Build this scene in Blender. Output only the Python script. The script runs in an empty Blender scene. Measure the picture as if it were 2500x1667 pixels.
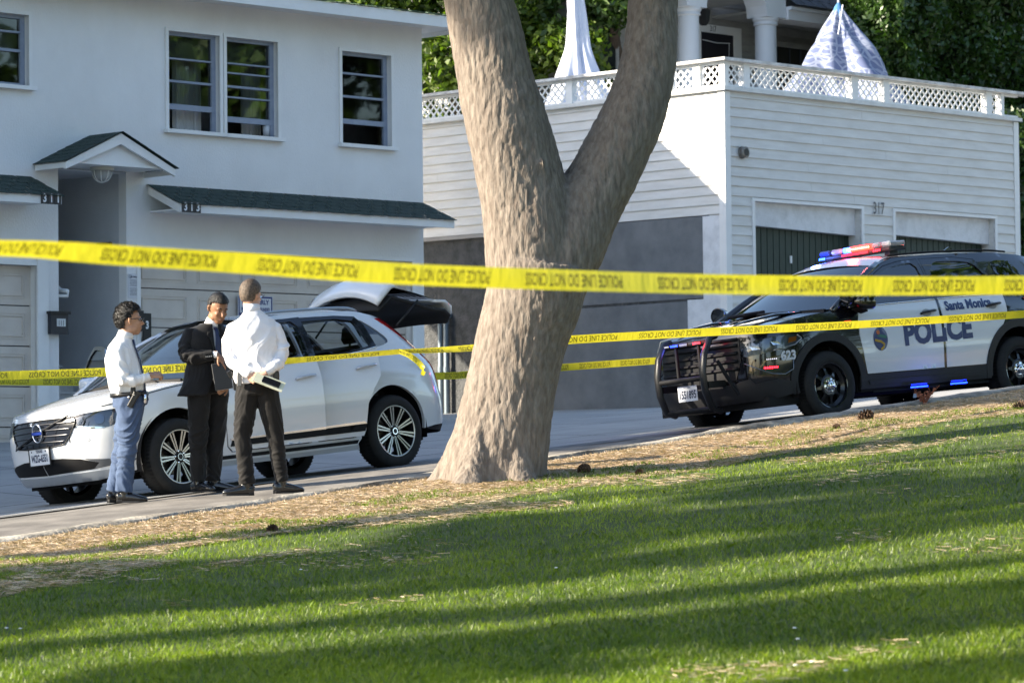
import bpy, math, random
import numpy as np
from mathutils import Vector, Matrix, noise, geometry
sc = bpy.context.scene
col = sc.collection
S = math.sqrt(.5)
# ---------------------------------------------------------------- camera
cd = bpy.data.cameras.new('camera'); cam = bpy.data.objects.new('camera', cd); col.objects.link(cam)
cd.sensor_width = 36; cd.lens = 8300/2500*36; cd.clip_start = .5; cd.clip_end = 2000
cam.matrix_world = Matrix.Rotation(math.pi/2+math.radians(2.188), 4, 'X') @ Matrix.Rotation(-0.0105, 4, 'Z')
cd.dof.use_dof = True; cd.dof.focus_distance = 31.5; cd.dof.aperture_fstop = 5.2
sc.camera = cam
# ---------------------------------------------------------------- light
SUN_EL = math.radians(23.2); SAZ = Vector((-.98, -.2, 0)).normalized()
sun_dir = Vector((SAZ.x*math.cos(SUN_EL), SAZ.y*math.cos(SUN_EL), math.sin(SUN_EL)))
sl = bpy.data.lights.new('sun', 'SUN'); sl.energy = 5.0; sl.angle = math.radians(.5); sl.color = (1, .89, .72)
so = bpy.data.objects.new('sun', sl); col.objects.link(so)
so.rotation_euler = sun_dir.to_track_quat('Z', 'Y').to_euler()
w = bpy.data.worlds.new('World'); sc.world = w; w.use_nodes = True
nt = w.node_tree; sky = nt.nodes.new('ShaderNodeTexSky'); sky.sky_type = 'NISHITA'; sky.sun_disc = False
sky.sun_elevation = SUN_EL; sky.sun_rotation = math.atan2(SAZ.x, SAZ.y)
sky.air_density = 1.0; sky.dust_density = 1.2; sky.ozone_density = 1.6
bg = nt.nodes['Background']; bg.inputs[1].default_value = .125; nt.links.new(sky.outputs[0], bg.inputs[0])
sc.view_settings.view_transform = 'Standard'; sc.view_settings.look = 'None'
sc.view_settings.exposure = 1.62; sc.view_settings.gamma = 1
sc.render.engine = 'CYCLES'
sc.cycles.max_bounces = 8; sc.cycles.transparent_max_bounces = 16
sc.cycles.use_denoising = True
# ---------------------------------------------------------------- helpers
rnd = random.Random(7)
def node(nt, t, **k):
    n = nt.nodes.new(t)
    for a, b in k.items(): setattr(n, a, b)
    return n
def M(name, c=(.5, .5, .5), rough=.6, metal=0., spec=.5, c2=None, nscale=5., ndetail=6., namt=1., stretch=(1, 1, 1),
      bump=0., bscale=30., bdist=.01, coat=0., emit=None, estr=1., trans=0., ior=1.45, sss=0., ramp=(.35, .65), bstretch=None, aniso=0, sheen=0.):
    m = bpy.data.materials.new(name); m.use_nodes = True; t = m.node_tree
    b = t.nodes['Principled BSDF']; I = b.inputs
    I['Base Color'].default_value = (*c, 1); I['Roughness'].default_value = rough; I['Metallic'].default_value = metal
    I['Specular IOR Level'].default_value = spec; I['Coat Weight'].default_value = coat; I['Coat Roughness'].default_value = .03
    I['Transmission Weight'].default_value = trans; I['IOR'].default_value = ior
    I['Sheen Weight'].default_value = sheen
    if sss: I['Subsurface Weight'].default_value = sss; I['Subsurface Radius'].default_value = (.01, .004, .002)
    if emit: I['Emission Color'].default_value = (*emit, 1); I['Emission Strength'].default_value = estr
    tc = node(t, 'ShaderNodeTexCoord')
    def mp(st):
        q = node(t, 'ShaderNodeMapping'); q.inputs['Scale'].default_value = st; t.links.new(tc.outputs['Object'], q.inputs[0]); return q.outputs[0]
    if c2:
        n = node(t, 'ShaderNodeTexNoise'); n.inputs['Scale'].default_value = nscale; n.inputs['Detail'].default_value = ndetail
        n.inputs['Roughness'].default_value = .62
        t.links.new(mp(stretch), n.inputs[0])
        r = node(t, 'ShaderNodeValToRGB'); r.color_ramp.elements[0].position = ramp[0]; r.color_ramp.elements[1].position = ramp[1]
        r.color_ramp.elements[0].color = (*c, 1); r.color_ramp.elements[1].color = (*c2, 1)
        t.links.new(n.outputs[0], r.inputs[0]); t.links.new(r.outputs[0], I['Base Color'])
    if bump:
        n = node(t, 'ShaderNodeTexNoise'); n.inputs['Scale'].default_value = bscale; n.inputs['Detail'].default_value = 8
        t.links.new(mp(bstretch or stretch), n.inputs[0])
        bn = node(t, 'ShaderNodeBump'); bn.inputs['Strength'].default_value = bump; bn.inputs['Distance'].default_value = bdist
        t.links.new(n.outputs[0], bn.inputs['Height']); t.links.new(bn.outputs[0], I['Normal'])
    return m
def glassmat(name, tint=(.6, .65, .65), refl=.12, rough=.02):
    m = bpy.data.materials.new(name); m.use_nodes = True; t = m.node_tree
    t.nodes.remove(t.nodes['Principled BSDF']); o = t.nodes['Material Output']
    tr = node(t, 'ShaderNodeBsdfTransparent'); tr.inputs[0].default_value = (*tint, 1)
    g = node(t, 'ShaderNodeBsdfGlossy'); g.inputs['Roughness'].default_value = rough
    f = node(t, 'ShaderNodeFresnel'); f.inputs[0].default_value = 1.5
    a = node(t, 'ShaderNodeMath', operation='ADD', use_clamp=True); a.inputs[1].default_value = refl
    t.links.new(f.outputs[0], a.inputs[0])
    mx = node(t, 'ShaderNodeMixShader'); t.links.new(a.outputs[0], mx.inputs[0]); t.links.new(tr.outputs[0], mx.inputs[1]); t.links.new(g.outputs[0], mx.inputs[2])
    t.links.new(mx.outputs[0], o.inputs[0]); return m
def leafmat(name, c, c2, trans=.35):
    m = bpy.data.materials.new(name); m.use_nodes = True; t = m.node_tree
    b = t.nodes['Principled BSDF']; b.inputs['Roughness'].default_value = .42
    at = node(t, 'ShaderNodeAttribute', attribute_name='tone')
    mix = node(t, 'ShaderNodeMix', data_type='RGBA'); mix.inputs[6].default_value = (*c, 1); mix.inputs[7].default_value = (*c2, 1)
    t.links.new(at.outputs['Fac'], mix.inputs[0]); t.links.new(mix.outputs[2], b.inputs['Base Color'])
    tl = node(t, 'ShaderNodeBsdfTranslucent'); mm = node(t, 'ShaderNodeMix', data_type='RGBA', blend_type='MULTIPLY'); mm.inputs[0].default_value = 1
    mm.inputs[7].default_value = (1.3, 1.6, .5, 1); t.links.new(mix.outputs[2], mm.inputs[6]); t.links.new(mm.outputs[2], tl.inputs[0])
    ms = node(t, 'ShaderNodeMixShader'); ms.inputs[0].default_value = trans
    t.links.new(b.outputs[0], ms.inputs[1]); t.links.new(tl.outputs[0], ms.inputs[2]); t.links.new(ms.outputs[0], t.nodes['Material Output'].inputs[0])
    return m
class MB:
    def __init__(s): s.v = []; s.f = []
    def add(s, vs, fs):
        o = len(s.v); s.v += [tuple(p) for p in vs]; s.f += [tuple(i+o for i in f) for f in fs]; return s
    def box(s, lo, hi, mat=None):
        x0, y0, z0 = lo; x1, y1, z1 = hi
        vs = [(x0, y0, z0), (x1, y0, z0), (x1, y1, z0), (x0, y1, z0), (x0, y0, z1), (x1, y0, z1), (x1, y1, z1), (x0, y1, z1)]
        if mat is not None: vs = [mat @ Vector(p) for p in vs]
        return s.add(vs, [(0, 3, 2, 1), (4, 5, 6, 7), (0, 1, 5, 4), (1, 2, 6, 5), (2, 3, 7, 6), (3, 0, 4, 7)])
    def bbox(s, lo, hi, r, mat=None):   # box with chamfered vertical+horizontal edges
        x0, y0, z0 = lo; x1, y1, z1 = hi; vs = []; 
        for z, k in ((z0, r), (z0+r, 0), (z1-r, 0), (z1, r)):
            for (x, y) in ((x0+r, y0+k), (x1-r, y0+k), (x1-k, y0+r), (x1-k, y1-r), (x1-r, y1-k), (x0+r, y1-k), (x0+k, y1-r), (x0+k, y0+r)): vs.append((x, y, z))
        if mat is not None: vs = [mat @ Vector(p) for p in vs]
        fs = [tuple(range(7, -1, -1)), tuple(range(24, 32))]
        for j in range(3):
            for i in range(8): a = j*8+i; b = j*8+(i+1) % 8; fs.append((a, b, b+8, a+8))
        return s.add(vs, fs)
    def tube(s, pts, rad, n=8, cap=True, flat=None, up=None, closed=False):
        pts = [Vector(p) for p in pts]; k = len(pts)
        if not hasattr(rad, '__len__'): rad = [rad]*k
        vs = []; prev = None
        for i, p in enumerate(pts):
            if closed: d = pts[(i+1) % k]-pts[i-1]
            else: d = pts[min(i+1, k-1)]-pts[max(i-1, 0)]
            d.normalize()
            if up is not None: a = Vector(up)-d*d.dot(Vector(up))
            elif prev is None: a = d.orthogonal()
            else: a = prev-d*d.dot(prev)
            if a.length < 1e-6: a = d.orthogonal()
            a.normalize(); prev = a; b = d.cross(a)
            r = rad[i]; ra, rb = (r if hasattr(r, '__len__') else (r, r))
            for j in range(n):
                t = 2*math.pi*j/n; vs.append(p+a*math.cos(t)*ra+b*math.sin(t)*rb)
        fs = []
        for i in range(k if closed else k-1):
            for j in range(n):
                a = i*n+j; b = i*n+(j+1) % n; c = ((i+1) % k)*n
                fs.append((a, b, c+(j+1) % n, c+j))
        if cap and not closed: fs += [tuple(range(n-1, -1, -1)), tuple(range((k-1)*n, k*n))]
        return s.add(vs, fs)
    def lathe(s, prof, n=32, axis='Y', c=(0, 0, 0), cap=False):   # prof: (r, h)
        vs = []
        for r, h in prof:
            for j in range(n):
                t = 2*math.pi*j/n; a, b = r*math.cos(t), r*math.sin(t)
                p = {'Y': (a, h, b), 'Z': (a, b, h), 'X': (h, a, b)}[axis]; vs.append((p[0]+c[0], p[1]+c[1], p[2]+c[2]))
        fs = []
        for i in range(len(prof)-1):
            for j in range(n): a = i*n+j; b = i*n+(j+1) % n; fs.append((a, b, b+n, a+n))
        if cap: fs += [tuple(range(n)), tuple(range((len(prof)-1)*n, len(prof)*n))]
        return s.add(vs, fs)
    def extrude(s, poly, d, mapf=None):   # poly list of 3D pts, d vector
        n = len(poly); d = Vector(d); vs = [Vector(p) for p in poly]+[Vector(p)+d for p in poly]
        fs = [tuple(range(n-1, -1, -1)), tuple(range(n, 2*n))]+[(i, (i+1) % n, n+(i+1) % n, n+i) for i in range(n)]
        return s.add(vs, fs)
    def build(s, name, mat, parent=None, smooth=False, angle=None, solid=0, bevel=0, subsurf=0):
        me = bpy.data.meshes.new(name); me.from_pydata([tuple(p) for p in s.v], [], s.f); me.update()
        o = bpy.data.objects.new(name, me); col.objects.link(o)
        if mat is not None: me.materials.append(mat)
        if parent is not None: o.parent = parent
        if smooth or angle:
            me.polygons.foreach_set('use_smooth', [True]*len(me.polygons))
            if angle: me.set_sharp_from_angle(angle=math.radians(angle))
        if solid:
            q = o.modifiers.new('s', 'SOLIDIFY'); q.thickness = solid; q.offset = -1
        if bevel:
            q = o.modifiers.new('b', 'BEVEL'); q.width = bevel; q.segments = 2; q.limit_method = 'ANGLE'
        if subsurf:
            q = o.modifiers.new('u', 'SUBSURF'); q.levels = subsurf; q.render_levels = subsurf
        return o
def npmesh(name, v, f, mat, parent=None, smooth=False, tone=None, k=3):
    v = np.asarray(v, np.float32); f = np.asarray(f, np.int32)
    me = bpy.data.meshes.new(name); me.vertices.add(len(v)); me.vertices.foreach_set('co', v.ravel())
    me.loops.add(f.size); me.loops.foreach_set('vertex_index', f.ravel())
    me.polygons.add(len(f)); me.polygons.foreach_set('loop_start', np.arange(0, f.size, f.shape[1], dtype=np.int32))
    me.update(calc_edges=True); me.validate()
    if smooth: me.polygons.foreach_set('use_smooth', [True]*len(me.polygons))
    if tone is not None:
        a = me.attributes.new('tone', 'FLOAT', 'POINT'); a.data.foreach_set('value', np.asarray(tone, np.float32))
    me.materials.append(mat); o = bpy.data.objects.new(name, me); col.objects.link(o)
    if parent is not None: o.parent = parent
    return o
def tag(o, label=None, cat=None, group=None, kind=None):
    if label: o['label'] = label
    if cat: o['category'] = cat
    if group: o['group'] = group
    if kind: o['kind'] = kind
    return o
def empty(name, loc=(0, 0, 0), rot=(0, 0, 0), label=None, cat=None, group=None):
    o = bpy.data.objects.new(name, None); col.objects.link(o); o.location = loc; o.rotation_euler = rot; o.empty_display_size = .1
    return tag(o, label, cat, group)
def copy_tree(o, parent=None):
    c = o.copy(); col.objects.link(c)
    if parent is not None: c.parent = parent
    for ch in list(o.children): copy_tree(ch, c)
    return c
def cdt(outline, holes=(), grid=None, bbox=None):
    """triangulate 2D polygon with holes and interior grid points"""
    vs = [Vector(p) for p in outline]; es = [(i, (i+1) % len(vs)) for i in range(len(vs))]; 
    loops = [list(range(len(vs)))]
    for h in holes:
        o = len(vs); vs += [Vector(p) for p in h]; es += [(o+i, o+(i+1) % len(h)) for i in range(len(h))]
    def inside(p, poly):
        r = False; x, y = p; n = len(poly); j = n-1
        for i in range(n):
            xi, yi = poly[i]; xj, yj = poly[j]
            if (yi > y) != (yj > y) and x < (xj-xi)*(y-yi)/(yj-yi)+xi: r = not r
            j = i
        return r
    if grid:
        xs = [p[0] for p in outline]; ys = [p[1] for p in outline]; gx, gy = grid
        x = math.floor(min(xs)/gx)*gx
        while x < max(xs):
            y = math.floor(min(ys)/gy)*gy
            while y < max(ys):
                if inside((x, y), outline) and not any(inside((x, y), h) for h in holes): vs.append(Vector((x, y)))
                y += gy
            x += gx
    r = geometry.delaunay_2d_cdt(vs, es, [], 0, 1e-5)
    V, Fc = r[0], r[2]; out = []
    for f in Fc:
        c = sum((V[i] for i in f), Vector((0, 0)))/len(f)
        if inside(c, outline) and not any(inside(c, h) for h in holes):
            a = (V[f[1]]-V[f[0]]).cross(V[f[2]]-V[f[0]])
            out.append(tuple(f) if a > 0 else tuple(reversed(f)))
    return [tuple(p) for p in V], out
def densify(poly, d=.06, closed=True):
    out = []; n = len(poly)
    for i in range(n if closed else n-1):
        a = Vector(poly[i]); b = Vector(poly[(i+1) % n]); k = max(1, int((b-a).length/d))
        for j in range(k): out.append(tuple(a.lerp(b, j/k)))
    if not closed: out.append(tuple(poly[-1]))
    return out
def smoothpoly(poly, it=2):
    for _ in range(it):
        q = []
        for i in range(len(poly)):
            a = Vector(poly[i]); b = Vector(poly[(i+1) % len(poly)]); q += [tuple(a.lerp(b, .25)), tuple(a.lerp(b, .75))]
        poly = q
    return poly
def text2d(s, size=1., bold=0., align='CENTER', xs=1., res=3, shear=0.):
    c = bpy.data.curves.new('t', 'FONT'); c.body = s; c.size = size; c.offset = bold; c.align_x = align; c.align_y = 'CENTER'; c.resolution_u = res; c.shear = shear
    o = bpy.data.objects.new('t', c); col.objects.link(o); dg = bpy.context.evaluated_depsgraph_get()
    me = bpy.data.meshes.new_from_object(o.evaluated_get(dg)); V = [(v.co.x*xs, v.co.y) for v in me.vertices]; Fs = [tuple(p.vertices) for p in me.polygons]
    bpy.data.objects.remove(o); bpy.data.curves.remove(c); bpy.data.meshes.remove(me)
    return V, Fs
def put_text(s, size, mapf, mat, parent, name='lettering', bold=0., xs=1., mb=None, shear=0.):
    V, Fs = text2d(s, size, bold, xs=xs, shear=shear); q = mb or MB(); q.add([mapf(x, y) for x, y in V], Fs)
    return None if mb else q.build(name, mat, parent)
def interp(x, xs, ys):
    return float(np.interp(x, xs, ys))
def hermite(pts, x):  # smooth monotone-ish interpolation through (x,y)
    xs = [p[0] for p in pts]; ys = [p[1] for p in pts]
    if x <= xs[0]: return ys[0]
    if x >= xs[-1]: return ys[-1]
    i = max(k for k in range(len(xs)) if xs[k] <= x); i = min(i, len(xs)-2)
    def sl(k):
        if k <= 0: return (ys[1]-ys[0])/(xs[1]-xs[0])
        if k >= len(xs)-1: return (ys[-1]-ys[-2])/(xs[-1]-xs[-2])
        a = (ys[k]-ys[k-1])/(xs[k]-xs[k-1]); b = (ys[k+1]-ys[k])/(xs[k+1]-xs[k])
        return 0 if a*b <= 0 else 2*a*b/(a+b)
    h = xs[i+1]-xs[i]; t = (x-xs[i])/h; m0, m1 = sl(i)*h, sl(i+1)*h
    return (2*t**3-3*t*t+1)*ys[i]+(t**3-2*t*t+t)*m0+(-2*t**3+3*t*t)*ys[i+1]+(t**3-t*t)*m1
# ---------------------------------------------------------------- ground heights; u along the street, v across it
def uv(x, y): return (x+y)*S, (x-y)*S
def xy(u, v): return (u+v)*S, (u-v)*S
def Kt(u): return -.51+.1*(u-15.75)
def Gt(u): return -.16+.085*(u-20.4)
def Ht(u): return .435+.04*(u-26.3)
def ground_uv(u, v):
    if v > -21.3: return Kt(u)
    vc = -23.5+min(1, max(0, (u-21.)/5))*1.25
    if v > vc: return Kt(u)-.045
    if v > -24.6: t = min(1, (vc-v)/(1.05)); return (Kt(u)-.045)*(1-t)+(Gt(u)-.01)*t
    if v > -27: t = (-24.6-v)/2.4; return Gt(u)-.01-.12*t
    if v > -35.2: t = (-27-v)/8.2; return (Gt(u)-.13)*(1-t)+Ht(u)*t
    return Ht(u)
def G(x, y): return ground_uv(*uv(x, y))
MT = {}
MT['asphalt'] = M('asphalt', (.11, .10, .088), .9, c2=(.23, .21, .185), nscale=2.2, ndetail=12, bump=.5, bscale=90, bdist=.006)
MT['concrete'] = M('concrete', (.27, .26, .25), .85, c2=(.36, .35, .33), nscale=1.3, ndetail=12, bump=.35, bscale=60, bdist=.005)
MT['kerb'] = M('kerb_concrete', (.12, .105, .085), .9, c2=(.42, .39, .33), nscale=4, ndetail=10, bump=.8, bscale=30, bdist=.02)
MT['white'] = M('white_paint', (.74, .74, .73), .55, c2=(.8, .8, .79), nscale=2, bump=.15, bscale=40)
MT['stucco'] = M('white_stucco', (.68, .675, .665), .85, c2=(.84, .84, .835), nscale=.7, ndetail=12, stretch=(1, 1, .6), bump=.6, bscale=45, bdist=.008, ramp=(.25, .75))
MT['black'] = M('black', (.012, .012, .013), .5)
MT['dark'] = M('dark_interior', (.02, .02, .022), .8)
# ================================================================ ground
def sheet(name, us, vs, zf, mat, kind='structure'):
    V = []; Fs = []
    for v in vs:
        for u in us: x, y = xy(u, v); V.append((x, y, zf(u, v)))
    n = len(us)
    for j in range(len(vs)-1):
        for i in range(n-1): a = j*n+i; Fs.append((a, a+1, a+n+1, a+n))
    q = MB(); q.v = V; q.f = [tuple(reversed(f)) for f in Fs]
    o = q.build(name, mat, smooth=True); tag(o, kind=kind); return o
def nz(x, y, s, a): return noise.noise(Vector((x*s, y*s, 3.1)))*a
us = list(np.arange(-20, 75, .35))
def lawn_z(u, v):
    return Kt(u)+nz(u, v, .35, .07)*min(1, max(0, (v+21.2)/1.5))+nz(u, v, 1.6, .02)+.02*max(0, 1-abs(v+20.6))
soil = M('lawn_soil', (.03, .045, .010), .95, c2=(.06, .09, .015), nscale=3, bump=.6, bscale=40)
straw_soil = M('straw_soil', (.30, .19, .10), .95, c2=(.50, .37, .24), nscale=7, ndetail=12, bump=1., bscale=55, bdist=.03)
MT['soil'] = soil
sheet('lawn_ground', us, list(np.arange(-19.2, 25, .35)), lawn_z, soil)
sheet('pine_straw_ground', us, list(np.arange(-21.36, -19.0, .16)), lambda u, v: lawn_z(u, v)+(.006 if v < -19.25 else -.01), straw_soil)
sheet('road', us, [-21.34, -21.6, -22, -22.3, -22.6, -22.9, -23.2, -23.5, -23.8, -24.1, -24.4, -24.64], lambda u, v: ground_uv(u, min(v, -21.31)), MT['asphalt'])
# concrete apron with joints in the material
capron = M('apron_concrete', (.27, .27, .265), .85, c2=(.37, .36, .345), nscale=1.1, ndetail=12, bump=.35, bscale=60, bdist=.004)
def joints(m, du, dv, wj=.02):
    t = m.node_tree; b = t.nodes['Principled BSDF']; src = b.inputs['Base Color'].links[0].from_socket
    tc = node(t, 'ShaderNodeTexCoord'); mp = node(t, 'ShaderNodeMapping'); mp.inputs['Rotation'].default_value = (0, 0, -math.pi/4)
    t.links.new(tc.outputs['Object'], mp.inputs[0]); sp = node(t, 'ShaderNodeSeparateXYZ'); t.links.new(mp.outputs[0], sp.inputs[0])
    last = None
    for ax, d in ((0, du), (1, dv)):
        a = node(t, 'ShaderNodeMath', operation='PINGPONG'); a.inputs[1].default_value = d/2; t.links.new(sp.outputs[ax], a.inputs[0])
        c = node(t, 'ShaderNodeMath', operation='LESS_THAN'); c.inputs[1].default_value = wj/2; t.links.new(a.outputs[0], c.inputs[0])
        if last: mx = node(t, 'ShaderNodeMath', operation='MAXIMUM'); t.links.new(last, mx.inputs[0]); t.links.new(c.outputs[0], mx.inputs[1]); last = mx.outputs[0]
        else: last = c.outputs[0]
    mix = node(t, 'ShaderNodeMix', data_type='RGBA'); mix.inputs[7].default_value = (.07, .07, .065, 1)
    t.links.new(last, mix.inputs[0]); t.links.new(src, mix.inputs[6]); t.links.new(mix.outputs[2], b.inputs['Base Color'])
joints(capron, 1.9, 1.7, .025)
sheet('pavement', us, [-24.6, -25.4, -26.2, -27, -28, -30, -32, -34, -35.2, -38, -44, -60], lambda u, v: ground_uv(u, min(v, -24.65))+.012, capron)
sheet('gutter', us, [-24.3, -24.44, -24.62], lambda u, v: ground_uv(u, v)+.012, M('gutter_concrete', (.1, .1, .1), .9, c2=(.2, .2, .19), nscale=4))
# worn kerb
q = MB(); prof = [(-21.47, -.12), (-21.455, -.01), (-21.42, .035), (-21.30, .045), (-21.20, .035), (-21.16, -.05)]
uk = list(np.arange(5, 45, .12)); V = []
for u in uk:
    for j, (v, z) in enumerate(prof):
        x, y = xy(u, v+nz(u, j*3, 1.4, .05)); V.append((x, y, Kt(u)+z+nz(u, j*1.3, .9, .035)+nz(u, j*7., 4., .016)))
n = len(prof); q.v = V
q.f = [(i*n+j, i*n+j+1, (i+1)*n+j+1, (i+1)*n+j) for i in range(len(uk)-1) for j in range(n-1)]
tag(q.build('kerb', MT['kerb'], smooth=True), kind='structure')
# far ground
q = MB(); q.add([(-900, -900, -4.5), (900, -900, -4.5), (900, 900, -4.5), (-900, 900, -4.5)], [(0, 1, 2, 3)])
tag(q.build('ground', MT['soil']), kind='structure')
# ================================================================ helpers for buildings
glass = glassmat('window_glass', (.72, .74, .72), -.03)
blind_m = M('window_blind', (.16, .165, .17), .9)
frame_m = M('window_frame_paint', (.22, .26, .34), .5, c2=(.28, .32, .40), nscale=9)
curtain_m = M('curtain', (.75, .75, .76), .9)
room_m = M('room_dark', (.10, .10, .11), .9, c2=(.2, .2, .21), nscale=1.5)
def wallpanel(name, outline, holes, mapf, depth, mat, parent, reveal=True):
    """flat wall with openings; mapf(x,z,d) -> 3D, d = depth behind the face"""
    V, Fs = cdt(outline, holes); q = MB(); q.add([mapf(a, b, 0) for a, b in V], Fs)
    if reveal:
        for h in holes:
            n = len(h)
            q.add([mapf(a, b, 0) for a, b in h]+[mapf(a, b, depth) for a, b in h], [(i, (i+1) % n, n+(i+1) % n, n+i) for i in range(n)])
    return q.build(name, mat, parent)
def rect(x0, x1, z0, z1): return [(x0, z0), (x1, z0), (x1, z1), (x0, z1)]
def sash_window(parent, x0, x1, z0, z1, rows, raised=.0, depth=.13, curtain=None, sillpart=True, double_lower=False, trim=True):
    fr = MB(); t = .045
    if trim:
        fr.box((x0-.05, -.025, z1), (x1+.05, .02, z1+.045)); fr.box((x0-.05, -.025, z0), (x0, .02, z1)); fr.box((x1, -.025, z0), (x1+.05, .02, z1))
        w = fr.build('window', MT['white'], parent)
    else:
        fr.box((x0, depth+.02, z0), (x1, depth+.05, z0+.02)); w = fr.build('window', MT['white'], parent)
    f = MB(); d0, d1 = depth-.06, depth-.02
    f.box((x0, d0, z0), (x0+t, d1, z1)); f.box((x1-t*1.6, d0, z0), (x1, d1, z1)); f.box((x0+t, d0, z1-t), (x1-t*1.6, d1, z1)); f.box((x0+t, d0, z0), (x1-t*1.6, d1, z0+.02))
    f.build('frame', frame_m, w)
    s = MB(); H = z1-z0
    for (fz, th) in rows:
        z = z1-H*fz; s.box((x0+t, d0-.012, z-th/2), (x1-t*1.6, d1-.012, z+th/2))
    s.build('sash', frame_m, w)
    low = z1-H*rows[-1][0]
    if trim: bq = MB(); bq.box((x0+t, depth+.05, z1-H*(.5 if curtain is None else .27)), (x1-t, depth+.055, z1)); bq.build('blind', blind_m, w)
    g = MB(); g.box((x0+t, depth-.03, low), (x1-t*1.6, depth-.024, z1-t)); g.build('pane', glass, w)
    if sillpart:
        s = MB(); s.box((x0-.08, -.09, z0-.05), (x1+.08, depth-.02, z0)); s.build('sill', MT['white'], w)
    if curtain:
        c0, c1 = curtain; n = 46; V = []
        for i in range(n):
            x = c0+(c1-c0)*i/(n-1); y = depth+.22+.035*math.sin(i*1.5)+.012*math.sin(i*3.7)
            V += [(x, y, z0-.05), (x, y, z1+.02)]
        q = MB(); q.add(V, [(2*i, 2*i+2, 2*i+3, 2*i+1) for i in range(n-1)]); q.build('curtain', curtain_m, w, smooth=True)
    return w
shingle = M('green_shingles', (.016, .032, .027), .9, c2=(.04, .065, .055), nscale=14, ndetail=8, bump=.9, bscale=60, bdist=.02)
def shingle_roof(name, parent, p00, p10, p01, p11, rows, mat, tile=.3):
    """slab of overlapping shingles between eave (p00-p10) and top (p01-p11)"""
    p00, p10, p01, p11 = map(Vector, (p00, p10, p01, p11)); q = MB(); rr = random.Random(3)
    nrm = (p10-p00).cross(p01-p00).normalized()
    if nrm.z < 0: nrm = -nrm
    for r in range(rows):
        a, b = r/rows, min(1, (r+1.25)/rows)
        L0, R0 = p00.lerp(p01, a), p10.lerp(p11, a); L1, R1 = p00.lerp(p01, b), p10.lerp(p11, b)
        n = max(1, int((R0-L0).length/tile)); off = .5*(r % 2)
        for i in range(-1, n+1):
            s0 = max(0, (i+off)/n); s1 = min(1, (i+1+off)/n-.004)
            if s1 <= s0: continue
            h = .006+rr.uniform(0, .003); dj = (L1-L0).normalized()*rr.uniform(-.004, .004)
            A, B = L0.lerp(R0, s0)+nrm*h+dj, L0.lerp(R0, s1)+nrm*(h+rr.uniform(-.004, .004))+dj
            C_, D = L1.lerp(R1, s1)+nrm*.004, L1.lerp(R1, s0)+nrm*.004
            A2, B2 = A-nrm*h, B-nrm*h
            q.add([A, B, C_, D, A2, B2], [(0, 1, 2, 3), (4, 5, 1, 0), (0, 3, 4), (1, 5, 2)])
    return q.build(name, mat, parent)
tile_black = M('number_tile', (.03, .03, .035), .4)
num_white = M('number_white', (.75, .76, .78), .5)
num_dark = M('number_dark', (.05, .05, .06), .5)
def number_tiles(s, x, z, y, parent, w=.105, h=.14):
    for i, c in enumerate(s):
        q = MB(); q.box((x+i*w, y-.015, z), (x+i*w+w*.94, y, z+h)); o = q.build('number_tile', tile_black, parent)
        cx = x+i*w+w*.47
        put_text(c, h*1.05, lambda a, b: (cx+a, y-.018, z+h/2+b), num_white, o, 'numeral', .004, .85)
# ================================================================ left apartment house
A = empty('apartment_house', (-1.25, 48.55, 0), (0, 0, math.pi/4), 'two storey white stucco house with green shingle roof and a beige panelled garage door', 'house')
fm = lambda x, z, d: (x, d, z)
W1 = rect(-4.68, -3.79, 4.61, 5.93); W2 = rect(-3.67, -2.75, 4.61, 5.93); W3 = rect(-1.56, -.62, 4.61, 5.91); W0 = rect(-7.98, -6.99, 5.01, 5.93)
GD = rect(-5.18, -.24, -.2, 3.0); PO = rect(-6.52, -5.4, -.2, 3.98); GL = rect(-10.9, -6.88, -.2, 2.71)
wall = wallpanel('wall', [(-13, -.6), (0, -.6), (0, 6.45), (-13, 6.45)], [[(p[0], max(p[1], -.5)) for p in h] for h in (W1, W2, W3, W0, GD, PO, GL)], fm, .16, MT['stucco'], A)
q = MB(); q.add([(0, 0, -.6), (0, 9.5, -.6), (0, 9.5, 6.45), (0, 0, 6.45)], [(0, 1, 2, 3)]); q.build('side_wall', MT['stucco'], A)
q = MB(); q.add([(-13, 0, -.6), (-13, 9.5, -.6), (-13, 9.5, 6.45), (-13, 0, 6.45), (0, 9.5, -.6), (0, 9.5, 6.45)], [(0, 3, 2, 1), (1, 2, 5, 4)]); q.build('rear_wall', MT['stucco'], A)
q = MB(); q.add([(-12.9, .9, 4.2), (-.05, .9, 4.2), (-.05, .9, 6.4), (-12.9, .9, 6.4)], [(0, 1, 2, 3)])
q.add([(-12.9, .9, 4.2), (-.05, .9, 4.2), (-.05, .14, 4.2), (-12.9, .14, 4.2)], [(0, 1, 2, 3)])
q.add([(-12.9, .9, 6.1), (-.05, .9, 6.1), (-.05, .14, 6.1), (-12.9, .14, 6.1)], [(0, 1, 2, 3)]); q.build('room', room_m, A)
R4 = [(.27, .022), (.5, .03), (.76, .075)]
sash_window(A, -4.68, -3.79, 4.61, 5.93, R4, curtain=(-4.32, -3.85))
sash_window(A, -3.67, -2.75, 4.61, 5.93, [(.26, .02), (.36, .02), (.5, .03), (.61, .02), (.84, .075)], curtain=(-3.1, -2.78))
sash_window(A, -1.56, -.62, 4.61, 5.91, [(.23, .025), (.48, .03), (.75, .07)])
sash_window(A, -7.98, -6.99, 5.01, 5.93, [(.24, .025), (.5, .035), (.97, .03)])
q = MB(); q.box((-7.96, .2, 5.3), (-7.02, .22, 5.92)); q.build('blind', M('blind', (.3, .32, .34), .8), A)
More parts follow.
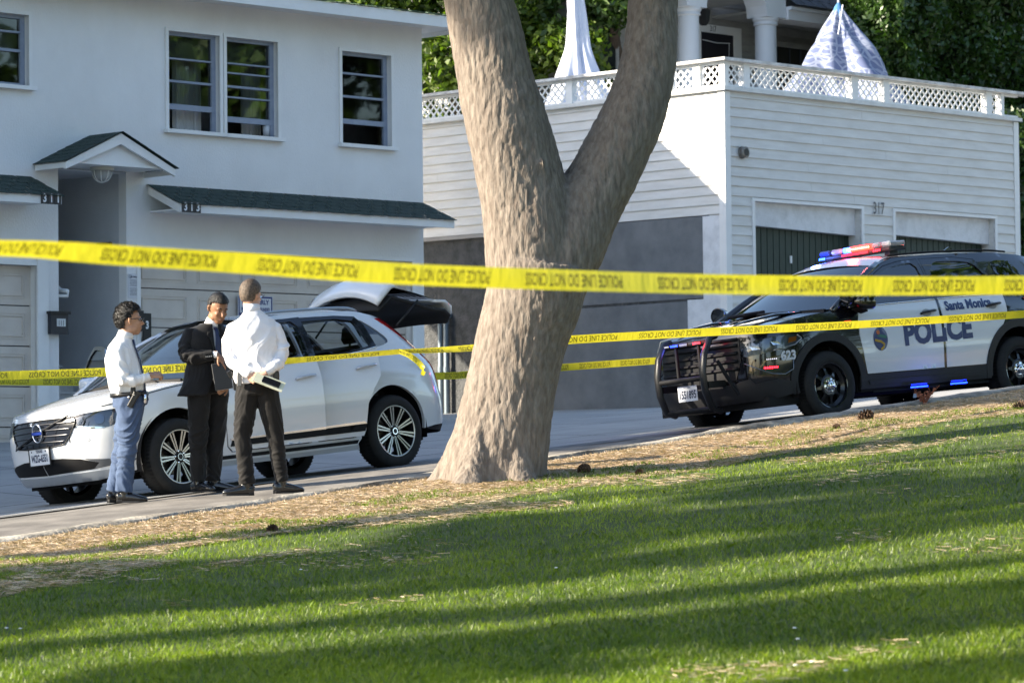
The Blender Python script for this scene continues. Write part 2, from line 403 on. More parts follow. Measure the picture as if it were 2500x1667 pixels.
# cup + flowers on a sill
q = MB(); q.lathe([(.0, 4.63), (.045, 4.63), (.05, 4.78), (.047, 4.78), (.04, 4.65)], 14, 'Z', (-2.87, .1, 0)); q.build('sill_cup', M('cup_white', (.5, .52, .55), .3), A, smooth=True)
# main roof
q = MB(); q.box((-13.4, -.62, 6.3), (.47, -.59, 6.46)); q.box((.44, -.59, 6.3), (.47, 4, 6.46)); q.build('fascia', MT['white'], A)
q = MB(); q.box((-13.4, -.59, 6.36), (.44, 9.8, 6.385)); q.build('soffit', MT['white'], A)
green_sun = M('sunlit_shingles', (.07, .12, .075), .9, c2=(.14, .2, .13), nscale=10, ndetail=8, bump=.9, bscale=60, bdist=.02)  # paler copy of the green shingles, sunlight put into the colour
shingle_roof('roof', A, (-13.4, -.66, 6.47), (.5, -.66, 6.47), (-13.4, 3.7, 7.1), (.5, 3.7, 7.1), 14, green_sun, .33)
# unseen rear wing, added and shaped to cast the diagonal shadow next door
q = MB()
gp = [(3.3, 6.4), (3.55, 6.95), (7.3, 9.86), (11.8, 10.1), (11.8, 6.4)]
q.extrude([(.47, a, b) for a, b in gp], (-12.4, 0, 0))
q.build('shadow_gable', green_sun, A)
# entrance gable hood
hd = MB(); hd.box((-6.8, -.6, 4.0), (-5.2, .0, 4.03)); hood = hd.build('entrance_hood', MT['white'], A)
q = MB(); q.extrude([(-6.78, -.58, 4.03), (-5.22, -.58, 4.03), (-6.0, -.58, 4.36)], (0, .56, 0)); q.build('gable_infill', MT['stucco'], hood)
for (x0, x1) in ((-6.90, -6.0), (-5.10, -6.0)):
    q = MB(); z0 = 4.0; a = Vector((x0, -.66, z0)); b = Vector((x1, -.66, 4.42))
    q.extrude([a, b, b+Vector((0, 0, -.14)), a+Vector((0, 0, -.09))], (0, .045, 0)); q.build('bargeboard', MT['white'], hood)
    q = MB(); q.extrude([Vector((x0, -.615, 3.93)), Vector((x0, -.615, 4.0)), Vector((x0+(.02 if x0 < x1 else -.02), -.615, 4.0)), Vector((x0+(.02 if x0 < x1 else -.02), -.615, 3.93))], (0, .6, 0)); q.build('eave_board', MT['white'], hood)
shingle_roof('hood_shingles', hood, (-6.93, -.7, 4.01), (-6.93, 0, 4.01), (-6.0, -.7, 4.44), (-6.0, 0, 4.44), 7, shingle, .25)
shingle_roof('hood_shingles', hood, (-5.07, -.7, 4.01), (-5.07, 0, 4.01), (-6.0, -.7, 4.44), (-6.0, 0, 4.44), 7, shingle, .25)
q = MB(); q.lathe([(.0, 4.0), (.16, 4.0), (.16, 3.96), (.13, 3.95)], 24, 'Z', (-6.05, -.32, 0)); lamp = q.build('ceiling_lamp', M('cream_enamel', (.5, .48, .42), .4), A, smooth=True, angle=40)
q = MB(); q.lathe([(.12, 3.955), (.12, 3.90), (.09, 3.85), (.04, 3.825), (0, 3.82)], 24, 'Z', (-6.05, -.32, 0)); q.build('lamp_globe', M('frosted_globe', (.35, .36, .36), .25), lamp, smooth=True)
q = MB()
for k in range(4):
    t = k*math.pi/4; c, s_ = math.cos(t), math.sin(t)
    q.tube([(-6.05+c*.13*math.cos(a), -.32+s_*.13*math.cos(a), 3.95-.15*math.sin(a)) for a in np.linspace(0, math.pi, 12)], .006, 5)
q.build('lamp_guard', MT['white'], lamp, smooth=True)
# recess: walls, steps, handrail
rw = M('shaded_recess_stucco', (.5, .51, .53), .85, c2=(.6, .61, .63), nscale=.8, bump=.5, bscale=45)  # darker, bluer copy of the stucco; the recess shade is in the colour
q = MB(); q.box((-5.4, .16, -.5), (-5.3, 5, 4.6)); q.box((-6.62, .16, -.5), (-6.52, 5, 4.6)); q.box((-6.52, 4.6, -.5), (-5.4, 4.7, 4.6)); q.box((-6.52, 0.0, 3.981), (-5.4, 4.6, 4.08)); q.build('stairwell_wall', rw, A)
q = MB()
for i in range(12):
    z = .72+.185*i; y = .35+.27*i
    q.box((-6.519, y, z-.4), (-5.401, y+.5, z)); q.box((-6.519, y-.04, z), (-5.401, y+.30, z+.03))
q.build('steps', M('painted_steps', (.55, .55, .54), .7, c2=(.68, .68, .66), nscale=4, bump=.4), A)
q = MB(); q.tube([(-6.3, .1, 2.4), (-6.3, .25, 2.42), (-6.3, 1.6, 3.3)], .03, 8); q.tube([(-6.3, .1, 2.4), (-6.3, .1, 2.34), (-6.49, .14, 2.34)], .022, 6)
q.build('handrail', MT['white'], A, smooth=True)
q = MB(); q.box((-5.43, .3, 3.02), (-5.401, .6, 3.09)); q.box((-5.42, .31, 3.035), (-5.435, .59, 3.05)); q.build('wall_vent', num_dark, A)
# garage overhang roofs
def overhang(x0, x1):
    q = MB(); q.box((x0, -.66, 3.45), (x1, -.625, 3.56)); f = q.build('garage_overhang', MT['white'], A)
    q = MB(); q.box((x0+.03, -.625, 3.48), (x1-.03, 0, 3.50)); q.build('soffit', MT['white'], f)
    for x in (x0, x1-.03):
        q = MB(); q.extrude([(x, -.625, 3.45), (x, -.625, 3.56), (x, -.003, 3.83), (x, -.003, 3.72)], (.03, 0, 0)); q.build('rake_board', MT['white'], f)
    shingle_roof('shingles', f, (x0-.03, -.7, 3.555), (x1+.03, -.7, 3.555), (x0-.03, .0, 3.85), (x1+.03, .0, 3.85), 5, shingle, .26)
    return f
overhang(-5.03, -.02); overhang(-11.3, -6.97)
number_tiles('313', -5.0, 3.445, -.665, A); number_tiles('311', -7.3, 3.445, -.665, A)
# garage doors
gdm = M('garage_door_paint', (.56, .50, .44), .6, c2=(.63, .57, .50), nscale=3, bump=.15, bscale=50)
def garage_door(x0, x1, z0, z1, ncol, nrow, step=.52):
    q = MB(); q.box((x0, .15, z0), (x1, .16, z1)); d = q.build('garage_door', num_dark, A)
    z = z1
    for r in range(nrow):
        zt = z1-r*step; zb = zt-step+.012
        q = MB(); q.box((x0, .12, zb), (x1, .15, zt-.004))
        wcol = (x1-x0)/ncol
        for c in range(ncol):
            a, b = x0+c*wcol+.09, x0+(c+1)*wcol-.09
            for (k, yy) in ((0, .113), (.035, .106)):
                q.box((a+k, yy, zt-.10-k), (b-k, yy+.02, zt-.085-k)); q.box((a+k, yy, zb+.08+k), (b-k, yy+.02, zb+.095+k))
                q.box((a+k, yy, zb+.095+k), (a+k+.015, yy+.02, zt-.10-k)); q.box((b-k-.015, yy, zb+.095+k), (b-k, yy+.02, zt-.10-k))
        q.build('door_section', gdm, d)
    t = MB(); t.box((x0-.06, -.02, z1), (x1+.06, .03, z1+.05)); t.box((x0-.06, -.02, z0), (x0, .03, z1)); t.box((x1, -.02, z0), (x1+.06, .03, z1)); t.build('trim', MT['white'], d)
    return d
garage_door(-5.18, -.24, .45, 3.0, 5, 5); garage_door(-10.9, -6.88, .3, 2.71, 4, 5)
q = MB(); q.box((-6.875, -.03, .2), (-6.7, .01, 2.8)); q.build('door_post', MT['white'], A)
# mailbox, notices, signs
B = MB(); B.box((-6.72, -.1, 1.83), (-6.44, -.002, 2.12)); o = B.build('mailbox', M('mailbox_black', (.02, .022, .03), .45), A and None)
def on_facade(o): o.parent = None; o.matrix_world = Matrix.Translation(A.location) @ Matrix.Rotation(math.pi/4, 4, 'Z'); return o
on_facade(o); tag(o, 'black metal mailbox with white label on the white corner beside the steps', 'mailbox')
q = MB(); q.box((-6.63, -.106, 1.93), (-6.49, -.101, 2.03)); q.build('address_label', M('label_white', (.6, .62, .62), .5), o)
q = MB(); q.box((-6.74, -.125, 2.09), (-6.42, -.002, 2.125)); q.build('lid', MT['black'], o)
q = MB()
for xx in (-6.60, -6.565, -6.53): q.box((xx, -.1075, 1.94), (xx+.008, -.1063, 2.01))
q.build('numerals', num_dark, o)
paper = M('notice_paper', (.62, .63, .66), .6); ink = M('ink', (.09, .09, .12), .7)
q = MB(); q.box((-5.385, -.012, 2.33), (-5.185, -.004, 2.66)); o = on_facade(q.build('smoking_notice', paper)); tag(o, 'white paper notice reading no smoking taped above a leaflet box', 'notice')
put_text('NO SMOKING', .03, lambda a, b: (-5.265+a, -.0145, 2.615+b), ink, o, 'lettering', .001, .9)
q = MB()
for k in range(12):
    if k in (5,): continue
    q.box((-5.36, -.0145, 2.57-.018*k), (-5.21, -.013, 2.575-.018*k))
q.lathe([(.02, -.0145), (.026, -.0145)], 16, 'Y', (-5.35, 0, 2.62)); q.build('fine_print', ink, o)
q = MB(); q.box((-5.38, -.08, 1.9), (-5.18, -.002, 2.17)); o = on_facade(q.build('leaflet_box', MT['black'])); tag(o, 'black leaflet box holding a red and white flyer beside the garage door', 'leaflet box')
q = MB(); q.box((-5.35, -.05, 2.17), (-5.22, -.045, 2.25)); q.build('flyer', M('flyer', (.6, .6, .62), .5, c2=(.4, .04, .04), nscale=16, ramp=(.48, .52)), o)
q = MB(); q.box((-5.165, -.05, 1.6), (-5.03, -.03, 2.14)); o = on_facade(q.build('unit_number_plaque', MT['black'])); tag(o, 'narrow black plaque with white numeral 3 by the garage edge', 'number plaque')
put_text('3', .14, lambda a, b: (-5.1+a, -.053, 1.98+b), num_white, o, 'numeral', .006, .8)
blue = M('sign_blue', (.03, .04, .16), .5)
q = MB(); q.box((-3.42, .075, 1.85), (-2.8, .085, 2.43)); o = on_facade(q.build('parking_sign', blue)); tag(o, 'blue and white parking warning sign on the beige garage door', 'sign')
q = MB(); q.box((-3.39, .071, 2.2), (-2.83, .075, 2.40)); q.build('white_field', paper, o)
q = MB(); q.box((-3.42, .0705, 2.425), (-2.8, .0745, 2.435)); q.box((-3.425, .0705, 1.85), (-3.415, .0745, 2.43)); q.box((-2.805, .0705, 1.85), (-2.795, .0745, 2.43)); q.build('border', paper, o)
put_text('IMPROPERLY', .088, lambda a, b: (-3.11+a, .069, 2.345+b), blue, o, 'lettering', .003, .95)
put_text('PARKED CARS IMPOUNDED', .068, lambda a, b: (-3.11+a, .069, 2.245+b), blue, o, 'lettering', .002, .6)
put_text('AT OWNERS EXPENSE', .07, lambda a, b: (-3.11+a, .072, 2.145+b), paper, o, 'lettering', .002, .7)
put_text('TOW AWAY ZONE', .07, lambda a, b: (-3.11+a, .072, 2.03+b), paper, o, 'lettering', .002, .8)
# unseen neighbouring block added to the left, sized to shade the white car
N = empty('neighbour_block', (-1.25, 48.55, 0), (0, 0, math.pi/4), 'unseen pale stucco block down the street to the left, sized to shade the white car', 'building')
q = MB(); q.box((-44, -.2, -4), (-15.2, 12, 7.0)); q.build('wall', MT['stucco'], N)
q = MB(); q.box((-44.4, -.6, 7.0), (-14.8, 12.4, 7.25)); q.build('roof', green_sun, N)
# ================================================================ right garage building with terrace
Bh = empty('garage_building', (3.37, 53.2, 0), (0, 0, math.pi/4), 'white clapboard garage building with two green doors and a lattice railed terrace on top', 'garage')
siding = M('white_siding', (.59, .575, .545), .55, c2=(.70, .69, .665), nscale=1.5, ndetail=10, stretch=(1, 1, 6), bump=.2, bscale=30)
def clap(q, p0, p1, z0, z1, out, openings=(), e=.155):
    """lapped boards from p0 to p1 (xy), out = outward normal; openings (s0,s1,z0,z1)"""
    p0 = Vector((*p0, 0)); p1 = Vector((*p1, 0)); L = (p1-p0).length; d = (p1-p0)/L; o = Vector((*out, 0)); z = z0; rr = random.Random(5)
    while z < z1-.01:
        zt = min(z+e, z1); segs = [(0, L)]
        for (a, b, zb, zc) in openings:
            if zt > zb+.02 and z < zc-.02:
                ns = []
                for (s, t) in segs:
                    if b <= s or a >= t: ns.append((s, t))
                    else:
                        if a > s: ns.append((s, a))
                        if b < t: ns.append((b, t))
                segs = ns
        for (s, t) in segs:
            cuts = [s]; 
            if t-s > 4: cuts.append(s+rr.uniform(1.5, t-s-1.5))
            cuts.append(t)
            for a, b in zip(cuts, cuts[1:]):
                A_, B_ = p0+d*a, p0+d*(b-.003); jz = rr.uniform(-.003, .003)
                v = [A_+o*.03+Vector((0, 0, z+jz)), B_+o*.03+Vector((0, 0, z+jz)), B_+o*.006+Vector((0, 0, zt+.01)), A_+o*.006+Vector((0, 0, zt+.01)), A_+Vector((0, 0, z+jz)), B_+Vector((0, 0, z+jz))]
                q.add(v, [(0, 1, 2, 3), (4, 5, 1, 0), (0, 3, 4), (1, 5, 2)])
        z += e
q = MB(); q.box((.002, .34, -.5), (7.58, 9.9, 5.9)); q.build('core', num_dark, Bh)
q = MB(); q.box((0.0, .003, 4.23), (7.6, .34, 5.93)); q.box((0.0, .003, .2), (.66, .34, 4.23)); q.box((3.32, .003, .2), (4.2, .34, 4.23)); q.box((6.92, .003, .2), (7.6, .34, 4.23))
clap(q, (.1, 0), (7.5, 0), .42, 5.93, (0, -1), [(.56, 3.22, 0, 4.24), (4.1, 6.82, 0, 4.24)]); q.build('front_siding', siding, Bh)
q = MB(); clap(q, (0, 9.9), (0, .1), 4.0, 5.93, (-1, 0)); q.build('side_siding', siding, Bh)
q = MB(); clap(q, (7.6, .1), (7.6, 9.9), .4, 5.93, (1, 0)); q.build('far_side_siding', siding, Bh)
for (x0, x1, y0, y1) in ((-.035, .1, -.036, 0), (7.5, 7.635, -.036, 0)):
    q = MB(); q.box((x0, y0, .3), (x1, y1+.004, 5.93)); q.build('corner_board', MT['white'], Bh)
q = MB(); q.box((-.036, 0.006, .3), (0.0, .1, 5.93)); q.build('corner_board', MT['white'], Bh)
# lower concrete wall on the side
old = M('painted_grey_concrete', (.125, .135, .145), .85, c2=(.18, .19, .20), nscale=2.2, ndetail=12, bump=.5, bscale=50, bdist=.01)
rough_c = M('dark_old_concrete', (.045, .048, .05), .95, c2=(.09, .092, .095), nscale=6, ndetail=12, bump=1, bscale=30, bdist=.03)  # mottled concrete, darker than the grey paint patches
dirty_w = M('dirty_white_stucco', (.5, .51, .52), .85, c2=(.72, .73, .75), nscale=4, ndetail=12, bump=.6, bscale=45, ramp=(.2, .55))
q = MB(); q.box((-.02, .1, -.2), (.003, 9.9, 3.985)); q.build('side_base_wall', rough_c, Bh)
q = MB(); q.extrude([(-.02, .80, -.2), (-.02, 5.3, -.2), (-.02, 5.3, 2.62), (-.02, .80, 2.66)], (-.012, 0, 0)); q.extrude([(-.02, .46, 2.70), (-.02, 4.6, 2.68), (-.02, 4.6, 3.985), (-.02, .46, 3.985)], (-.010, 0, 0)); q.build('grey_paint_patch', old, Bh)
q = MB(); q.extrude([(-.02, .1, -.2), (-.02, .80, -.2), (-.02, .80, 2.68), (-.02, .46, 2.68), (-.02, .46, 3.985), (-.02, .1, 3.985)], (-.008, 0, 0)); q.build('white_patch', dirty_w, Bh)
q = MB(); q.box((-.024, 5.3, -.2), (-.0205, 5.34, 2.62)); q.box((-.09, 4.6, 3.93), (-.021, 9.9, 3.99)); q.build('ledge', MT['concrete'], Bh)
# pipes on that wall
q = MB()
for y in (6.36, 6.22): q.tube([(-.12, y, .8), (-.12, y, 2.55), (-.10, y, 2.62), (-.02, y, 2.66)], .045, 10); q.lathe([(.055, 2.5), (.055, 2.58)], 12, 'Z', (-.12, y, 0)); q.lathe([(.055, 1.7), (.055, 1.78)], 12, 'Z', (-.12, y, 0))
q.build('utility_pipe', M('galvanised_pipe', (.16, .2, .23), .5, .4), Bh, smooth=True, angle=40)

# terrace floor trim + railing
q = MB(); q.box((-.1, -.1, 5.94), (7.66, .25, 6.0)); q.box((-.1, .25, 5.94), (.25, 9.9, 6.0)); q.box((.25, .25, 5.9), (7.6, 9.9, 5.99)); q.build('terrace_floor', M('terrace_boards', (.6, .6, .58), .6, c2=(.72, .72, .7), nscale=6, bump=.3), Bh)
def lattice(name, x0, x1, z0, z1, frame, y, axis):
    q = MB(); w = .040; sp = .112
    def P(a, b, d): return (a, y+d, b) if axis == 'x' else (y+d, a, b)
    def clip(c, sgn):
        # line b = sgn*(a) + c within rect
        pts = []
        for a in (x0, x1):
            b = sgn*a+c
            if z0 <= b <= z1: pts.append((a, b))
        for b in (z0, z1):
            a = (b-c)/sgn
            if x0 < a < x1: pts.append((a, b))
        pts = sorted(set(pts)); return pts if len(pts) >= 2 else None
    for sgn, dep in ((1, 0), (-1, -.008)):
        cs = [z0-sgn*x1, z1-sgn*x0] if sgn > 0 else [z0+x0, z1+x1]
        c = min(cs)-.01
        while c < max(cs)+.1:
            p = clip(c, sgn)
            if p:
                a, b = Vector(p[0]), Vector(p[-1])
                if (b-a).length > .02:
                    n = Vector((-(b-a).y, (b-a).x)).normalized()*w/2
                    quad = [a-n, b-n, b+n, a+n]; quad = [Vector((min(max(t.x, x0), x1), min(max(t.y, z0), z1))) for t in quad]
                    vs = [P(t.x, t.y, dep) for t in quad]+[P(t.x, t.y, dep-.007) for t in quad]
                    q.add(vs, [(0, 1, 2, 3), (7, 6, 5, 4), (0, 4, 5, 1), (1, 5, 6, 2), (2, 6, 7, 3), (3, 7, 4, 0)])
            c += sp*1.35
    q.build(name, MT['white'], frame)
rail = MB(); rail.box((-.16, -.16, 6.40), (7.95, .1, 6.445)); rail.box((-.16, .1, 6.40), (.1, 9.9, 6.445)); rl = rail.build('terrace_railing', M('weathered_rail', (.42, .40, .37), .7, c2=(.72, .71, .69), nscale=5, ndetail=10), Bh)
q = MB(); q.box((-.03, -.03, 6.0), (7.63, .03, 6.04)); q.box((-.03, -.03, 6.36), (7.63, .03, 6.398)); q.box((-.03, .03, 6.0), (.03, 9.9, 6.04)); q.box((-.03, .03, 6.36), (.03, 9.9, 6.398)); q.build('rail_frame', MT['white'], rl)
fp = [(-.05, .05), (.42, .56), (3.09, 3.25), (3.92, 4.06), (6.70, 6.86), (7.12, 7.20)]
sp_ = [(-.05, .05), (.46, .60), (1.05, 1.09), (3.26, 3.40), (5.04, 5.12), (7.0, 7.12), (9.0, 9.12)]
for a, b in fp:
    q = MB(); q.box((a, -.06, 6.0), (b, .06, 6.399)); q.build('post', MT['white'], rl)
for a, b in sp_[1:]:
    q = MB(); q.box((-.06, a, 6.0), (.06, b, 6.399)); q.build('post', MT['white'], rl)
for (a, b), (c, d) in zip(fp, fp[1:]): lattice('lattice_panel', b, c, 6.04, 6.36, rl, 0, 'x')
for (a, b), (c, d) in zip(sp_, sp_[1:]): lattice('lattice_panel', b, c, 6.04, 6.36, rl, 0, 'y')
# garage doors
gd = M('green_door_paint', (.008, .022, .015), .55, c2=(.014, .034, .024), nscale=8, stretch=(4, 4, 1))
for (x0, x1) in ((.66, 3.32), (4.2, 6.92)):
    q = MB(); q.box((x0, .26, .2), (x1, .28, 3.9)); d = q.build('garage_door', num_dark, Bh); x = x0+.0; rr = random.Random(2)
    q = MB()
    while x < x1-.05: q.bbox((x+.006, .235, .3), (min(x+.15, x1)-.006, .26, 3.86), .004); x += .15
    q.build('door_boards', gd, d)
    q = MB(); q.extrude([(x0+.003, .10, 3.86), (x1-.003, .10, 3.80), (x1-.003, .10, 4.228), (x0+.003, .10, 4.228)], (0, .13, 0)); q.build('header_panel', dirty_w, d)
    q = MB(); q.box((x0+1.15, .215, 3.3), (x0+1.19, .236, 3.42)); q.build('latch', MT['white'], d)
    t = MB(); t.box((x0-.06, -.045, 4.23), (x1+.06, .0, 4.28)); t.box((x0-.06, -.045, .3), (x0, .0, 4.23)); t.box((x1, -.045, .3), (x1+.06, .0, 4.23)); t.build('trim', MT['white'], d)
put_text('317', .28, lambda a, b: (3.76+a, -.045, 4.25+b), num_dark, Bh, 'house_number', .001, .72)
q = MB(); q.lathe([(.0, -.12), (.075, -.12), (.09, -.11), (.09, -.03), (.10, -.03)], 20, 'Y', (.38, 0, 4.98)); vt = q.build('round_vent', M('vent_metal', (.3, .29, .27), .5, .5, c2=(.12, .1, .08), nscale=20), Bh, smooth=True, angle=40)
q = MB(); q.lathe([(.0, -.1215), (.06, -.1215)], 20, 'Y', (.38, 0, 4.98)); q.build('opening', MT['black'], vt)
# ---------------------------------------------------------------- dwelling on top
Hh = empty('porch_house', (3.37, 53.2, 0), (0, 0, math.pi/4), 'grey clapboard house with columned porch and dark shingle roof behind the terrace', 'house')
gs = M('grey_siding', (.27, .27, .26), .6, c2=(.38, .38, .365), nscale=2, stretch=(1, 1, 5))
q = MB(); q.box((4.3, 7.53, 5.99), (19, 13, 10.2)); q.build('wall', gs, Hh)
q = MB(); clap(q, (4.3, 7.53), (19, 7.53), 6.0, 10.1, (0, -1), [], .2); q.build('siding', gs, Hh)
q = MB(); q.box((7.72, 7.46, 6.0), (7.84, 7.54, 8.42)); q.box((8.8, 7.46, 6.0), (9.0, 7.54, 8.42)); q.box((7.84, 7.46, 8.27), (8.8, 7.54, 8.42)); fr = q.build('door_frame', MT['white'], Hh)
q = MB(); q.box((7.84, 7.5, 6), (8.8, 7.52, 8.27)); q.build('door', M('dark_door', (.015, .014, .02), .35), fr)
q = MB(); q.tube([(7.9, 7.48, 8.12), (8.3, 7.48, 8.09), (8.68, 7.48, 8.11)], .008, 5); q.tube([(8.66, 7.48, 8.1), (8.64, 7.48, 7.7)], .006, 5); q.build('door_wire', MT['white'], fr)
put_text('317', .15, lambda a, b: (8.17+a, 7.45, 8.34+b), num_dark, fr, 'house_number', .002, .8)
for (x0, x1, z1, nm) in ((4.78, 5.42, 8.0, 'shutter_door'), (10.0, 11.6, 8.15, 'window')):
    q = MB(); q.box((x0, 7.40, 6), (x1, 7.47, z1)); o = q.build(nm, M(nm+'_dark', (.01, .012, .015), .3), Hh)
    q = MB(); q.box((x0-.08, 7.38, z1), (x1+.08, 7.46, z1+.1)); q.box((x1-.02, 7.38, 6), (x1+.06, 7.46, z1)); q.build('trim', gs, o)
    if nm == 'window':
        q = MB()
        for k in range(1, 5): q.box((x0+k*.32, 7.385, 6), (x0+k*.32+.03, 7.40, z1))
        q.build('muntin', M('muntin', (.05, .06, .08), .5), o)
colm = M('column_paint', (.52, .54, .57), .5)
for cx in (5.96, 8.12):
    q = MB(); q.lathe([(.22, 6.0), (.21, 6.2), (.20, 8.25), (.235, 8.27), (.22, 8.32), (.25, 8.36), (.25, 8.4)], 28, 'Z', (cx, 6.1, 0)); q.build('column', colm, Hh, smooth=True, angle=35)
# porch beams with an arch between the columns
def arch_poly(x0, x1, zt):
    pts = [(x0-.3, 8.4), (x0+.24, 8.4)]
    for a in np.linspace(0, math.pi, 14): pts.append(((x0+x1)/2-(x1-x0-.48)/2*math.cos(a), 8.45+.62*math.sin(a)))
    pts += [(x1-.24, 8.4), (x1+.3, 8.4), (x1+.3, zt), (x0-.3, zt)]; return pts
q = MB(); V, Fs = cdt(arch_poly(5.96, 8.12, 9.6)); q.add([(a, 5.85, b) for a, b in V], Fs); q.add([(a, 6.35, b) for a, b in V], [tuple(reversed(f)) for f in Fs])
p = arch_poly(5.96, 8.12, 9.6); q.add([(a, 5.85, b) for a, b in p]+[(a, 6.35, b) for a, b in p], [(i, (i+1) % len(p), len(p)+(i+1) % len(p), len(p)+i) for i in range(len(p))]); q.build('porch_arch', colm, Hh)
q = MB(); q.box((4.3, 6.36, 8.75), (8.2, 7.5, 8.8)); q.box((8.2, 6.3, 8.55), (16, 7.5, 8.6)); q.build('porch_ceiling', gs, Hh)  # slabs added overhead to darken the porch wall
q = MB(); q.box((8.43, 5.8, 8.38), (16, 6.3, 8.56)); q.box((8.43, 5.72, 8.56), (16, 6.3, 8.62)); q.box((4.3, 5.85, 8.6), (5.64, 6.3, 8.8)); q.build('porch_beam', colm, Hh)
slate = M('slate_shingles', (.035, .04, .05), .8, c2=(.08, .085, .1), nscale=9, bump=.8, bscale=50, bdist=.02)
shingle_roof('roof', Hh, (8.43, 5.6, 8.64), (16, 5.6, 8.64), (8.43, 9.5, 11.4), (16, 9.5, 11.4), 18, slate, .3)
q = MB(); q.tube([(6.95, 6.6, 8.7), (6.95, 6.6, 8.52)], .012, 6); lt = q.build('porch_lantern', MT['black'], Hh)
q = MB(); q.lathe([(.03, 8.56), (.13, 8.5), (.11, 8.3), (.06, 8.22)], 6, 'Z', (6.95, 6.6, 0)); q.build('lantern_body', MT['black'], lt)
# ---------------------------------------------------------------- parasols on the terrace
def terr(p): return Matrix.Translation(Vector((3.37, 53.2, 0))) @ Matrix.Rotation(math.pi/4, 4, 'Z') @ Vector(p)
wcloth = M('worn_white_canvas', (.62, .64, .72), .85, c2=(.5, .53, .64), nscale=5, bump=.3, bscale=30)
def closed_parasol(base, h, r0, r1, name, label, cat, mat, lean=(0, 0), folds=7, seed=1, skirt=None):
    o = empty(name, terr(base), (0, 0, math.pi/4), label, cat)
    q = MB(); q.tube([(0, 0, 0), (lean[0], lean[1], h+.15)], .022, 10); q.build('pole', M('pole_grey', (.35, .37, .4), .4), o, smooth=True)
    q = MB(); n = 96; rows = 34; V = []
    for i in range(rows):
        t = i/(rows-1); z = h*(1-t)+.25*t; R_ = skirt(t) if skirt else r0+(r1-r0)*t
        for j in range(n):
            a = 2*math.pi*j/n
            k = 1+.26*t**.5*math.sin(folds*a+seed+2*t)+.10*math.sin(folds*2.3*a+seed*2-t*3)+.12*noise.noise(Vector((math.cos(a)*2, math.sin(a)*2, t*4+seed)))
            V.append((lean[0]*(1-t)+R_*k*math.cos(a), lean[1]*(1-t)+R_*k*math.sin(a), z+.03*t*math.sin(a*folds)))
    q.add(V, [(i*n+j, i*n+(j+1) % n, (i+1)*n+(j+1) % n, (i+1)*n+j) for i in range(rows-1) for j in range(n)])
    q.build('canopy', mat, o, smooth=True); return o
closed_parasol((2.3, 5.28, 6.0), 2.75, .05, .5, 'parasol', 'tall furled white parasol with torn skirt on the terrace left of the tree fork', 'parasol', wcloth, (-.02, .15), 5, 2, lambda t: .10+.15*t+(.45*max(0, t-.55)**1.3*2 if t > .55 else 0))
bl = bpy.data.materials.new('patterned_canvas'); bl.use_nodes = True; t = bl.node_tree; b = t.nodes['Principled BSDF']; b.inputs['Roughness'].default_value = .85
tc = node(t, 'ShaderNodeTexCoord'); vo = node(t, 'ShaderNodeTexVoronoi', feature='DISTANCE_TO_EDGE'); vo.inputs['Scale'].default_value = 4.2; t.links.new(tc.outputs['Object'], vo.inputs[0])
wv = node(t, 'ShaderNodeTexWave', wave_type='RINGS'); wv.inputs['Scale'].default_value = 3.2; wv.inputs['Distortion'].default_value = 9; wv.inputs['Detail'].default_value = 1; t.links.new(tc.outputs['Object'], wv.inputs[0])
r = node(t, 'ShaderNodeValToRGB'); r.color_ramp.elements[0].position = .05; r.color_ramp.elements[0].color = (.27, .30, .39, 1); r.color_ramp.elements[1].position = .08; r.color_ramp.elements[1].color = (.11, .135, .24, 1); t.links.new(vo.outputs[0], r.inputs[0])  # pattern colours darkened to carry the shade the parasol hangs in
r2 = node(t, 'ShaderNodeValToRGB'); r2.color_ramp.elements[0].position = .72; r2.color_ramp.elements[1].position = .78; t.links.new(wv.outputs[0], r2.inputs[0])
mx = node(t, 'ShaderNodeMix', data_type='RGBA'); mx.inputs[7].default_value = (.22, .25, .34, 1); t.links.new(r2.outputs[0], mx.inputs[0]); t.links.new(r.outputs[0], mx.inputs[6]); t.links.new(mx.outputs[2], b.inputs['Base Color'])
o = closed_parasol((5.62, 2.2, 6.0), 1.98, .03, 1.35, 'parasol', 'blue flower patterned parasol hanging like a tent behind the right terrace rail', 'parasol', bl, (-.1, 0), 4, .8, lambda t: .05+1.08*t)
q = MB(); q.lathe([(.02, 2.05), (.07, 1.98), (.12, 1.84), (.17, 1.72)], 16, 'Z', (-.1, 0, 0)); q.build('cap', M('cap_blue', (.05, .16, .33), .7), o, smooth=True)
q = MB(); q.tube([(-.1, -.1, 2.0), (-.42, -.25, 1.45)], .013, 6); q.build('strut', MT['white'], o)
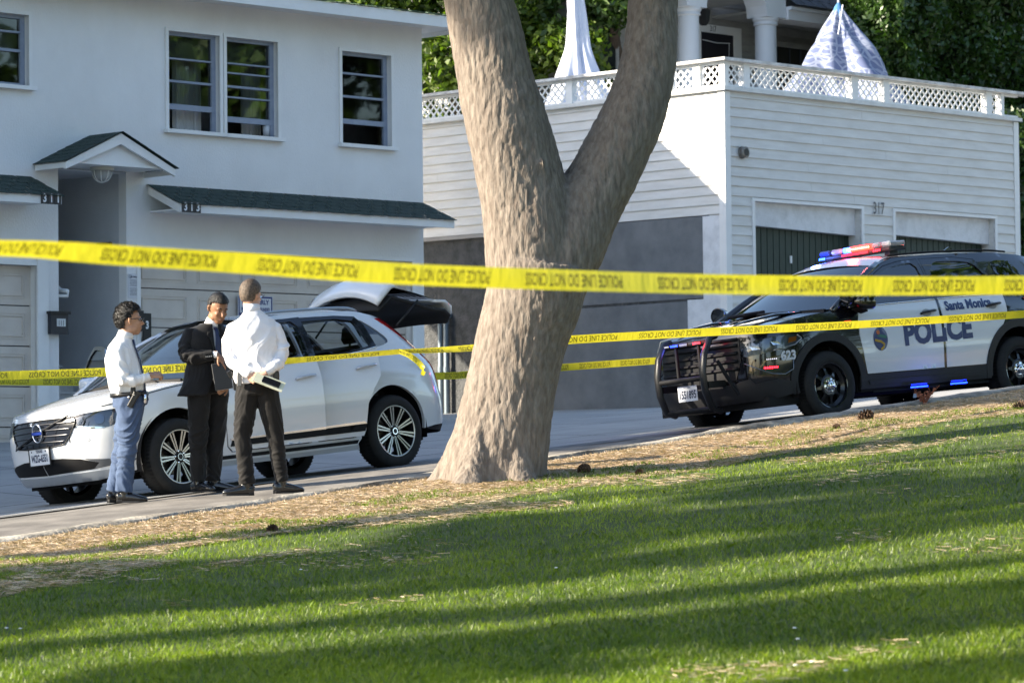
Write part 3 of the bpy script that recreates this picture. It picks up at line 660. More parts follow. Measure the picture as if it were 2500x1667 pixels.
# ================================================================ vegetation
rs = np.random.RandomState(4)
def leaves(P, size, name, mat, parent=None, tone=None, up=0., aspect=.5):
    n = len(P); P = np.asarray(P, float)
    d = rs.normal(size=(n, 3)); d[:, 2] -= up*.3; d /= np.linalg.norm(d, axis=1)[:, None]
    e = rs.normal(size=(n, 3)); e = np.cross(d, e); e /= np.linalg.norm(e, axis=1)[:, None]
    s = size*(.6+.8*rs.rand(n))[:, None]; V = np.empty((n, 4, 3))
    V[:, 0] = P-d*s*.5; V[:, 1] = P+e*s*aspect*.5; V[:, 2] = P+d*s*.5; V[:, 3] = P-e*s*aspect*.5
    if tone is None: tone = rs.rand(n)
    return npmesh(name, V.reshape(-1, 3), np.arange(n*4).reshape(n, 4), mat, parent, tone=np.repeat(tone, 4))
def blob_points(blobs, n, shell=.5):
    vol = np.array([b[1][0]*b[1][1]*b[1][2] for b in blobs])**.67; cnt = (n*vol/vol.sum()).astype(int); out = []
    for (c, r), k in zip(blobs, cnt):
        d = rs.normal(size=(k, 3)); d /= np.linalg.norm(d, axis=1)[:, None]; rad = shell+(1-shell)*rs.rand(k)**.6
        out.append(np.array(c)+d*rad[:, None]*np.array(r)*(1+.12*rs.normal(size=(k, 1))))
    return np.concatenate(out)
barkm = M('dark_bark', (.07, .05, .035), .95, c2=(.13, .1, .075), nscale=8, stretch=(1, 1, .3), bump=1, bscale=20, bdist=.03)
lf_dark = leafmat('leaf_dark', (.02, .045, .01), (.07, .13, .02), .25)
lf_hedge = leafmat('leaf_hedge', (.02, .045, .009), (.05, .10, .017), .25)
lf_bright = leafmat('leaf_bright', (.025, .05, .007), (.13, .19, .022), .4)
# hedge on the right
hedge = tag(MB().box((-.05, -.05, 0), (.05, .05, .1)).build('hedge', barkm), 'tall dense dark green hedge rising behind the right end of the terrace', 'hedge')
hedge.matrix_world = Matrix.Translation(Vector((3.37, 53.2, 0))) @ Matrix.Rotation(math.pi/4, 4, 'Z')
P = []
def surf(n, f): 
    a = rs.rand(n, 2); return np.array([f(x, y) for x, y in a])
def hz(x, y, z): return noise.noise(Vector((x*.9, y*.9, z*.9)))*.45+noise.noise(Vector((x*2.5, y*2.5, z*2.5)))*.2
P.append(surf(52000, lambda a, b: (lambda x, z: (x, 3.6+hz(x, 0, z)+abs(rs.normal())*.18, z))(8.55+a*9+hz(0, 5, b*6), 5.8+b*6)))
P.append(surf(26000, lambda a, b: (lambda y, z: (8.45+hz(4, y, z)+abs(rs.normal())*.18+(10.0-z)*.16, y, z))(3.3+a*1.5, 5.8+b*6)))
P.append(surf(14000, lambda a, b: (lambda x, z: (x, .8+hz(x, 0, z)+abs(rs.normal())*.18, z))(8.0+a*5, .5+b*5.8)))
P = np.concatenate(P); lv = leaves(P, .13, 'leaves', lf_hedge, hedge, up=1)
q = MB(); q.box((8.95, 4.2, .5), (20, 4.9, 11.5)); q.box((8.2, 1.3, .3), (20, 4.3, 5.9)); q.build('dark_infill', M('hedge_shade', (.008, .012, .004), 1), hedge)  # near-black solid boxes stand for the shade inside the hedge
# small trees between the two houses
def tree(name, label, base, h, blobs, n, size, mat, tr=.2, group=None, cat='tree'):
    o = empty(name, base, label=label, cat=cat, group=group); q = MB()
    q.tube([(0, 0, -.3), (.1, .05, h*.35), (-.05, .1, h*.7), (.05, 0, h)], [tr*1.3, tr, tr*.8, tr*.4], 12)
    for (c, r) in blobs[:6]: q.tube([(0, 0, h*.45), (c[0]*.5, c[1]*.5, c[2]*.6+h*.25), c], [tr*.5, tr*.35, tr*.15], 7)
    q.build('trunk', barkm, o, smooth=True)
    leaves(blob_points(blobs, n), size, 'crown', mat, o, up=1); return o
def rblobs(n, c, R, r, seed):
    g = random.Random(seed); out = []
    for _ in range(n):
        a = g.uniform(0, 6.28); rr = g.random()**.5; out.append(((c[0]+R[0]*rr*math.cos(a), c[1]+R[1]*rr*math.sin(a), c[2]+R[2]*g.uniform(-1, 1)), tuple(r*g.uniform(.6, 1.2) for _ in range(3))))
    return out
tree('citrus_tree', 'bright leaved tree catching the sun between the two houses', (-.9, 61.5, 1.0), 8.5, rblobs(40, (.3, 0, 6.9), (2.3, 1.2, 2.2), .62, 3), 46000, .15, lf_bright)
tree('shade_tree', 'dark leafy tree hanging over the furled white parasol', (1.9, 62.5, 5.5), 4.2, rblobs(12, (-.5, -1.5, 3.6), (1.0, 1.1, .9), .55, 8), 13000, .15, lf_dark)
tree('backyard_tree', 'dense dark backyard tree behind the bright leaved one', (-2.5, 69, 1.0), 8, rblobs(34, (2.5, 0, 6.8), (5.8, 1.2, 3.4), 1.5, 5), 36000, .3, lf_dark)
# park trees outside the view: they throw the stripes of shade over the lawn and mirror in glass and paint
shade_lb = ['slender park tree to the left throwing the widest band of shade on the upper lawn', 'thin park tree to the left casting the narrow middle shadow', 'park tree to the left shading the near lawn', 'thin park tree left of the camera shading the bottom of the lawn', 'bare stemmed thin park tree between the slender ones', 'tall park tree behind the slender ones far left']
for (yb, xt, R_, sd, n_), lb in zip([(23.6, -27, 1.35, 21, 11000), (20.4, -24, .75, 22, 6500), (17.1, -29, 1.3, 23, 10500), (14.6, -23, .6, 24, 5000), (18.9, -34, .4, 25, 2600), (21.9, -38, .6, 26, 3600)], shade_lb):
    yt = yb-.204*abs(xt); zt = G(xt, yt); zl = lawn_z(*uv(0, yb)); g = random.Random(sd); hs_ = [(.437*(abs(xt)+k)+zl-zt) for k in (-6.5, 6.5)]
    bl_ = [((g.uniform(-.6, .6), g.uniform(-R_, R_)*.75, hs_[0]+(hs_[1]-hs_[0])*(i+.5)/14), (R_*.55, R_*g.uniform(.35, .7), .42)) for i in range(14)]
    tree('park_tree', lb, (xt, yt, zt), hs_[1], bl_, n_, .26, lf_dark, .16, 'park trees beyond the left edge of the picture')
xt, yt = -19.5, 21.4; zt = G(xt, yt)  # unseen tree, added and placed to shade the upper trunk
tree('shading_tree', 'unseen tree added far left so its crown shades the top of the forked trunk', (xt, yt, zt), 16.5, [((random.Random(i).uniform(-1, 1), 3.2+random.Random(i+40).uniform(-2, 2), 13.8-zt+random.Random(i+80).uniform(-1.3, 1.9)), (.8, .8, .65)) for i in range(22)], 9000, .3, lf_dark, .16)
xt, yt = -17.0, 31.4; zt = G(xt, yt); g = random.Random(77)  # unseen tree added to put the police car in shade
tree('shading_tree', 'unseen broad tree added in front of the far left block to shade the police car', (xt, yt, zt), 12.5, [((g.uniform(-1.2, .6), g.uniform(-2.3, 3.7), g.uniform(7.4, 11.4)-zt), (.9, .9, .75)) for i in range(34)], 20000, .3, lf_dark, .18)
mirror_lb = ['broad tree right of the garage building across the street', 'broad tree to the right beside the police car', 'dense tree far right behind the parked police car', 'dense tree right of the camera on the lawn', 'large tree far to the right up the street', 'round tree behind the photographer on the lawn', 'wide tree behind the photographer to the left']
for (x, y, h, R_, sd), lb in zip([(22, 44, 11, 4, 31), (17, 30, 9, 3.4, 32), (30, 56, 13, 5, 33), (14, 17, 9, 3.2, 34), (30, 34, 12, 5, 35), (6, -16, 10, 4, 36), (-9, -18, 10, 4, 37)], mirror_lb):
    tree('park_tree', lb, (x, y, G(x, y)), h, rblobs(22, (0, 0, h*.58), (R_, R_, h*.36), 1.8, sd), 9000, .5, lf_dark, .3, 'park trees beyond the right edge and behind the camera')
# ---------------------------------------------------------------- the big forked tree
TZ = 28.6; 
def tp(px, py, dz=0): d = cam.matrix_world.to_3x3() @ Vector(((px*1.063-1250)/8300, -(py*1.063-833.5)/8300, -1)); d *= (TZ+dz)/d.y; return Vector(d)
ppm = 8300/TZ/1.063
def limb(spec):
    pts = [tp(x, y, dz) for x, y, w_, dz in spec]; return pts, [w_*.965/ppm/2 for x, y, w_, dz in spec]
trunk = [(1130, 1150, 262, 0), (1131, 1085, 246, 0), (1155, 980, 228, 0), (1179, 880, 218, 0), (1201, 780, 218, 0), (1226, 690, 228, 0), (1240, 610, 236, 0)]
left = [(1215, 640, 200, 0), (1218, 560, 215, 0), (1210, 480, 212, 0), (1196, 410, 206, 0), (1183, 350, 198, 0), (1158, 260, 185, 0), (1138, 190, 172, 0), (1112, 70, 168, 0), (1097, 0, 160, 0), (1060, -150, 150, 0), (1010, -330, 130, 0), (980, -520, 100, 0)]
right = [(1268, 640, 170, 0), (1310, 560, 175, .05), (1345, 480, 168, .1), (1377, 420, 158, .15), (1407, 360, 150, .2), (1438, 300, 140, .25), (1466, 235, 126, .3), (1485, 170, 118, .35), (1496, 100, 118, .4), (1502, 0, 120, .5), (1510, -150, 112, .6), (1540, -330, 100, .8), (1600, -520, 80, 1.0)]
bt = M('tree_bark', (.115, .09, .072), .92, c2=(.25, .212, .175), nscale=26, ndetail=12, stretch=(1, 1, .28), bump=.6, bscale=34, bdist=.03, ramp=(.3, .7), bstretch=(1, 1, .32))
T = empty('forked_tree', tuple(tp(1130, 1085)), label='thick grey brown forked tree trunk on the verge in the middle', cat='tree')
to = Vector(T.location)
def catmull(pts, rad, k=5):
    P_, R2 = [], []
    for i in range(len(pts)-1):
        a, b, c, d = pts[max(i-1, 0)], pts[i], pts[i+1], pts[min(i+2, len(pts)-1)]
        for j in range(k):
            t = j/k; P_.append(.5*((2*b)+(c-a)*t+(2*a-5*b+4*c-d)*t*t+(3*b-a-3*c+d)*t**3)); R2.append(rad[i]+(rad[i+1]-rad[i])*t)
    P_.append(pts[-1]); R2.append(rad[-1]); return P_, R2
q = MB()
for spec in (trunk, left, right):
    P_, R_ = catmull(*limb(spec)); q.tube([p-to for p in P_], R_, 40)
for (dx, dy, r) in ((-.36, .1, .14), (-.16, -.36, .15), (.22, -.32, .13), (.36, .1, .10)):   # root flare
    q.tube([Vector((dx*1.25, dy*1.2, -.2)), Vector((dx, dy, -.02)), Vector((dx*.62+.05, dy*.6, .45)), Vector((dx*.3+.15, dy*.3, 1.1))], [r*1.2, r, r*.8, r*.3], 14)
for (px, py, dz, s_) in ((1245, 385, -.2, .10),): c = tp(px, py, dz)-to; q.tube([c+Vector((-.05, -.02, 0)), c+Vector((.05, -.05, .02))], s_, 12)
tk = q.build('trunk', bt, T)
def voxel(o, size, smooth=3, fac=.5):
    m = o.modifiers.new('r', 'REMESH'); m.mode = 'VOXEL'; m.voxel_size = size
    s_ = o.modifiers.new('s', 'SMOOTH'); s_.iterations = smooth; s_.factor = fac
    dg = bpy.context.evaluated_depsgraph_get(); me = bpy.data.meshes.new_from_object(o.evaluated_get(dg))
    o.modifiers.clear(); old_ = o.data; mats = list(old_.materials); o.data = me; bpy.data.meshes.remove(old_)
    me.materials.clear()
    for m_ in mats: me.materials.append(m_)
    me.polygons.foreach_set('use_smooth', [True]*len(me.polygons)); return o
def displace(o, fn):
    me = o.data; n = len(me.vertices); N_ = [v.normal.copy() for v in me.vertices]
    co = [v.co.copy() for v in me.vertices]
    for i, v in enumerate(me.vertices): v.co = co[i]+fn(co[i], N_[i])
    me.update()
voxel(tk, .016, 12)
def barkd(p, n):
    r = noise.ridged_multi_fractal(Vector((p.x*5.5, p.y*5.5, p.z*1.9)), 1, 2.1, 4, 1, 2)
    return n*(.05*noise.noise(Vector((p.x*1.6, p.y*1.6, p.z*.8)))-.004*r+.006*noise.noise(Vector((p.x*16, p.y*16, p.z*5)))-.008*max(0, 1-5*abs(noise.noise(Vector((p.x*13, p.y*13, p.z*3.2)))))-.007*max(0, 1-4*abs(noise.noise(Vector((p.x*26+3, p.y*26, p.z*7)))))+.010)
displace(tk, barkd)
crown = []
for s_ in range(40):
    g = random.Random(s_+50); crown.append(((g.uniform(-2.4, 3.8), g.uniform(-2.5, 3.0), g.uniform(5.9, 8.8)), (1.15*g.uniform(.7, 1.2),)*3))
leaves(blob_points(crown, 42000), .24, 'crown', lf_dark, T, up=1)
q = MB(); e1 = tp(980, -520)-to; e2 = tp(1600, -520, 1)-to
for k, (c, r) in enumerate(crown[:12]): q.tube([e1 if c[0] < .6 else e2, (Vector(c)+(e1 if c[0] < .6 else e2))/2+Vector((0, 0, .3)), c], [.14, .09, .03], 7)
q.build('branches', bt, T, smooth=True)
# ---------------------------------------------------------------- grass
def sample(n, zmin, zmax, vmin, vmax, margin=1.25):
    out = []; tot = 0
    while tot < n:
        k = n*2; Y = 1/(1/zmax+(1/zmin-1/zmax)*rs.rand(k)); X = (rs.rand(k)*2-1)*.1506*margin*Y
        v = (X-Y)*S; m = (v > vmin) & (v < vmax); out.append(np.stack([X[m], Y[m]], 1)); tot += m.sum()
    return np.concatenate(out)[:n]
def zs(XY): return np.array([lawn_z((x+y)*S, (x-y)*S) for x, y in XY])
def blades(n, XY, h, w, mat, name, tonef=None):
    Z = zs(XY); B = np.column_stack([XY, Z-.005]); a = rs.rand(n)*6.28; hh = h*(.5+rs.rand(n)); ln = rs.normal(size=(n, 2))*.45
    side = np.column_stack([np.cos(a), np.sin(a), np.zeros(n)])*w*.5
    tip = B+np.column_stack([ln*hh[:, None], hh]); mid = (B+tip)/2+np.column_stack([-ln*hh[:, None]*.2, hh*.1])
    V = np.stack([B-side, B+side, mid+side*.8, tip, mid-side*.8], 1)
    f = np.arange(n)[:, None]*5+np.array([[0, 1, 2, 3, 4]])
    tn = tonef(XY) if tonef else rs.rand(n)
    return npmesh(name, V.reshape(-1, 3), f, mat, tone=np.repeat(tn, 5))
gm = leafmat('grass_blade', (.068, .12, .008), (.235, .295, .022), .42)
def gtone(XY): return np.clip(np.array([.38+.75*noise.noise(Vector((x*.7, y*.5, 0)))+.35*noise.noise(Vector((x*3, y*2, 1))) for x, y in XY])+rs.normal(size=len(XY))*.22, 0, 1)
def patchy(XY, thr, s=.9):
    k = np.array([noise.noise(Vector((x*s, y*s, 5.)))+.5*noise.noise(Vector((x*s*3, y*s*3, 2.))) for x, y in XY]); return XY[k > thr]
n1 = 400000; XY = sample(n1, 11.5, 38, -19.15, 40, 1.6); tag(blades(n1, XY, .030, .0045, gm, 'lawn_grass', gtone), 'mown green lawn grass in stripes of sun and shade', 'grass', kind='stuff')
XY = patchy(sample(26000, 17, 38, -20.0, -19.1), -.05, 1.6); tag(blades(len(XY), XY, .035, .005, gm, 'verge_grass', gtone), 'sparse grass tufts growing through the pine straw', 'grass', kind='stuff')
sm = leafmat('straw', (.25, .17, .10), (.62, .49, .35), .1)
def straw(n, XY, L, w, name, lift=.012):
    Z = zs(XY)+lift*(.3+rs.rand(n)); a = rs.rand(n)*6.28; l = L*(.4+rs.rand(n)); tl = rs.normal(size=n)*.10
    d = np.column_stack([np.cos(a), np.sin(a), tl]); e = np.column_stack([-np.sin(a), np.cos(a), rs.normal(size=n)*.8]); e /= np.linalg.norm(e, axis=1)[:, None]
    C = np.column_stack([XY, Z]); V = np.stack([C-d*l[:, None]/2-e*w/2, C+d*l[:, None]/2-e*w/2, C+d*l[:, None]/2+e*w/2, C-d*l[:, None]/2+e*w/2], 1)
    return npmesh(name, V.reshape(-1, 3), np.arange(n*4).reshape(n, 4), sm, tone=np.repeat(rs.rand(n), 4))
n2 = 110000; XY = sample(n2, 17, 40, -21.12, -19.0); tag(straw(n2, XY, .09, .0035, 'pine_straw'), 'brown pine needle litter along the kerb', 'pine straw', kind='stuff')
XY = patchy(sample(26000, 15, 38, -19.1, -17.5), .12, .8); tag(straw(len(XY), XY, .09, .0035, 'scattered_straw', .03), 'scattered brown needles on the lawn edge', 'pine straw', kind='stuff')
XY = patchy(sample(30000, 12.5, 34, -17.6, -5), .42, .55); tag(straw(len(XY), XY, .07, .004, 'fallen_needles', .03), 'thin patches of brown needles among the lawn grass', 'pine straw', kind='stuff')
XY = sample(5000, 17, 40, -21.14, -20.85); tag(blades(5000, XY, .03, .005, sm, 'dry_grass'), 'dry blond grass fringe behind the kerb stones', 'dry grass', kind='stuff')
conem = M('cone_brown', (.06, .035, .02), .9, c2=(.16, .1, .06), nscale=20)
def cone(x, y, s, lb, sd):
    q = MB(); g = random.Random(sd); c = Vector((x, y, lawn_z(*uv(x, y))+s*.35)); rot = Matrix.Rotation(g.uniform(0, 3), 3, 'Z') @ Matrix.Rotation(1.2, 3, 'X')
    for i in range(70):
        t = i/69; ph = i*2.4; r = s*.5*math.sin(math.pi*(.12+.8*t)); p = Vector((r*math.cos(ph), r*math.sin(ph), (t-.5)*s*1.5)); o_ = Vector((math.cos(ph), math.sin(ph), .9))*s*.13
        e = Vector((-math.sin(ph), math.cos(ph), 0))*s*.16; q.add([c+rot@(p*.5-e), c+rot@(p*.5+e), c+rot@(p+o_+e*.6), c+rot@(p+o_-e*.6), c+rot@(p+o_*.5-Vector((0, 0, s*.1)))], [(0, 1, 2, 3), (3, 2, 4)])
    tag(q.build('pine_cone', conem), lb, 'pine cone', 'pine cones on the verge')
def at_ground(px, py):
    d = cam.matrix_world.to_3x3() @ Vector(((px-1250)/8300, -(py-833.5)/8300, -1)); d /= d.y; Y = 10.
    while Y < 60:
        if d.z*Y < G(d.x*Y, Y): break
        Y += .02
    return d.x*Y, Y
cl = ['dark pine cone on the straw just right of the trunk foot', 'pine cone at the lawn edge right of the trunk', 'grey brown pine cone below the bumper of the police car', 'large dark pine cone on the straw below the police car front wheel', 'pine cone on the sunlit grass at lower left centre', 'pine cone at the right edge of the verge']
for i, ((px, py), s_) in enumerate(zip([(1425, 1152), (1560, 1150), (2042, 1058), (2112, 1035), (663, 1297), (2490, 998)], (.09, .06, .06, .11, .07, .10))): cone(*at_ground(px, py), s_, cl[i], i)
# small rust coloured sprout by the kerb
x, y = at_ground(2258, 990); q = MB(); g = random.Random(3); base = Vector((x, y, lawn_z(*uv(x, y))))
for k in range(16):
    a = g.uniform(0, 6.28); L = g.uniform(.08, .2); tip = base+Vector((math.cos(a)*L*.7, math.sin(a)*L*.5, L*.9)); q.tube([base, (base+tip)/2+Vector((0, 0, .02)), tip], [.006, .005, .003], 4)
    for j in range(7):
        c = base.lerp(tip, .35+.65*j/6); d = Vector((g.uniform(-1, 1), g.uniform(-1, 1), g.uniform(0, 1))).normalized()*.035; e = d.orthogonal().normalized()*.008; q.add([c, c+d*.5+e, c+d, c+d*.5-e], [(0, 1, 2, 3)])
tag(q.build('weed', M('rust_leaf', (.25, .09, .05), .8)), 'small rust red weed at the kerb below the police car', 'weed')
# white daisies
dm = M('daisy', (.75, .75, .7), .6); spots = [(1358, 1398), (1940, 1542), (1948, 1568), (1982, 1630), (1942, 1638), (2065, 1655), (735, 1396), (50, 1562), (16, 1560)]
dl = ['small white daisy in the middle of the lawn', 'small white daisy, upper of the close pair on the right lawn', 'small white daisy, lower of the close pair on the right lawn', 'small white daisy in shade, right of its neighbour near the bottom', 'small white daisy in shade, left of its neighbour near the bottom', 'small white daisy on the sunny strip at the bottom right', 'small white daisy on the sunny strip left of centre', 'small white daisy near the left edge, right of its twin', 'small white daisy nearest the left edge of the lawn']
for (px, py), lb in zip(spots, dl):
    x, y = at_ground(px, py); z = lawn_z(*uv(x, y)); q = MB(); q.lathe([(0, .045), (.007, .047), (.012, .043)], 8, 'Z', (x, y, z)); tag(q.build('daisy', dm), lb, 'flower', 'daisies in the lawn')
# ================================================================ barrier tapes
tapem = bpy.data.materials.new('yellow_tape'); tapem.use_nodes = True; t = tapem.node_tree; b = t.nodes['Principled BSDF']
b.inputs['Base Color'].default_value = (.60, .55, .03, 1); b.inputs['Roughness'].default_value = .35
tl = node(t, 'ShaderNodeBsdfTranslucent'); tl.inputs[0].default_value = (.70, .62, .03, 1); ms = node(t, 'ShaderNodeMixShader'); ms.inputs[0].default_value = .35
t.links.new(b.outputs[0], ms.inputs[1]); t.links.new(tl.outputs[0], ms.inputs[2]); t.links.new(ms.outputs[0], t.nodes['Material Output'].inputs[0])
bn_n = node(t, 'ShaderNodeTexNoise'); bn_n.inputs['Scale'].default_value = 22; bn_n.inputs['Detail'].default_value = 4; bn_b = node(t, 'ShaderNodeBump'); bn_b.inputs['Strength'].default_value = .5; bn_b.inputs['Distance'].default_value = .02
tcc = node(t, 'ShaderNodeTexCoord'); mpp = node(t, 'ShaderNodeMapping'); mpp.inputs['Scale'].default_value = (1, 1, .25); t.links.new(tcc.outputs['Object'], mpp.inputs[0]); t.links.new(mpp.outputs[0], bn_n.inputs[0]); t.links.new(bn_n.outputs[0], bn_b.inputs['Height']); t.links.new(bn_b.outputs[0], b.inputs['Normal']); t.links.new(bn_b.outputs[0], tl.inputs['Normal'])
tink = M('tape_ink', (.02, .02, .015), .6)
def ray(px, py, Y): d = cam.matrix_world.to_3x3() @ Vector(((px-1250)/8300, -(py-833.5)/8300, -1)); return d*(Y/d.y)
def tape(label, ctrl, width, period, phase, flip, text_len, name='barrier_tape', tsize=.62, bold=0., nseg=None, xs=1., wob=.06, seed=0):
    """ctrl: (px, py, depth, tilt); tilt = lean of the strip about its length"""
    P_ = [ray(a, b, c) for a, b, c, d in ctrl]; Tl = [d for a, b, c, d in ctrl]; P_, Tl = catmull(P_, Tl, 12)
    L = [0]
    for a, b in zip(P_, P_[1:]): L.append(L[-1]+(b-a).length)
    def at(s, w_):
        s = min(max(s, 0), L[-1]-1e-4); i = int(np.searchsorted(L, s, 'right'))-1; f = (s-L[i])/(L[i+1]-L[i]); c = P_[i].lerp(P_[i+1], f); d = (P_[i+1]-P_[i]).normalized()
        tilt = Tl[i]+(Tl[i+1]-Tl[i])*f+wob*noise.noise(Vector((s*1.1, seed, 0)))*4
        side = Vector((0, -1, 0)); side = (side-d*side.dot(d)).normalized(); up = side.cross(d)*-1
        if up.z < 0: up = -up
        wdir = up*math.cos(tilt)+side*math.sin(tilt); nrm = side*math.cos(tilt)-up*math.sin(tilt)
        return c+wdir*w_+nrm*(.004*math.sin(w_/width*3+s*2)), nrm
    n = int(L[-1]/.035); q = MB(); V = []; rows = 5
    for i in range(n+1):
        for j in range(rows): V.append(at(L[-1]*i/n, (j/(rows-1)-.5)*width)[0])
    q.add(V, [(i*rows+j, (i+1)*rows+j, (i+1)*rows+j+1, i*rows+j+1) for i in range(n) for j in range(rows-1)])
    o = q.build(name, tapem, smooth=True); tag(o, label, 'barrier tape')
    tv, tf = text2d('POLICE LINE DO NOT CROSS', 1., bold, res=2); xs_ = [v[0] for v in tv]; sc_ = text_len/(max(xs_)-min(xs_)); ys = [v[1] for v in tv]; hs = tsize*width/(max(ys)-min(ys)); y0 = (max(ys)+min(ys))/2; x0 = min(xs_)
    s = phase-period
    while s < L[-1]:
        q = MB()
        if s+text_len > 0:
            vs = []
            ok = True
            for (x, y) in tv:
                sx = s+text_len-(x-x0)*sc_; yy = (y-y0)*hs
                if flip == 'rot': yy = -yy
                if not 0 < sx < L[-1]: ok = False
                c, nr = at(sx, yy); vs.append(c+nr*(.0012 if nr.y < 0 else -.0012))
            if ok: q.add(vs, tf)
            elif 0 < s+text_len and s < L[-1]:   # partial word at the end: keep the faces that are on the tape
                keep = [f for f in tf if all(0 < s+text_len-(tv[i][0]-x0)*sc_ < L[-1] for i in f)]; q.add(vs, keep)
        if q.f: q.build('lettering', tink, o)
        s += period
    return o, at, L[-1]
tape('foreground barrier tape stretched across the whole picture above the cars', [(-1500, 590, 9.4, .9), (-600, 597, 10.3, .95), (0, 606, 11.0, .95), (150, 613, 11.2, .75), (300, 624, 11.35, .5), (600, 643, 11.6, .2), (950, 667, 12.0, .1), (1300, 681, 12.4, .1), (1700, 693, 12.8, .15), (2100, 698, 13.3, .05), (2500, 696, 13.8, .1), (3300, 686, 14.9, .1), (4300, 668, 16.4, .1)], .076, .593, .22, 'rot', .431, seed=3, bold=.009, wob=.09)
tape('barrier tape running left from its knot behind the three men', [(-900, 940, 30.6, .2), (-300, 925, 31.1, .2), (0, 917, 31.2, .2), (260, 908, 31.2, .2), (430, 899, 31.1, .2), (700, 881, 31.0, .8), (860, 868, 31.0, .95), (978, 858, 31.0, 1.0)], .082, .86, .12, 'mir', .66, seed=5, bold=.0, wob=.03)
tape('sunlit barrier tape from the knot past the trunk and the police car', [(975, 858, 31.0, 1.0), (1060, 855, 30.6, .9), (1155, 849, 30.1, .8), (1290, 838, 29.6, .5), (1400, 829, 29.6, .2), (1700, 812, 30.6, .3), (2100, 792, 32.2, .3), (2500, 767, 33.6, .4), (3100, 728, 36, .4), (3700, 690, 38.5, .4)], .076, 1.06, .93, 'rot', .79, seed=9, bold=.0, wob=.03)
tape('loose end of tape hanging from the knot over the white car', [(975, 858, 30.95, .5), (1000, 868, 30.9, .2), (1022, 885, 30.9, -.3), (1034, 902, 30.9, .4), (1031, 916, 30.9, .8)], .05, .5, -.1, 'rot', .3, seed=9, bold=.0, wob=.1)
tape('paler barrier tape running behind both cars along the grey wall', [(-900, 928, 35.4, .1), (-300, 930, 35.9, .1), (0, 931, 36.0, .1), (180, 932, 36.1, .1), (600, 932, 36.6, .1), (1070, 918, 37.8, .1), (1145, 914, 38.0, .1), (1385, 896, 38.6, .1), (1625, 879, 39.4, .1), (1900, 862, 40.5, .1)], .08, .58, .2, 'mir', .43, seed=2, bold=.004, tsize=.7, wob=.02)
# ================================================================ vehicles
carwhite = M('car_white', (.70, .71, .73), .22, spec=.6, coat=1)
carblack = M('car_black', (.004, .004, .006), .15, spec=.6, coat=1)
plast = M('black_plastic', (.009, .009, .010), .65, spec=.25, bump=.1, bscale=200)
clad = M('grey_cladding', (.016, .016, .018), .6, bump=.15, bscale=150)
gloss = M('gloss_black', (.01, .011, .016), .12, coat=1)
rubber = M('tyre_rubber', (.010, .010, .010), .8, c2=(.016, .016, .016), nscale=12)
chrome = M('chrome', (.8, .8, .82), .12, 1.)
alu = M('machined_alloy', (.55, .53, .5), .28, .9)
dkmetal = M('dark_metal', (.03, .03, .032), .4, .6)
sideglass = glassmat('side_glass', (.5, .54, .56), .05)
tint = glassmat('tinted_glass', (.05, .06, .07), .10)
wsglass = glassmat('windscreen_glass', (.30, .34, .34), .12)
clearlens = glassmat('lamp_lens', (.75, .8, .85), .06)
redlens = M('red_lens', (.42, .008, .012), .15, coat=1)
amber = M('amber_lens', (.8, .22, .02), .2, coat=1)
plate_m = M('plate_white', (.68, .7, .74), .45)
plate_ink = M('plate_ink', (.015, .02, .06), .5)
def smooth01(t): t = min(1, max(0, t)); return t*t*(3-2*t)
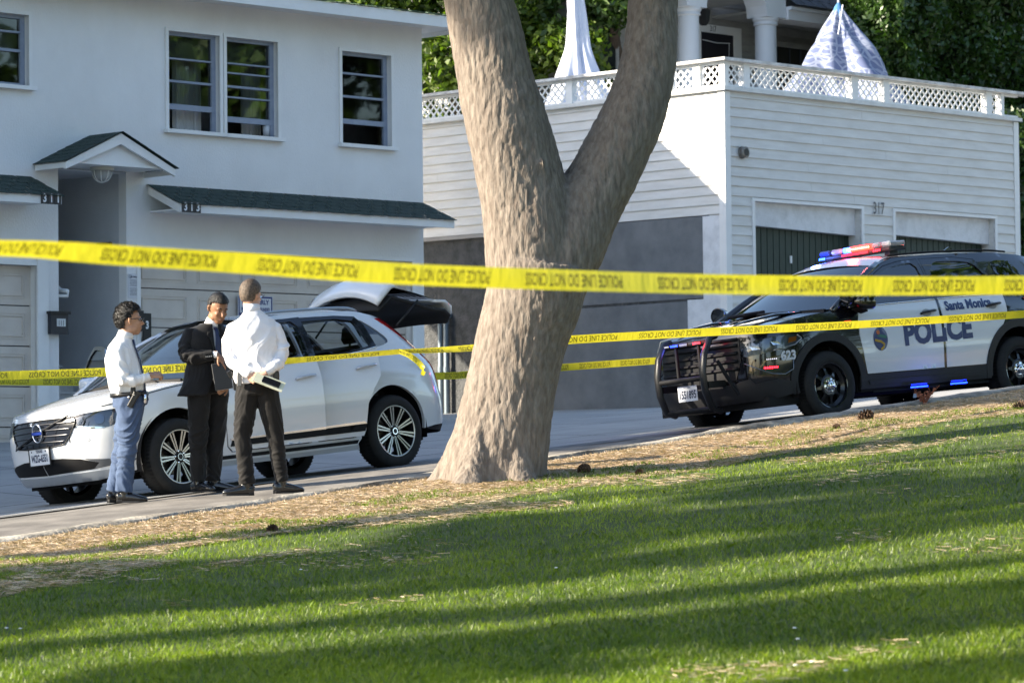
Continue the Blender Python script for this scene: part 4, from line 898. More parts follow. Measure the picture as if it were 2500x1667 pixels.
class Body:
    def __init__(s, outline, zp, xa=1.0, xe=1.35):
        pts = [Vector((a, b, 0)) for a, b in outline]; pts, _ = catmull(pts, [0]*len(pts), 10)
        L = [0]
        for a, b in zip(pts, pts[1:]): L.append(L[-1]+(b-a).length)
        i0 = min(range(len(pts)), key=lambda i: abs(pts[i].x)); s.S_ = [L[i0]-l for l in L]; s.S_.reverse(); s.pts = list(reversed(pts))
        s.sf, s.sr = s.S_[-1], s.S_[0]; s.zp = zp; s.xa = xa; s.xe = xe
        s.X = [p.x for p in s.pts]; s.Y = [p.y for p in s.pts]
    def raw(s, q, z):
        q = min(max(q, s.sr), s.sf); x = interp(q, s.S_, s.X); y = interp(q, s.S_, s.Y)
        k = hermite([(a[0], a[1]) for a in s.zp], z)
        if x > s.xa: x += hermite([(a[0], a[2]) for a in s.zp], z)*smooth01((x-s.xa)/s.xe)
        if x < -s.xa: x += hermite([(a[0], a[3]) for a in s.zp], z)*smooth01((-x-s.xa)/s.xe)
        return Vector((x, y*k, z))
    def P(s, q, z, d=0, side=1):
        p = s.raw(q, z)
        if d:
            e = .02; a = s.raw(min(q+e, s.sf), z)-s.raw(max(q-e, s.sr), z); b = s.raw(q, z+e)-s.raw(q, z-e); n = b.cross(a)
            if q > s.sf-.03 or q < s.sr+.03: n.y = 0
            p = p+n.normalized()*d
        return Vector((p.x, p.y*side, p.z))
    def panel(s, name, outline, mat, parent, holes=(), d=0, side=1, grid=(.07, .055), org=(0, 0, 0), thick=0, both=False, angle=60, solid=0, dens=.05):
        o = densify(outline, dens) if dens else outline; hs = [densify(h, dens) if dens else h for h in holes]
        V, Fs = cdt(o, hs, grid); q = MB(); og = Vector(org)
        for sd in ((1, -1) if both else (side,)):
            q.add([s.P(a, b, d, sd)-og for a, b in V], [f if sd < 0 else tuple(reversed(f)) for f in Fs])
            if thick:
                for lp in [o]+list(hs):
                    n = len(lp); A_ = [s.P(a, b, d, sd)-og for a, b in lp]; B_ = [s.P(a, b, d-thick, sd)-og for a, b in lp]
                    q.add(A_+B_, [(i, (i+1) % n, n+(i+1) % n, n+i) for i in range(n)])
        return q.build(name, mat, parent, smooth=True, angle=angle)
    def back(s, name, outline, mat, parent, d, side=1, org=(0, 0, 0)): return s.panel(name, outline, mat, parent, d=d, side=side, org=org)
    def top(s, name, rows, crown, mat, parent, n=17, dx=None, zoff=0, both=True, inset=0, yinset=0):
        """rows: (q, z) edge points front to back; skin spans across the car between both sides"""
        V = []; m = len(rows)
        for i, (a, b) in enumerate(rows):
            e = s.P(a, b); c = crown(i/(m-1)); f = dx(i/(m-1)) if dx else 0; ey = max(0, e.y-yinset)
            for j in range(n):
                t = -1+2*j/(n-1); V.append((e.x+f*(1-t*t), ey*t, e.z+c*(1-abs(t)**2.2)+zoff))
        q = MB(); q.add(V, [(i*n+j, i*n+j+1, (i+1)*n+j+1, (i+1)*n+j) for i in range(m-1) for j in range(n-1)])
        return q.build(name, mat, parent, smooth=True)
def arc(cx, cz, r, a0, a1, n=20, rx=None): return [(cx+(rx or r)*math.cos(math.radians(a0+(a1-a0)*i/n)), cz+r*math.sin(math.radians(a0+(a1-a0)*i/n))) for i in range(n+1)]
def place(name, flw, yaw, pitch, zc, wx, wy, label, cat, roll=0):
    """flw: world xy of the outer face of the front left wheel"""
    a = math.radians(yaw); fwd = Vector((-math.cos(a), -math.sin(a))); lf = Vector((math.sin(a), -math.cos(a)))
    c = Vector(flw)-fwd*wx-lf*wy; return empty(name, (c.x, c.y, zc+wx*math.sin(pitch)-wy*math.sin(roll)), (roll, pitch, math.pi+a), label, cat)
def wheel(parent, x, y, R_, rim, style, rot=0, steer=0):
    o = MB(); sg = 1 if y > 0 else -1; W = .115
    prof = [(rim*.98, W), (rim*1.06, W+.012), (rim*1.18, W+.018), (R_*.93, W+.006), (R_*.985, W-.02), (R_, W-.05), (R_+.002, 0), (R_, -W+.05), (R_*.985, -W+.02), (R_*.93, -W), (rim*.98, -W)]
    o.lathe([(r, h*sg) for r, h in prof], 64, 'Y'); w_ = o.build('wheel', rubber, parent, smooth=True, angle=50); w_.location = (x, y, R_-.006); w_.rotation_euler = (0, rot, steer)
    q = MB()
    for k in range(60):
        a = 2*math.pi*k/60
        for hh in (-.07, 0, .07):
            c, s_ = math.cos(a+hh*2), math.sin(a+hh*2); q.add([((R_+.001)*math.cos(a+hh*2+t), hh+dh, (R_+.001)*math.sin(a+hh*2+t)) for t, dh in ((-.03, -.028), (.03, -.028), (.03, .028), (-.03, .028))], [(0, 1, 2, 3)])
    q.build('tread', plast, w_)
    q = MB(); q.lathe([(rim*.99, (W+.004)*sg), (rim*.955, (W+.002)*sg), (rim*.93, (W-.02)*sg), (rim*.90, .03*sg), (rim*.88, -.08*sg)], 64, 'Y')
    if style == 'alloy':
        q.build('rim', dkmetal, w_, smooth=True, angle=40)
        q = MB(); q.lathe([(rim*.995, (W+.004)*sg), (rim*.955, (W+.006)*sg), (rim*.945, (W)*sg)], 64, 'Y'); q.build('rim_lip', alu, w_, smooth=True)
        q = MB(); b = MB()
        for k in range(10):
            a = 2*math.pi*k/10+.16
            for da in (-.075, .075):
                p0 = Vector((math.cos(a+da*1.9)*rim*.23, (W-.025)*sg, math.sin(a+da*1.9)*rim*.23)); p1 = Vector((math.cos(a+da)*rim*.95, (W-.002)*sg, math.sin(a+da)*rim*.95))
                e = Vector((-math.sin(a), 0, math.cos(a))); d = Vector((0, -.05*sg, 0)); h0, h1 = .0065, .009
                q.add([p0-e*h0, p0+e*h0, p1+e*h1, p1-e*h1], [(0, 1, 2, 3)])
                b.add([p0-e*h0, p0+e*h0, p1+e*h1, p1-e*h1, p0-e*h0+d, p0+e*h0+d, p1+e*h1+d, p1-e*h1+d], [(0, 4, 5, 1), (1, 5, 6, 2), (3, 2, 6, 7), (0, 3, 7, 4)])
            p0 = Vector((math.cos(a)*rim*.2, (W-.045)*sg, math.sin(a)*rim*.2)); p1 = Vector((math.cos(a)*rim*.95, (W-.02)*sg, math.sin(a)*rim*.95)); e = Vector((-math.sin(a), 0, math.cos(a)))
            b.add([p0-e*.02, p0+e*.02, p1+e*.024, p1-e*.024], [(0, 1, 2, 3)])
        q.build('spokes', alu, w_); b.build('spoke_sides', dkmetal, w_)
        q = MB(); q.lathe([(0, (W-.012)*sg), (.035, (W-.014)*sg), (.04, (W-.03)*sg), (.075, (W-.035)*sg), (.08, (W-.06)*sg)], 32, 'Y'); q.build('hub', dkmetal, w_, smooth=True, angle=30)
        q = MB(); q.lathe([(.026, (W-.0105)*sg), (.033, (W-.0105)*sg)], 24, 'Y')
        for k in range(5):
            a = 2*math.pi*k/5+.3; q.lathe([(0, (W-.018)*sg), (.009, (W-.02)*sg), (.011, (W-.04)*sg)], 8, 'Y', (math.cos(a)*.056, 0, math.sin(a)*.056))
        q.build('hub_trim', chrome, w_, smooth=True, angle=30)
        q = MB(); q.lathe([(.14, -.01*sg), (.16, 0), (.03, 0)], 32, 'Y'); q.build('brake_disc', M('brake_disc', (.2, .18, .16), .4, .8), w_)
    else:
        q.build('rim', gloss, w_, smooth=True, angle=40)
        q = MB(); q.lathe([(rim*.97, (W-.02)*sg), (rim*.86, (W-.045)*sg), (rim*.80, (W-.06)*sg)], 64, 'Y'); n = 64
        q.lathe([(rim*.48, (W-.03)*sg), (rim*.42, (W-.02)*sg), (.09, (W-.035)*sg), (.0, (W-.035)*sg)], 48, 'Y')
        for k in range(8):   # webs between the holes
            a = 2*math.pi*k/8+.2
            for da0, da1 in ((-.11, .11),):
                r0, r1 = rim*.46, rim*.84; pts = []
                for r, dw, h in ((r0, .2, W-.03), (r0*1.2, .13, W-.035), ((r0+r1)/2, .085, W-.042), (r1*.95, .10, W-.05), (r1, .16, W-.056)):
                    pts.append((r, dw, h))
                L_ = [Vector((r*math.cos(a-dw), h*sg, r*math.sin(a-dw))) for r, dw, h in pts]; R2 = [Vector((r*math.cos(a+dw), h*sg, r*math.sin(a+dw))) for r, dw, h in pts]
                m = len(pts); D = Vector((0, -.03*sg, 0)); q.add(L_+R2+[p+D for p in L_]+[p+D for p in R2], [(i, i+1, m+i+1, m+i) for i in range(m-1)]+[(i, 2*m+i, 2*m+i+1, i+1) for i in range(m-1)]+[(m+i, m+i+1, 3*m+i+1, 3*m+i) for i in range(m-1)])
        q.build('steel_disc', M('black_steel', (.014, .014, .016), .3, .3, coat=.6), w_, smooth=True, angle=35)
        q = MB(); q.lathe([(rim*.79, -.02*sg), (.05, -.02*sg)], 32, 'Y'); q.build('brake', plast, w_)
        q = MB(); q.lathe([(0, (W+.02)*sg), (.03, (W+.018)*sg), (.045, (W+.008)*sg), (.055, (W-.015)*sg), (.078, (W-.02)*sg), (.085, (W-.035)*sg)], 32, 'Y')
        for k in range(5):
            a = 2*math.pi*k/5; q.lathe([(0, (W+.006)*sg), (.010, (W+.004)*sg), (.013, (W-.02)*sg)], 10, 'Y', (math.cos(a)*.06, 0, math.sin(a)*.06))
        q.build('hub_cap', chrome, w_, smooth=True, angle=30)
    return w_
def seat(parent, x, y, w_, mat, floor=.35, back=.62):
    q = MB(); q.bbox((x-.25, y-w_/2, floor), (x+.28, y+w_/2, floor+.30), .05)
    m_ = Matrix.Translation((x-.22, y, floor+.25)) @ Matrix.Rotation(-.30, 4, 'Y')
    q.bbox((-.09, -w_/2, 0), (.07, w_/2, back), .05, m_)
    for hy in ([0] if w_ < .8 else [-w_/3, w_/3]): q.bbox((-.05, hy-.13, back+.03), (.05, hy+.13, back+.22), .04, m_); q.tube([m_ @ Vector((0, hy, back-.02)), m_ @ Vector((0, hy, back+.06))], .012, 6)
    o = q.build('seat', mat, parent); return o
def interior(parent, L0, L1, hw, floor, belt, dash_x, seatm):
    q = MB(); q.box((L1, -hw, floor-.06), (L0, hw, floor)); q.box((dash_x, -hw+.08, floor), (dash_x+.35, hw-.08, belt-.06)); q.bbox((dash_x-.06, -hw+.1, belt-.24), (dash_x+.2, hw-.1, belt-.08), .04); q.box((-.2, -.12, floor), (dash_x, .12, floor+.28)); q.build('cabin_floor', MT['dark'], parent)
    for y in (-.38, .38): seat(parent, .05, y, .5, seatm, floor)
    seat(parent, -.95, 0, 1.3, seatm, floor)
    q = MB(); m_ = Matrix.Translation((dash_x-.22, .38, belt-.15)) @ Matrix.Rotation(-1.2, 4, 'Y'); q.tube([m_ @ Vector((.18*math.cos(a), .18*math.sin(a), 0)) for a in np.linspace(0, 2*math.pi, 25)[:-1]], .016, 8, closed=True); q.tube([m_ @ Vector((-.17, 0, 0)), m_ @ Vector((.17, 0, 0))], .02, 6); q.tube([m_ @ Vector((0, 0, 0)), m_ @ Vector((0, 0, -.25))], .03, 6); q.build('steering_wheel', plast, parent, smooth=True)
def mirror(parent, p, sg, mat, yaw=0, org=(0, 0, 0), size=(.11, .23, .16), name='mirror'):
    q = MB(); m_ = Matrix.Translation(Vector(p)-Vector(org)) @ Matrix.Rotation(yaw, 4, 'Z'); n = 24; rows = 9; V = []
    for i in range(rows):
        t = i/(rows-1); k = math.sin(math.acos(max(-1, min(1, .98-t*.98)))) if i else .05
        for j in range(n):
            a = 2*math.pi*j/n; c, s_ = math.cos(a), math.sin(a); ex = .55
            V.append(m_ @ Vector((size[0]*(.9-1.5*t), sg*size[1]/2*k*math.copysign(abs(c)**ex, c)+sg*.13, size[2]/2*k*math.copysign(abs(s_)**ex, s_)+.02)))
    q.add(V, [(i*n+j, i*n+(j+1) % n, (i+1)*n+(j+1) % n, (i+1)*n+j) for i in range(rows-1) for j in range(n)]+[tuple(range((rows-1)*n, rows*n))])
    o = q.build(name, mat, parent, smooth=True, angle=50)
    q = MB(); q.tube([m_ @ Vector((0, 0, -.03)), m_ @ Vector((.0, sg*.1, -.07)), m_ @ Vector((-.02, sg*.16, -.055))], [(.05, .03), (.045, .025), (.05, .02)], 10); q.build('stalk', plast, o, smooth=True)
    q = MB(); q.bbox((-.08, min(sg*.03, sg*.22), -.065), (.07, max(sg*.03, sg*.22), -.045), .008, m_); q.build('lower_shell', plast, o); return o
def door_handle(B_, x, z, mat, parent, side=1, org=(0, 0, 0), cup=None):
    q = MB(); og = Vector(org)
    q.tube([B_.P(x+.10, z-.012, .004, side)-og, B_.P(x+.085, z-.008, .03, side)-og, B_.P(x, z, .042, side)-og, B_.P(x-.085, z+.008, .034, side)-og, B_.P(x-.11, z+.012, .02, side)-og], [(.012, .015), (.013, .017), (.013, .018), (.014, .02), (.012, .018)], 10)
    o = q.build('handle', mat, parent, smooth=True)
    B_.panel('handle_cup', arc(x+.01, z-.005, .04, 0, 360, 20, .07)[:-1], cup or mat, parent, d=.0025, side=side, org=org, dens=0)
    return o
def emblem_map(B_, q0, z0, d): return lambda a, b: B_.P(q0+a, z0+b, d)
# ---------------------------------------------------------------- white crossover with its doors and tailgate open
V_ = Body([(2.31, 0), (2.295, .3), (2.22, .58), (2.06, .77), (1.8, .875), (1.387, .925), (.9, .93), (0, .935), (-.8, .94), (-1.387, .945), (-1.9, .915), (-2.13, .85), (-2.27, .7), (-2.34, .42), (-2.36, 0)],
          [(.2, .93, -.16, .10), (.3, .955, -.08, .05), (.45, .975, -.01, .0), (.6, .99, 0, 0), (.75, 1.0, -.015, .04), (.9, .995, -.07, .07), (1.0, .975, -.12, .10), (1.08, .945, -.16, .16), (1.2, .90, -.2, .26), (1.35, .835, -.25, .40), (1.5, .755, -.3, .56), (1.62, .66, -.35, .70)])
RX = .737/2
car = place('white_crossover', (-3.08, 32.0), 45, .0876, -.186, 1.387, .93, 'white crossover car with two doors ajar and its tailgate raised', 'car', .066)
AR = lambda cx: arc(cx, .38, .445, 0, 180, 22)
roofz = lambda x: hermite([(-2.3, 1.50), (-1.9, 1.565), (-1.5, 1.60), (-.8, 1.625), (-.2, 1.63), (.2, 1.605), (.5, 1.50), (.8, 1.33), (1.15, 1.09)], x)
hoodz = lambda x: hermite([(1.1, 1.06), (1.5, 1.025), (1.9, .97), (2.2, .925), (2.45, .90), (2.7, .885), (3.3, .875)], x)
sf, sr = V_.sf, V_.sr
fdoor = [(.79, .40), (.80, .9), (.82, 1.03), (.98, 1.10), (.78, 1.27), (.5, 1.435), (.22, 1.555), (0, 1.583), (-.30, 1.588), (-.325, 1.3), (-.325, .9), (-.31, .40), (-.28, .345), (.74, .345)]
rdoor = [(-.345, .40), (-.345, .9), (-.345, 1.3), (-.33, 1.588), (-.8, 1.58), (-1.02, 1.55), (-1.10, 1.45), (-1.17, 1.22), (-1.15, 1.1), (-1.12, .92), (-1.03, .80), (-.95, .66), (-.92, .50), (-.90, .40), (-.87, .345), (-.37, .345)]
head = smoothpoly([(2.12, .70), (2.42, .735), (2.60, .765), (2.66, .80), (2.48, .865), (2.2, .875), (1.88, .885), (1.9, .80)], 2)
grille = [(sf-.005, .58)]+[(sf-.36, .605), (sf-.43, .68), (sf-.485, .79), (sf-.465, .832), (sf-.41, .842)]+[(sf-.005, .85)]
intake = [(sf-.005, .33), (sf-.62, .345), (sf-.70, .40), (sf-.52, .45), (sf-.30, .475), (sf-.005, .478)]
quarter = smoothpoly([(-1.22, 1.20), (-1.66, 1.245), (-1.74, 1.30), (-1.60, 1.42), (-1.36, 1.52), (-1.16, 1.53)], 1)
lampo = [(-2.12, 1.51), (-2.24, 1.40), (-2.32, 1.22), (-2.38, 1.06), (-2.44, .96), (-2.46, .74), (-2.30, .735), (-2.25, .9), (-2.22, 1.02), (-2.14, 1.2), (-2.06, 1.38), (-1.96, 1.51)]
def refl(p, r, step): return p
body_out = [(sf, .25), (2.7, .25), (2.2, .26), (1.9, .29), (1.83, .33)]+AR(1.387)[1:-1]+[(.93, .33), (.90, .27), (.3, .262), (-.3, .262), (-.88, .27), (-.94, .33)]+AR(-1.387)[1:-1]+[(-1.84, .36), (-2.0, .38), (-2.3, .39), (sr, .39), (sr, .80), (-2.62, .80), (-2.56, .96), (-2.45, 1.07), (-2.38, 1.25), (-2.30, 1.45), (-2.22, 1.515)]
body_out += [(x, roofz(x)) for x in (-2.0, -1.7, -1.3, -.8, -.3, .1, .3, .5, .8, 1.0)]+[(1.16, 1.075)]+[(x, hoodz(x)) for x in (1.3, 1.6, 1.9, 2.2, 2.45, 2.7, 2.9)]+[(sf, .875)]
body_h = [fdoor, rdoor, head, quarter]
body = V_.panel('body', body_out, carwhite, car, body_h, both=True, thick=.035)
# grille and intake are cut as dark inset panels proud of the skin
V_.panel('grille', grille, gloss, car, both=True, d=.004)
V_.panel('lower_intake', intake, plast, car, both=True, d=.004)
q = MB()
for z in (.635, .69, .745, .80):
    w_ = interp(z, [.6, .68, .8, .85], [.34, .42, .475, .45]); pts = [V_.P(sf-w_*t, z+.01*(1-t), .012) for t in np.linspace(1, 0, 12)]+[V_.P(sf-w_*t, z+.01*(1-t), .012, -1) for t in np.linspace(0, 1, 12)][1:]
    q.tube(pts, [(.006, .006)]*len(pts), 6)
pts = [V_.P(sf-.44+.1*0, .62, .014)]+[]
gr = q.build('grille_bar', M('grille_chrome', (.13, .13, .14), .3, .9), car, smooth=True)
q = MB()
for k in np.linspace(-.42, .42, 9):
    q.tube([V_.P(sf-abs(k), .60+.02*abs(k), .008, 1 if k >= 0 else -1), V_.P(sf-abs(k), .85, .008, 1 if k >= 0 else -1)], .004, 4)
q.build('grille_rib', dkmetal, gr)
q = MB(); q.tube([V_.P(sf-abs(t)*.40, .73-t*.13, .02, 1 if t < 0 else -1) for t in np.linspace(-1, 1, 15)], .008, 6); q.build('grille_sash', dkmetal, gr, smooth=True)
q = MB(); c = V_.P(sf, .73, .03); q.tube([c+Vector((0, .068*math.cos(a), .085*math.sin(a))) for a in np.linspace(0, 2*math.pi, 33)[:-1]], .009, 8, closed=True)
q.tube([c+Vector((.002, -.055, .062)), c+Vector((.002, -.085, .10))], .008, 6); q.tube([c+Vector((.002, -.055, .10)), c+Vector((.002, -.088, .10)), c+Vector((.002, -.088, .07))], .007, 6); em = q.build('round_emblem', chrome, car, smooth=True)
q = MB(); q.box(tuple(c+Vector((-.004, -.075, -.014))), tuple(c+Vector((.009, .075, .014)))); q.build('emblem_bar', M('emblem_blue', (.01, .03, .2), .3), em)
fr_ = [(sf-.002-.0*0, .566)]
q = MB(); pts = [V_.P(*p, .008) for p in densify(grille[:-1]+[grille[-1]], .04, False)]
q.tube(pts, .006, 5); q.tube([Vector((p.x, -p.y, p.z)) for p in pts], .006, 5); q.build('grille_frame', dkmetal, car, smooth=True)
# lower valance
V_.panel('skid_plate', [(sf, .235), (sf-.6, .24), (sf-.9, .27), (sf-1.0, .315), (sf-.7, .33), (sf, .315)], M('satin_silver', (.45, .48, .52), .35, .5), car, both=True, d=.008, thick=.02)
tgm = M('trim_grey', (.10, .105, .115), .45)
for sd in (1, -1): V_.panel('bumper_trim', [(sf-.62, .345), (sf-1.08, .385), (sf-1.06, .40), (sf-.72, .43), (sf-.55, .452), (sf-.70, .40)], tgm, car, side=sd, d=.006)
q = MB(); q.box((1.2, -.62, .2), (2.0, .62, .3)); q.build('undertray', plast, car)
projm = M('projector', (.12, .14, .17), .12, .7)
# head lamps
for sd in (1, -1):
    hb = V_.panel('headlight', head, M('lamp_bowl', (.10, .11, .13), .35, .7), car, d=-.03, side=sd, dens=0)
    for (a, z, r) in ((2.20, .80, .05), (2.40, .80, .042)):
        q = MB(); c = V_.P(a, z, -.012, sd); nrm = (V_.P(a, z, .05, sd)-c).normalized(); q.tube([c-nrm*.02, c+nrm*.008], [r, r*.95], 18); q.build('reflector', projm, hb, smooth=True, angle=40)
    V_.panel('lens', head, clearlens, hb, d=.002, side=sd, dens=0)
    V_.panel('lamp_edge', smoothpoly([(2.12, .70), (2.42, .735), (2.60, .765), (2.66, .80), (2.60, .80), (2.4, .755), (2.14, .725)], 2), chrome, hb, d=-.004, side=sd, dens=0)
V_.panel('washer_cover', smoothpoly([(2.28, .60), (2.42, .615), (2.45, .66), (2.31, .655)], 1), carwhite, car, d=.004, dens=0, thick=.004)
# hood, windscreen, roof
hr = [(x, hoodz(x)) for x in list(np.linspace(1.12, 2.9, 26))]+[(sf-.18, .878), (sf-.06, .876), (sf-.004, .875)]
V_.top('hood', hr, lambda t: .055*(1-t)**.6+.02*math.sin(math.pi*min(1, t*1.1))*(1-t), carwhite, car, n=33, zoff=.003)
wr = [(1.12, 1.09), (.98, 1.165), (.8, 1.28), (.62, 1.385), (.45, 1.475), (.3, 1.55), (.17, 1.598)]
ws = V_.top('windscreen', wr, lambda t: .03+.02*t, wsglass, car, n=21, dx=lambda t: .16-.1*t, yinset=.05)
for sd in (1, -1):
    q = MB(); q.tube([V_.P(a, b-.01, .004, sd) for a, b in [(1.16, 1.075)]+wr[1:]], [(.022, .03)]*7, 8)
    q.build('windscreen_pillar', carwhite, car, smooth=True)
for sd in (1, -1): q = MB(); q.tube([V_.P(x, hoodz(x)-.012, .0015, sd) for x in np.linspace(1.15, 2.2, 14)], .0045, 5); q.build('hood_gap', MT['black'], car)
q = MB(); q.tube([V_.P(1.17, 1.05)+Vector((0, -.1, .03)), Vector((1.30, 0, 1.13)), V_.P(1.17, 1.05, 0, -1)+Vector((0, .1, .03))], .02, 6); q.tube([Vector((1.28, .55, 1.10)), Vector((1.10, .1, 1.20)), Vector((1.05, -.1, 1.22))], .008, 5); q.build('wiper', plast, car)
rr_ = [(x, roofz(x)+.0) for x in np.linspace(.2, -1.80, 18)]
V_.top('roof', rr_, lambda t: .055, carwhite, car, n=21, dx=lambda t: .10-.22*t, zoff=.0)
V_.top('headliner', rr_, lambda t: .02, M('headliner', (.25, .25, .24), .9), car, n=9, zoff=-.04)
rrm = M('rail_silver', (.4, .42, .45), .3, .8)
for sd in (1, -1): q = MB(); q.tube([V_.P(x, roofz(x), .0, sd)+Vector((0, -.03*sd, .035-.03*(abs(x+.75)/.95)**4)) for x in np.linspace(.15, -1.65, 14)], .014, 8); q.build('roof_rail', rrm, car, smooth=True)
#('rail_silver', (.4, .42, .45), .3, .8), car, smooth=True)
for sd in (1, -1):
    V_.panel('quarter_window', quarter, sideglass, car, d=-.006, side=sd, dens=0)
    V_.panel('tail_light', lampo, redlens, car, d=.006, side=sd, thick=.02)
V_.panel('rear_reflector', [(-2.42, .47), (-2.56, .47), (-2.57, .55), (-2.44, .55)], redlens, car, both=True, d=.004)
V_.panel('rear_bumper_trim', [(-1.86, .36), (-2.2, .385), (-2.5, .39), (sr, .39), (sr, .30), (-2.4, .30), (-2.0, .33)], plast, car, both=True, d=-.002)
V_.panel('sill_shadow_strip', [(.90, .285), (-.88, .285), (-.90, .32), (.90, .32)], plast, car, both=True, d=.006)  # black strip stands for the shadow gap between doors and sill
V_.panel('sill_panel', [(.93, .22), (-.92, .22), (-.90, .285), (.92, .285)], M('sill_grey', (.4, .41, .43), .4), car, both=True, d=-.004)
# wheel housings and chassis
q = MB()
for cx in (1.387, -1.387):
    for sd in (1, -1):
        n = 20; A_ = [(cx+.46*math.cos(a), z_, .38+.46*math.sin(a)) for z_ in (sd*.90, sd*.55) for a in np.linspace(-.25, math.pi+.25, n)]; q.add(A_, [(i, i+1, n+i+1, n+i) for i in range(n-1)]+[tuple(range(n, 2*n))])
q.box((-2.1, -.55, .24), (2.0, .55, .34)); q.box((-.9, -.86, .25), (.9, .86, .33)); q.tube([(1.387, -.7, .36), (1.387, .7, .36)], .05, 8); q.tube([(-1.387, -.7, .36), (-1.387, .7, .36)], .06, 8); q.box((1.3, -.55, .34), (1.9, .55, .9)); q.build('chassis', plast, car)
seatm = M('dark_red_leather', (.05, .012, .012), .5)
interior(car, 1.25, -2.15, .80, .42, 1.08, .78, seatm)
q = MB(); q.box((-2.2, -.72, .5), (-1.5, .72, .60)); q.box((-1.42, -.7, .6), (-1.36, .7, 1.15)); q.build('cargo_floor', MT['dark'], car)
for (x, y, a) in ((1.387, .815, .2), (-1.387, .815, .55), (1.387, -.815, .1), (-1.387, -.815, .9)): wheel(car, x, y, RX, .258, 'alloy', a)
# doors
def inset(poly, d):
    n = len(poly); out = []; A_ = sum(poly[i][0]*poly[(i+1) % n][1]-poly[(i+1) % n][0]*poly[i][1] for i in range(n)); sg = 1 if A_ > 0 else -1
    for i in range(n):
        a, b, c = Vector(poly[i-1]), Vector(poly[i]), Vector(poly[(i+1) % n]); e1 = (b-a).normalized(); e2 = (c-b).normalized(); nn = Vector((-(e1.y+e2.y), e1.x+e2.x))
        out.append(tuple(b+nn.normalized()*d*sg if nn.length > 1e-6 else b))
    return out
def door(B_, nm, outline, hinge_x, ang, side, parent, belt, skin, framem, glassm, label=None, dlo=None, strips=True, hx=0, hz=.9, handle=None):
    hinge = B_.P(hinge_x, .9, -.01, side); org = hinge
    low = [p for p in outline]; bz = belt
    o = densify(outline, .04); lo_ = [(a, min(b, bz(a))) for a, b in o]; up_ = [(a, max(b, bz(a)+.012)) for a, b in o]
    def clean(p):
        r = []
        for t in p:
            if not r or (Vector(t)-Vector(r[-1])).length > 1e-4: r.append(t)
        return r
    def half(lower):
        r = []
        n = len(o)
        for i in range(n):
            a, b = o[i]; c, d = o[(i+1) % n]; za, zb_ = b-bz(a), d-bz(c); ins = za <= 0 if lower else za >= .012
            if ins: r.append((a, b))
            k = 0 if lower else .012
            if (za-k)*(zb_-k) < 0: t = (za-k)/(za-zb_); r.append((a+(c-a)*t, b+(d-b)*t))
        return clean(r)
    d_ = B_.panel(nm, half(True), skin, parent, side=side, org=org, thick=.05, dens=.05)
    d_.location = org; d_.rotation_euler = (0, 0, -ang*side)
    if label: d_['label'] = label
    B_.panel('door_lining', half(True), MT['dark'], d_, side=side, org=org, d=-.055)
    up = half(False); B_.panel('window_frame', up, framem, d_, [dlo], side=side, org=org, thick=.035)
    B_.panel('pane', dlo, glassm, d_, side=side, org=org, d=-.012, dens=.06)
    xs_ = [a for a, b in lo_ if b >= bz(a)-.02]; x0, x1 = min(xs_), max(xs_)
    q = MB(); q.tube([B_.P(x, bz(x)+.006, .006, side)-org for x in np.linspace(x0+.01, x1-.01, 12)], .007, 6); q.build('belt_trim', chrome, d_, smooth=True)
    if handle: door_handle(B_, handle[0], handle[1], handle[2], d_, side, org, handle[3])
    return d_, org
vb = lambda x: hermite([(-1.2, 1.215), (-.9, 1.17), (-.3, 1.135), (.4, 1.115), (1.0, 1.10)], x)
fdlo = smoothpoly([(.88, 1.145), (.74, 1.25), (.5, 1.39), (.2, 1.515), (-.02, 1.54), (-.235, 1.545), (-.255, 1.3), (-.255, 1.155), (.3, 1.135)], 1)
rdlo = [(-.42, 1.165), (-.42, 1.54), (-.8, 1.535), (-.97, 1.50), (-1.03, 1.4), (-1.085, 1.235), (-.9, 1.20)]
hsil = M('handle_silver', (.5, .52, .55), .3, .3, coat=1)
for sd, af, ar in ((1, .20, .27), (-1, 1.16, 0.0)):
    d_, og = door(V_, 'front_door', inset(fdoor, .010), .80, af, sd, car, vb, carwhite, gloss, sideglass, 'near front door standing ajar' if sd > 0 else 'far front door swung wide open', fdlo, handle=(-.13, .98, hsil, carwhite))
    mirror(d_, V_.P(.80, 1.12, .0, sd)+Vector((-.02, 0, .03)), sd, carwhite, 0, og)
    for nm, pl, m_ in (('lower_moulding', [(.76, .40), (-.30, .40), (-.30, .46), (.74, .455)], plast), ('chrome_strip', [(.74, .457), (-.30, .462), (-.30, .485), (.76, .472)], chrome)): V_.panel(nm, pl, m_, d_, side=sd, org=og, d=.008, thick=.008)
    d_, og = door(V_, 'rear_door', inset(rdoor, .010), -.36, ar, sd, car, vb, carwhite, gloss, sideglass, 'near rear door standing ajar' if sd > 0 else None, rdlo, handle=(-.96, 1.02, hsil, carwhite))
    for nm, pl, m_ in (('lower_moulding', [(-.36, .40), (-.88, .40), (-.905, .47), (-.36, .465)], plast), ('chrome_strip', [(-.36, .467), (-.905, .472), (-.88, .497), (-.36, .488)], chrome)): V_.panel(nm, pl, m_, d_, side=sd, org=og, d=.008, thick=.008)
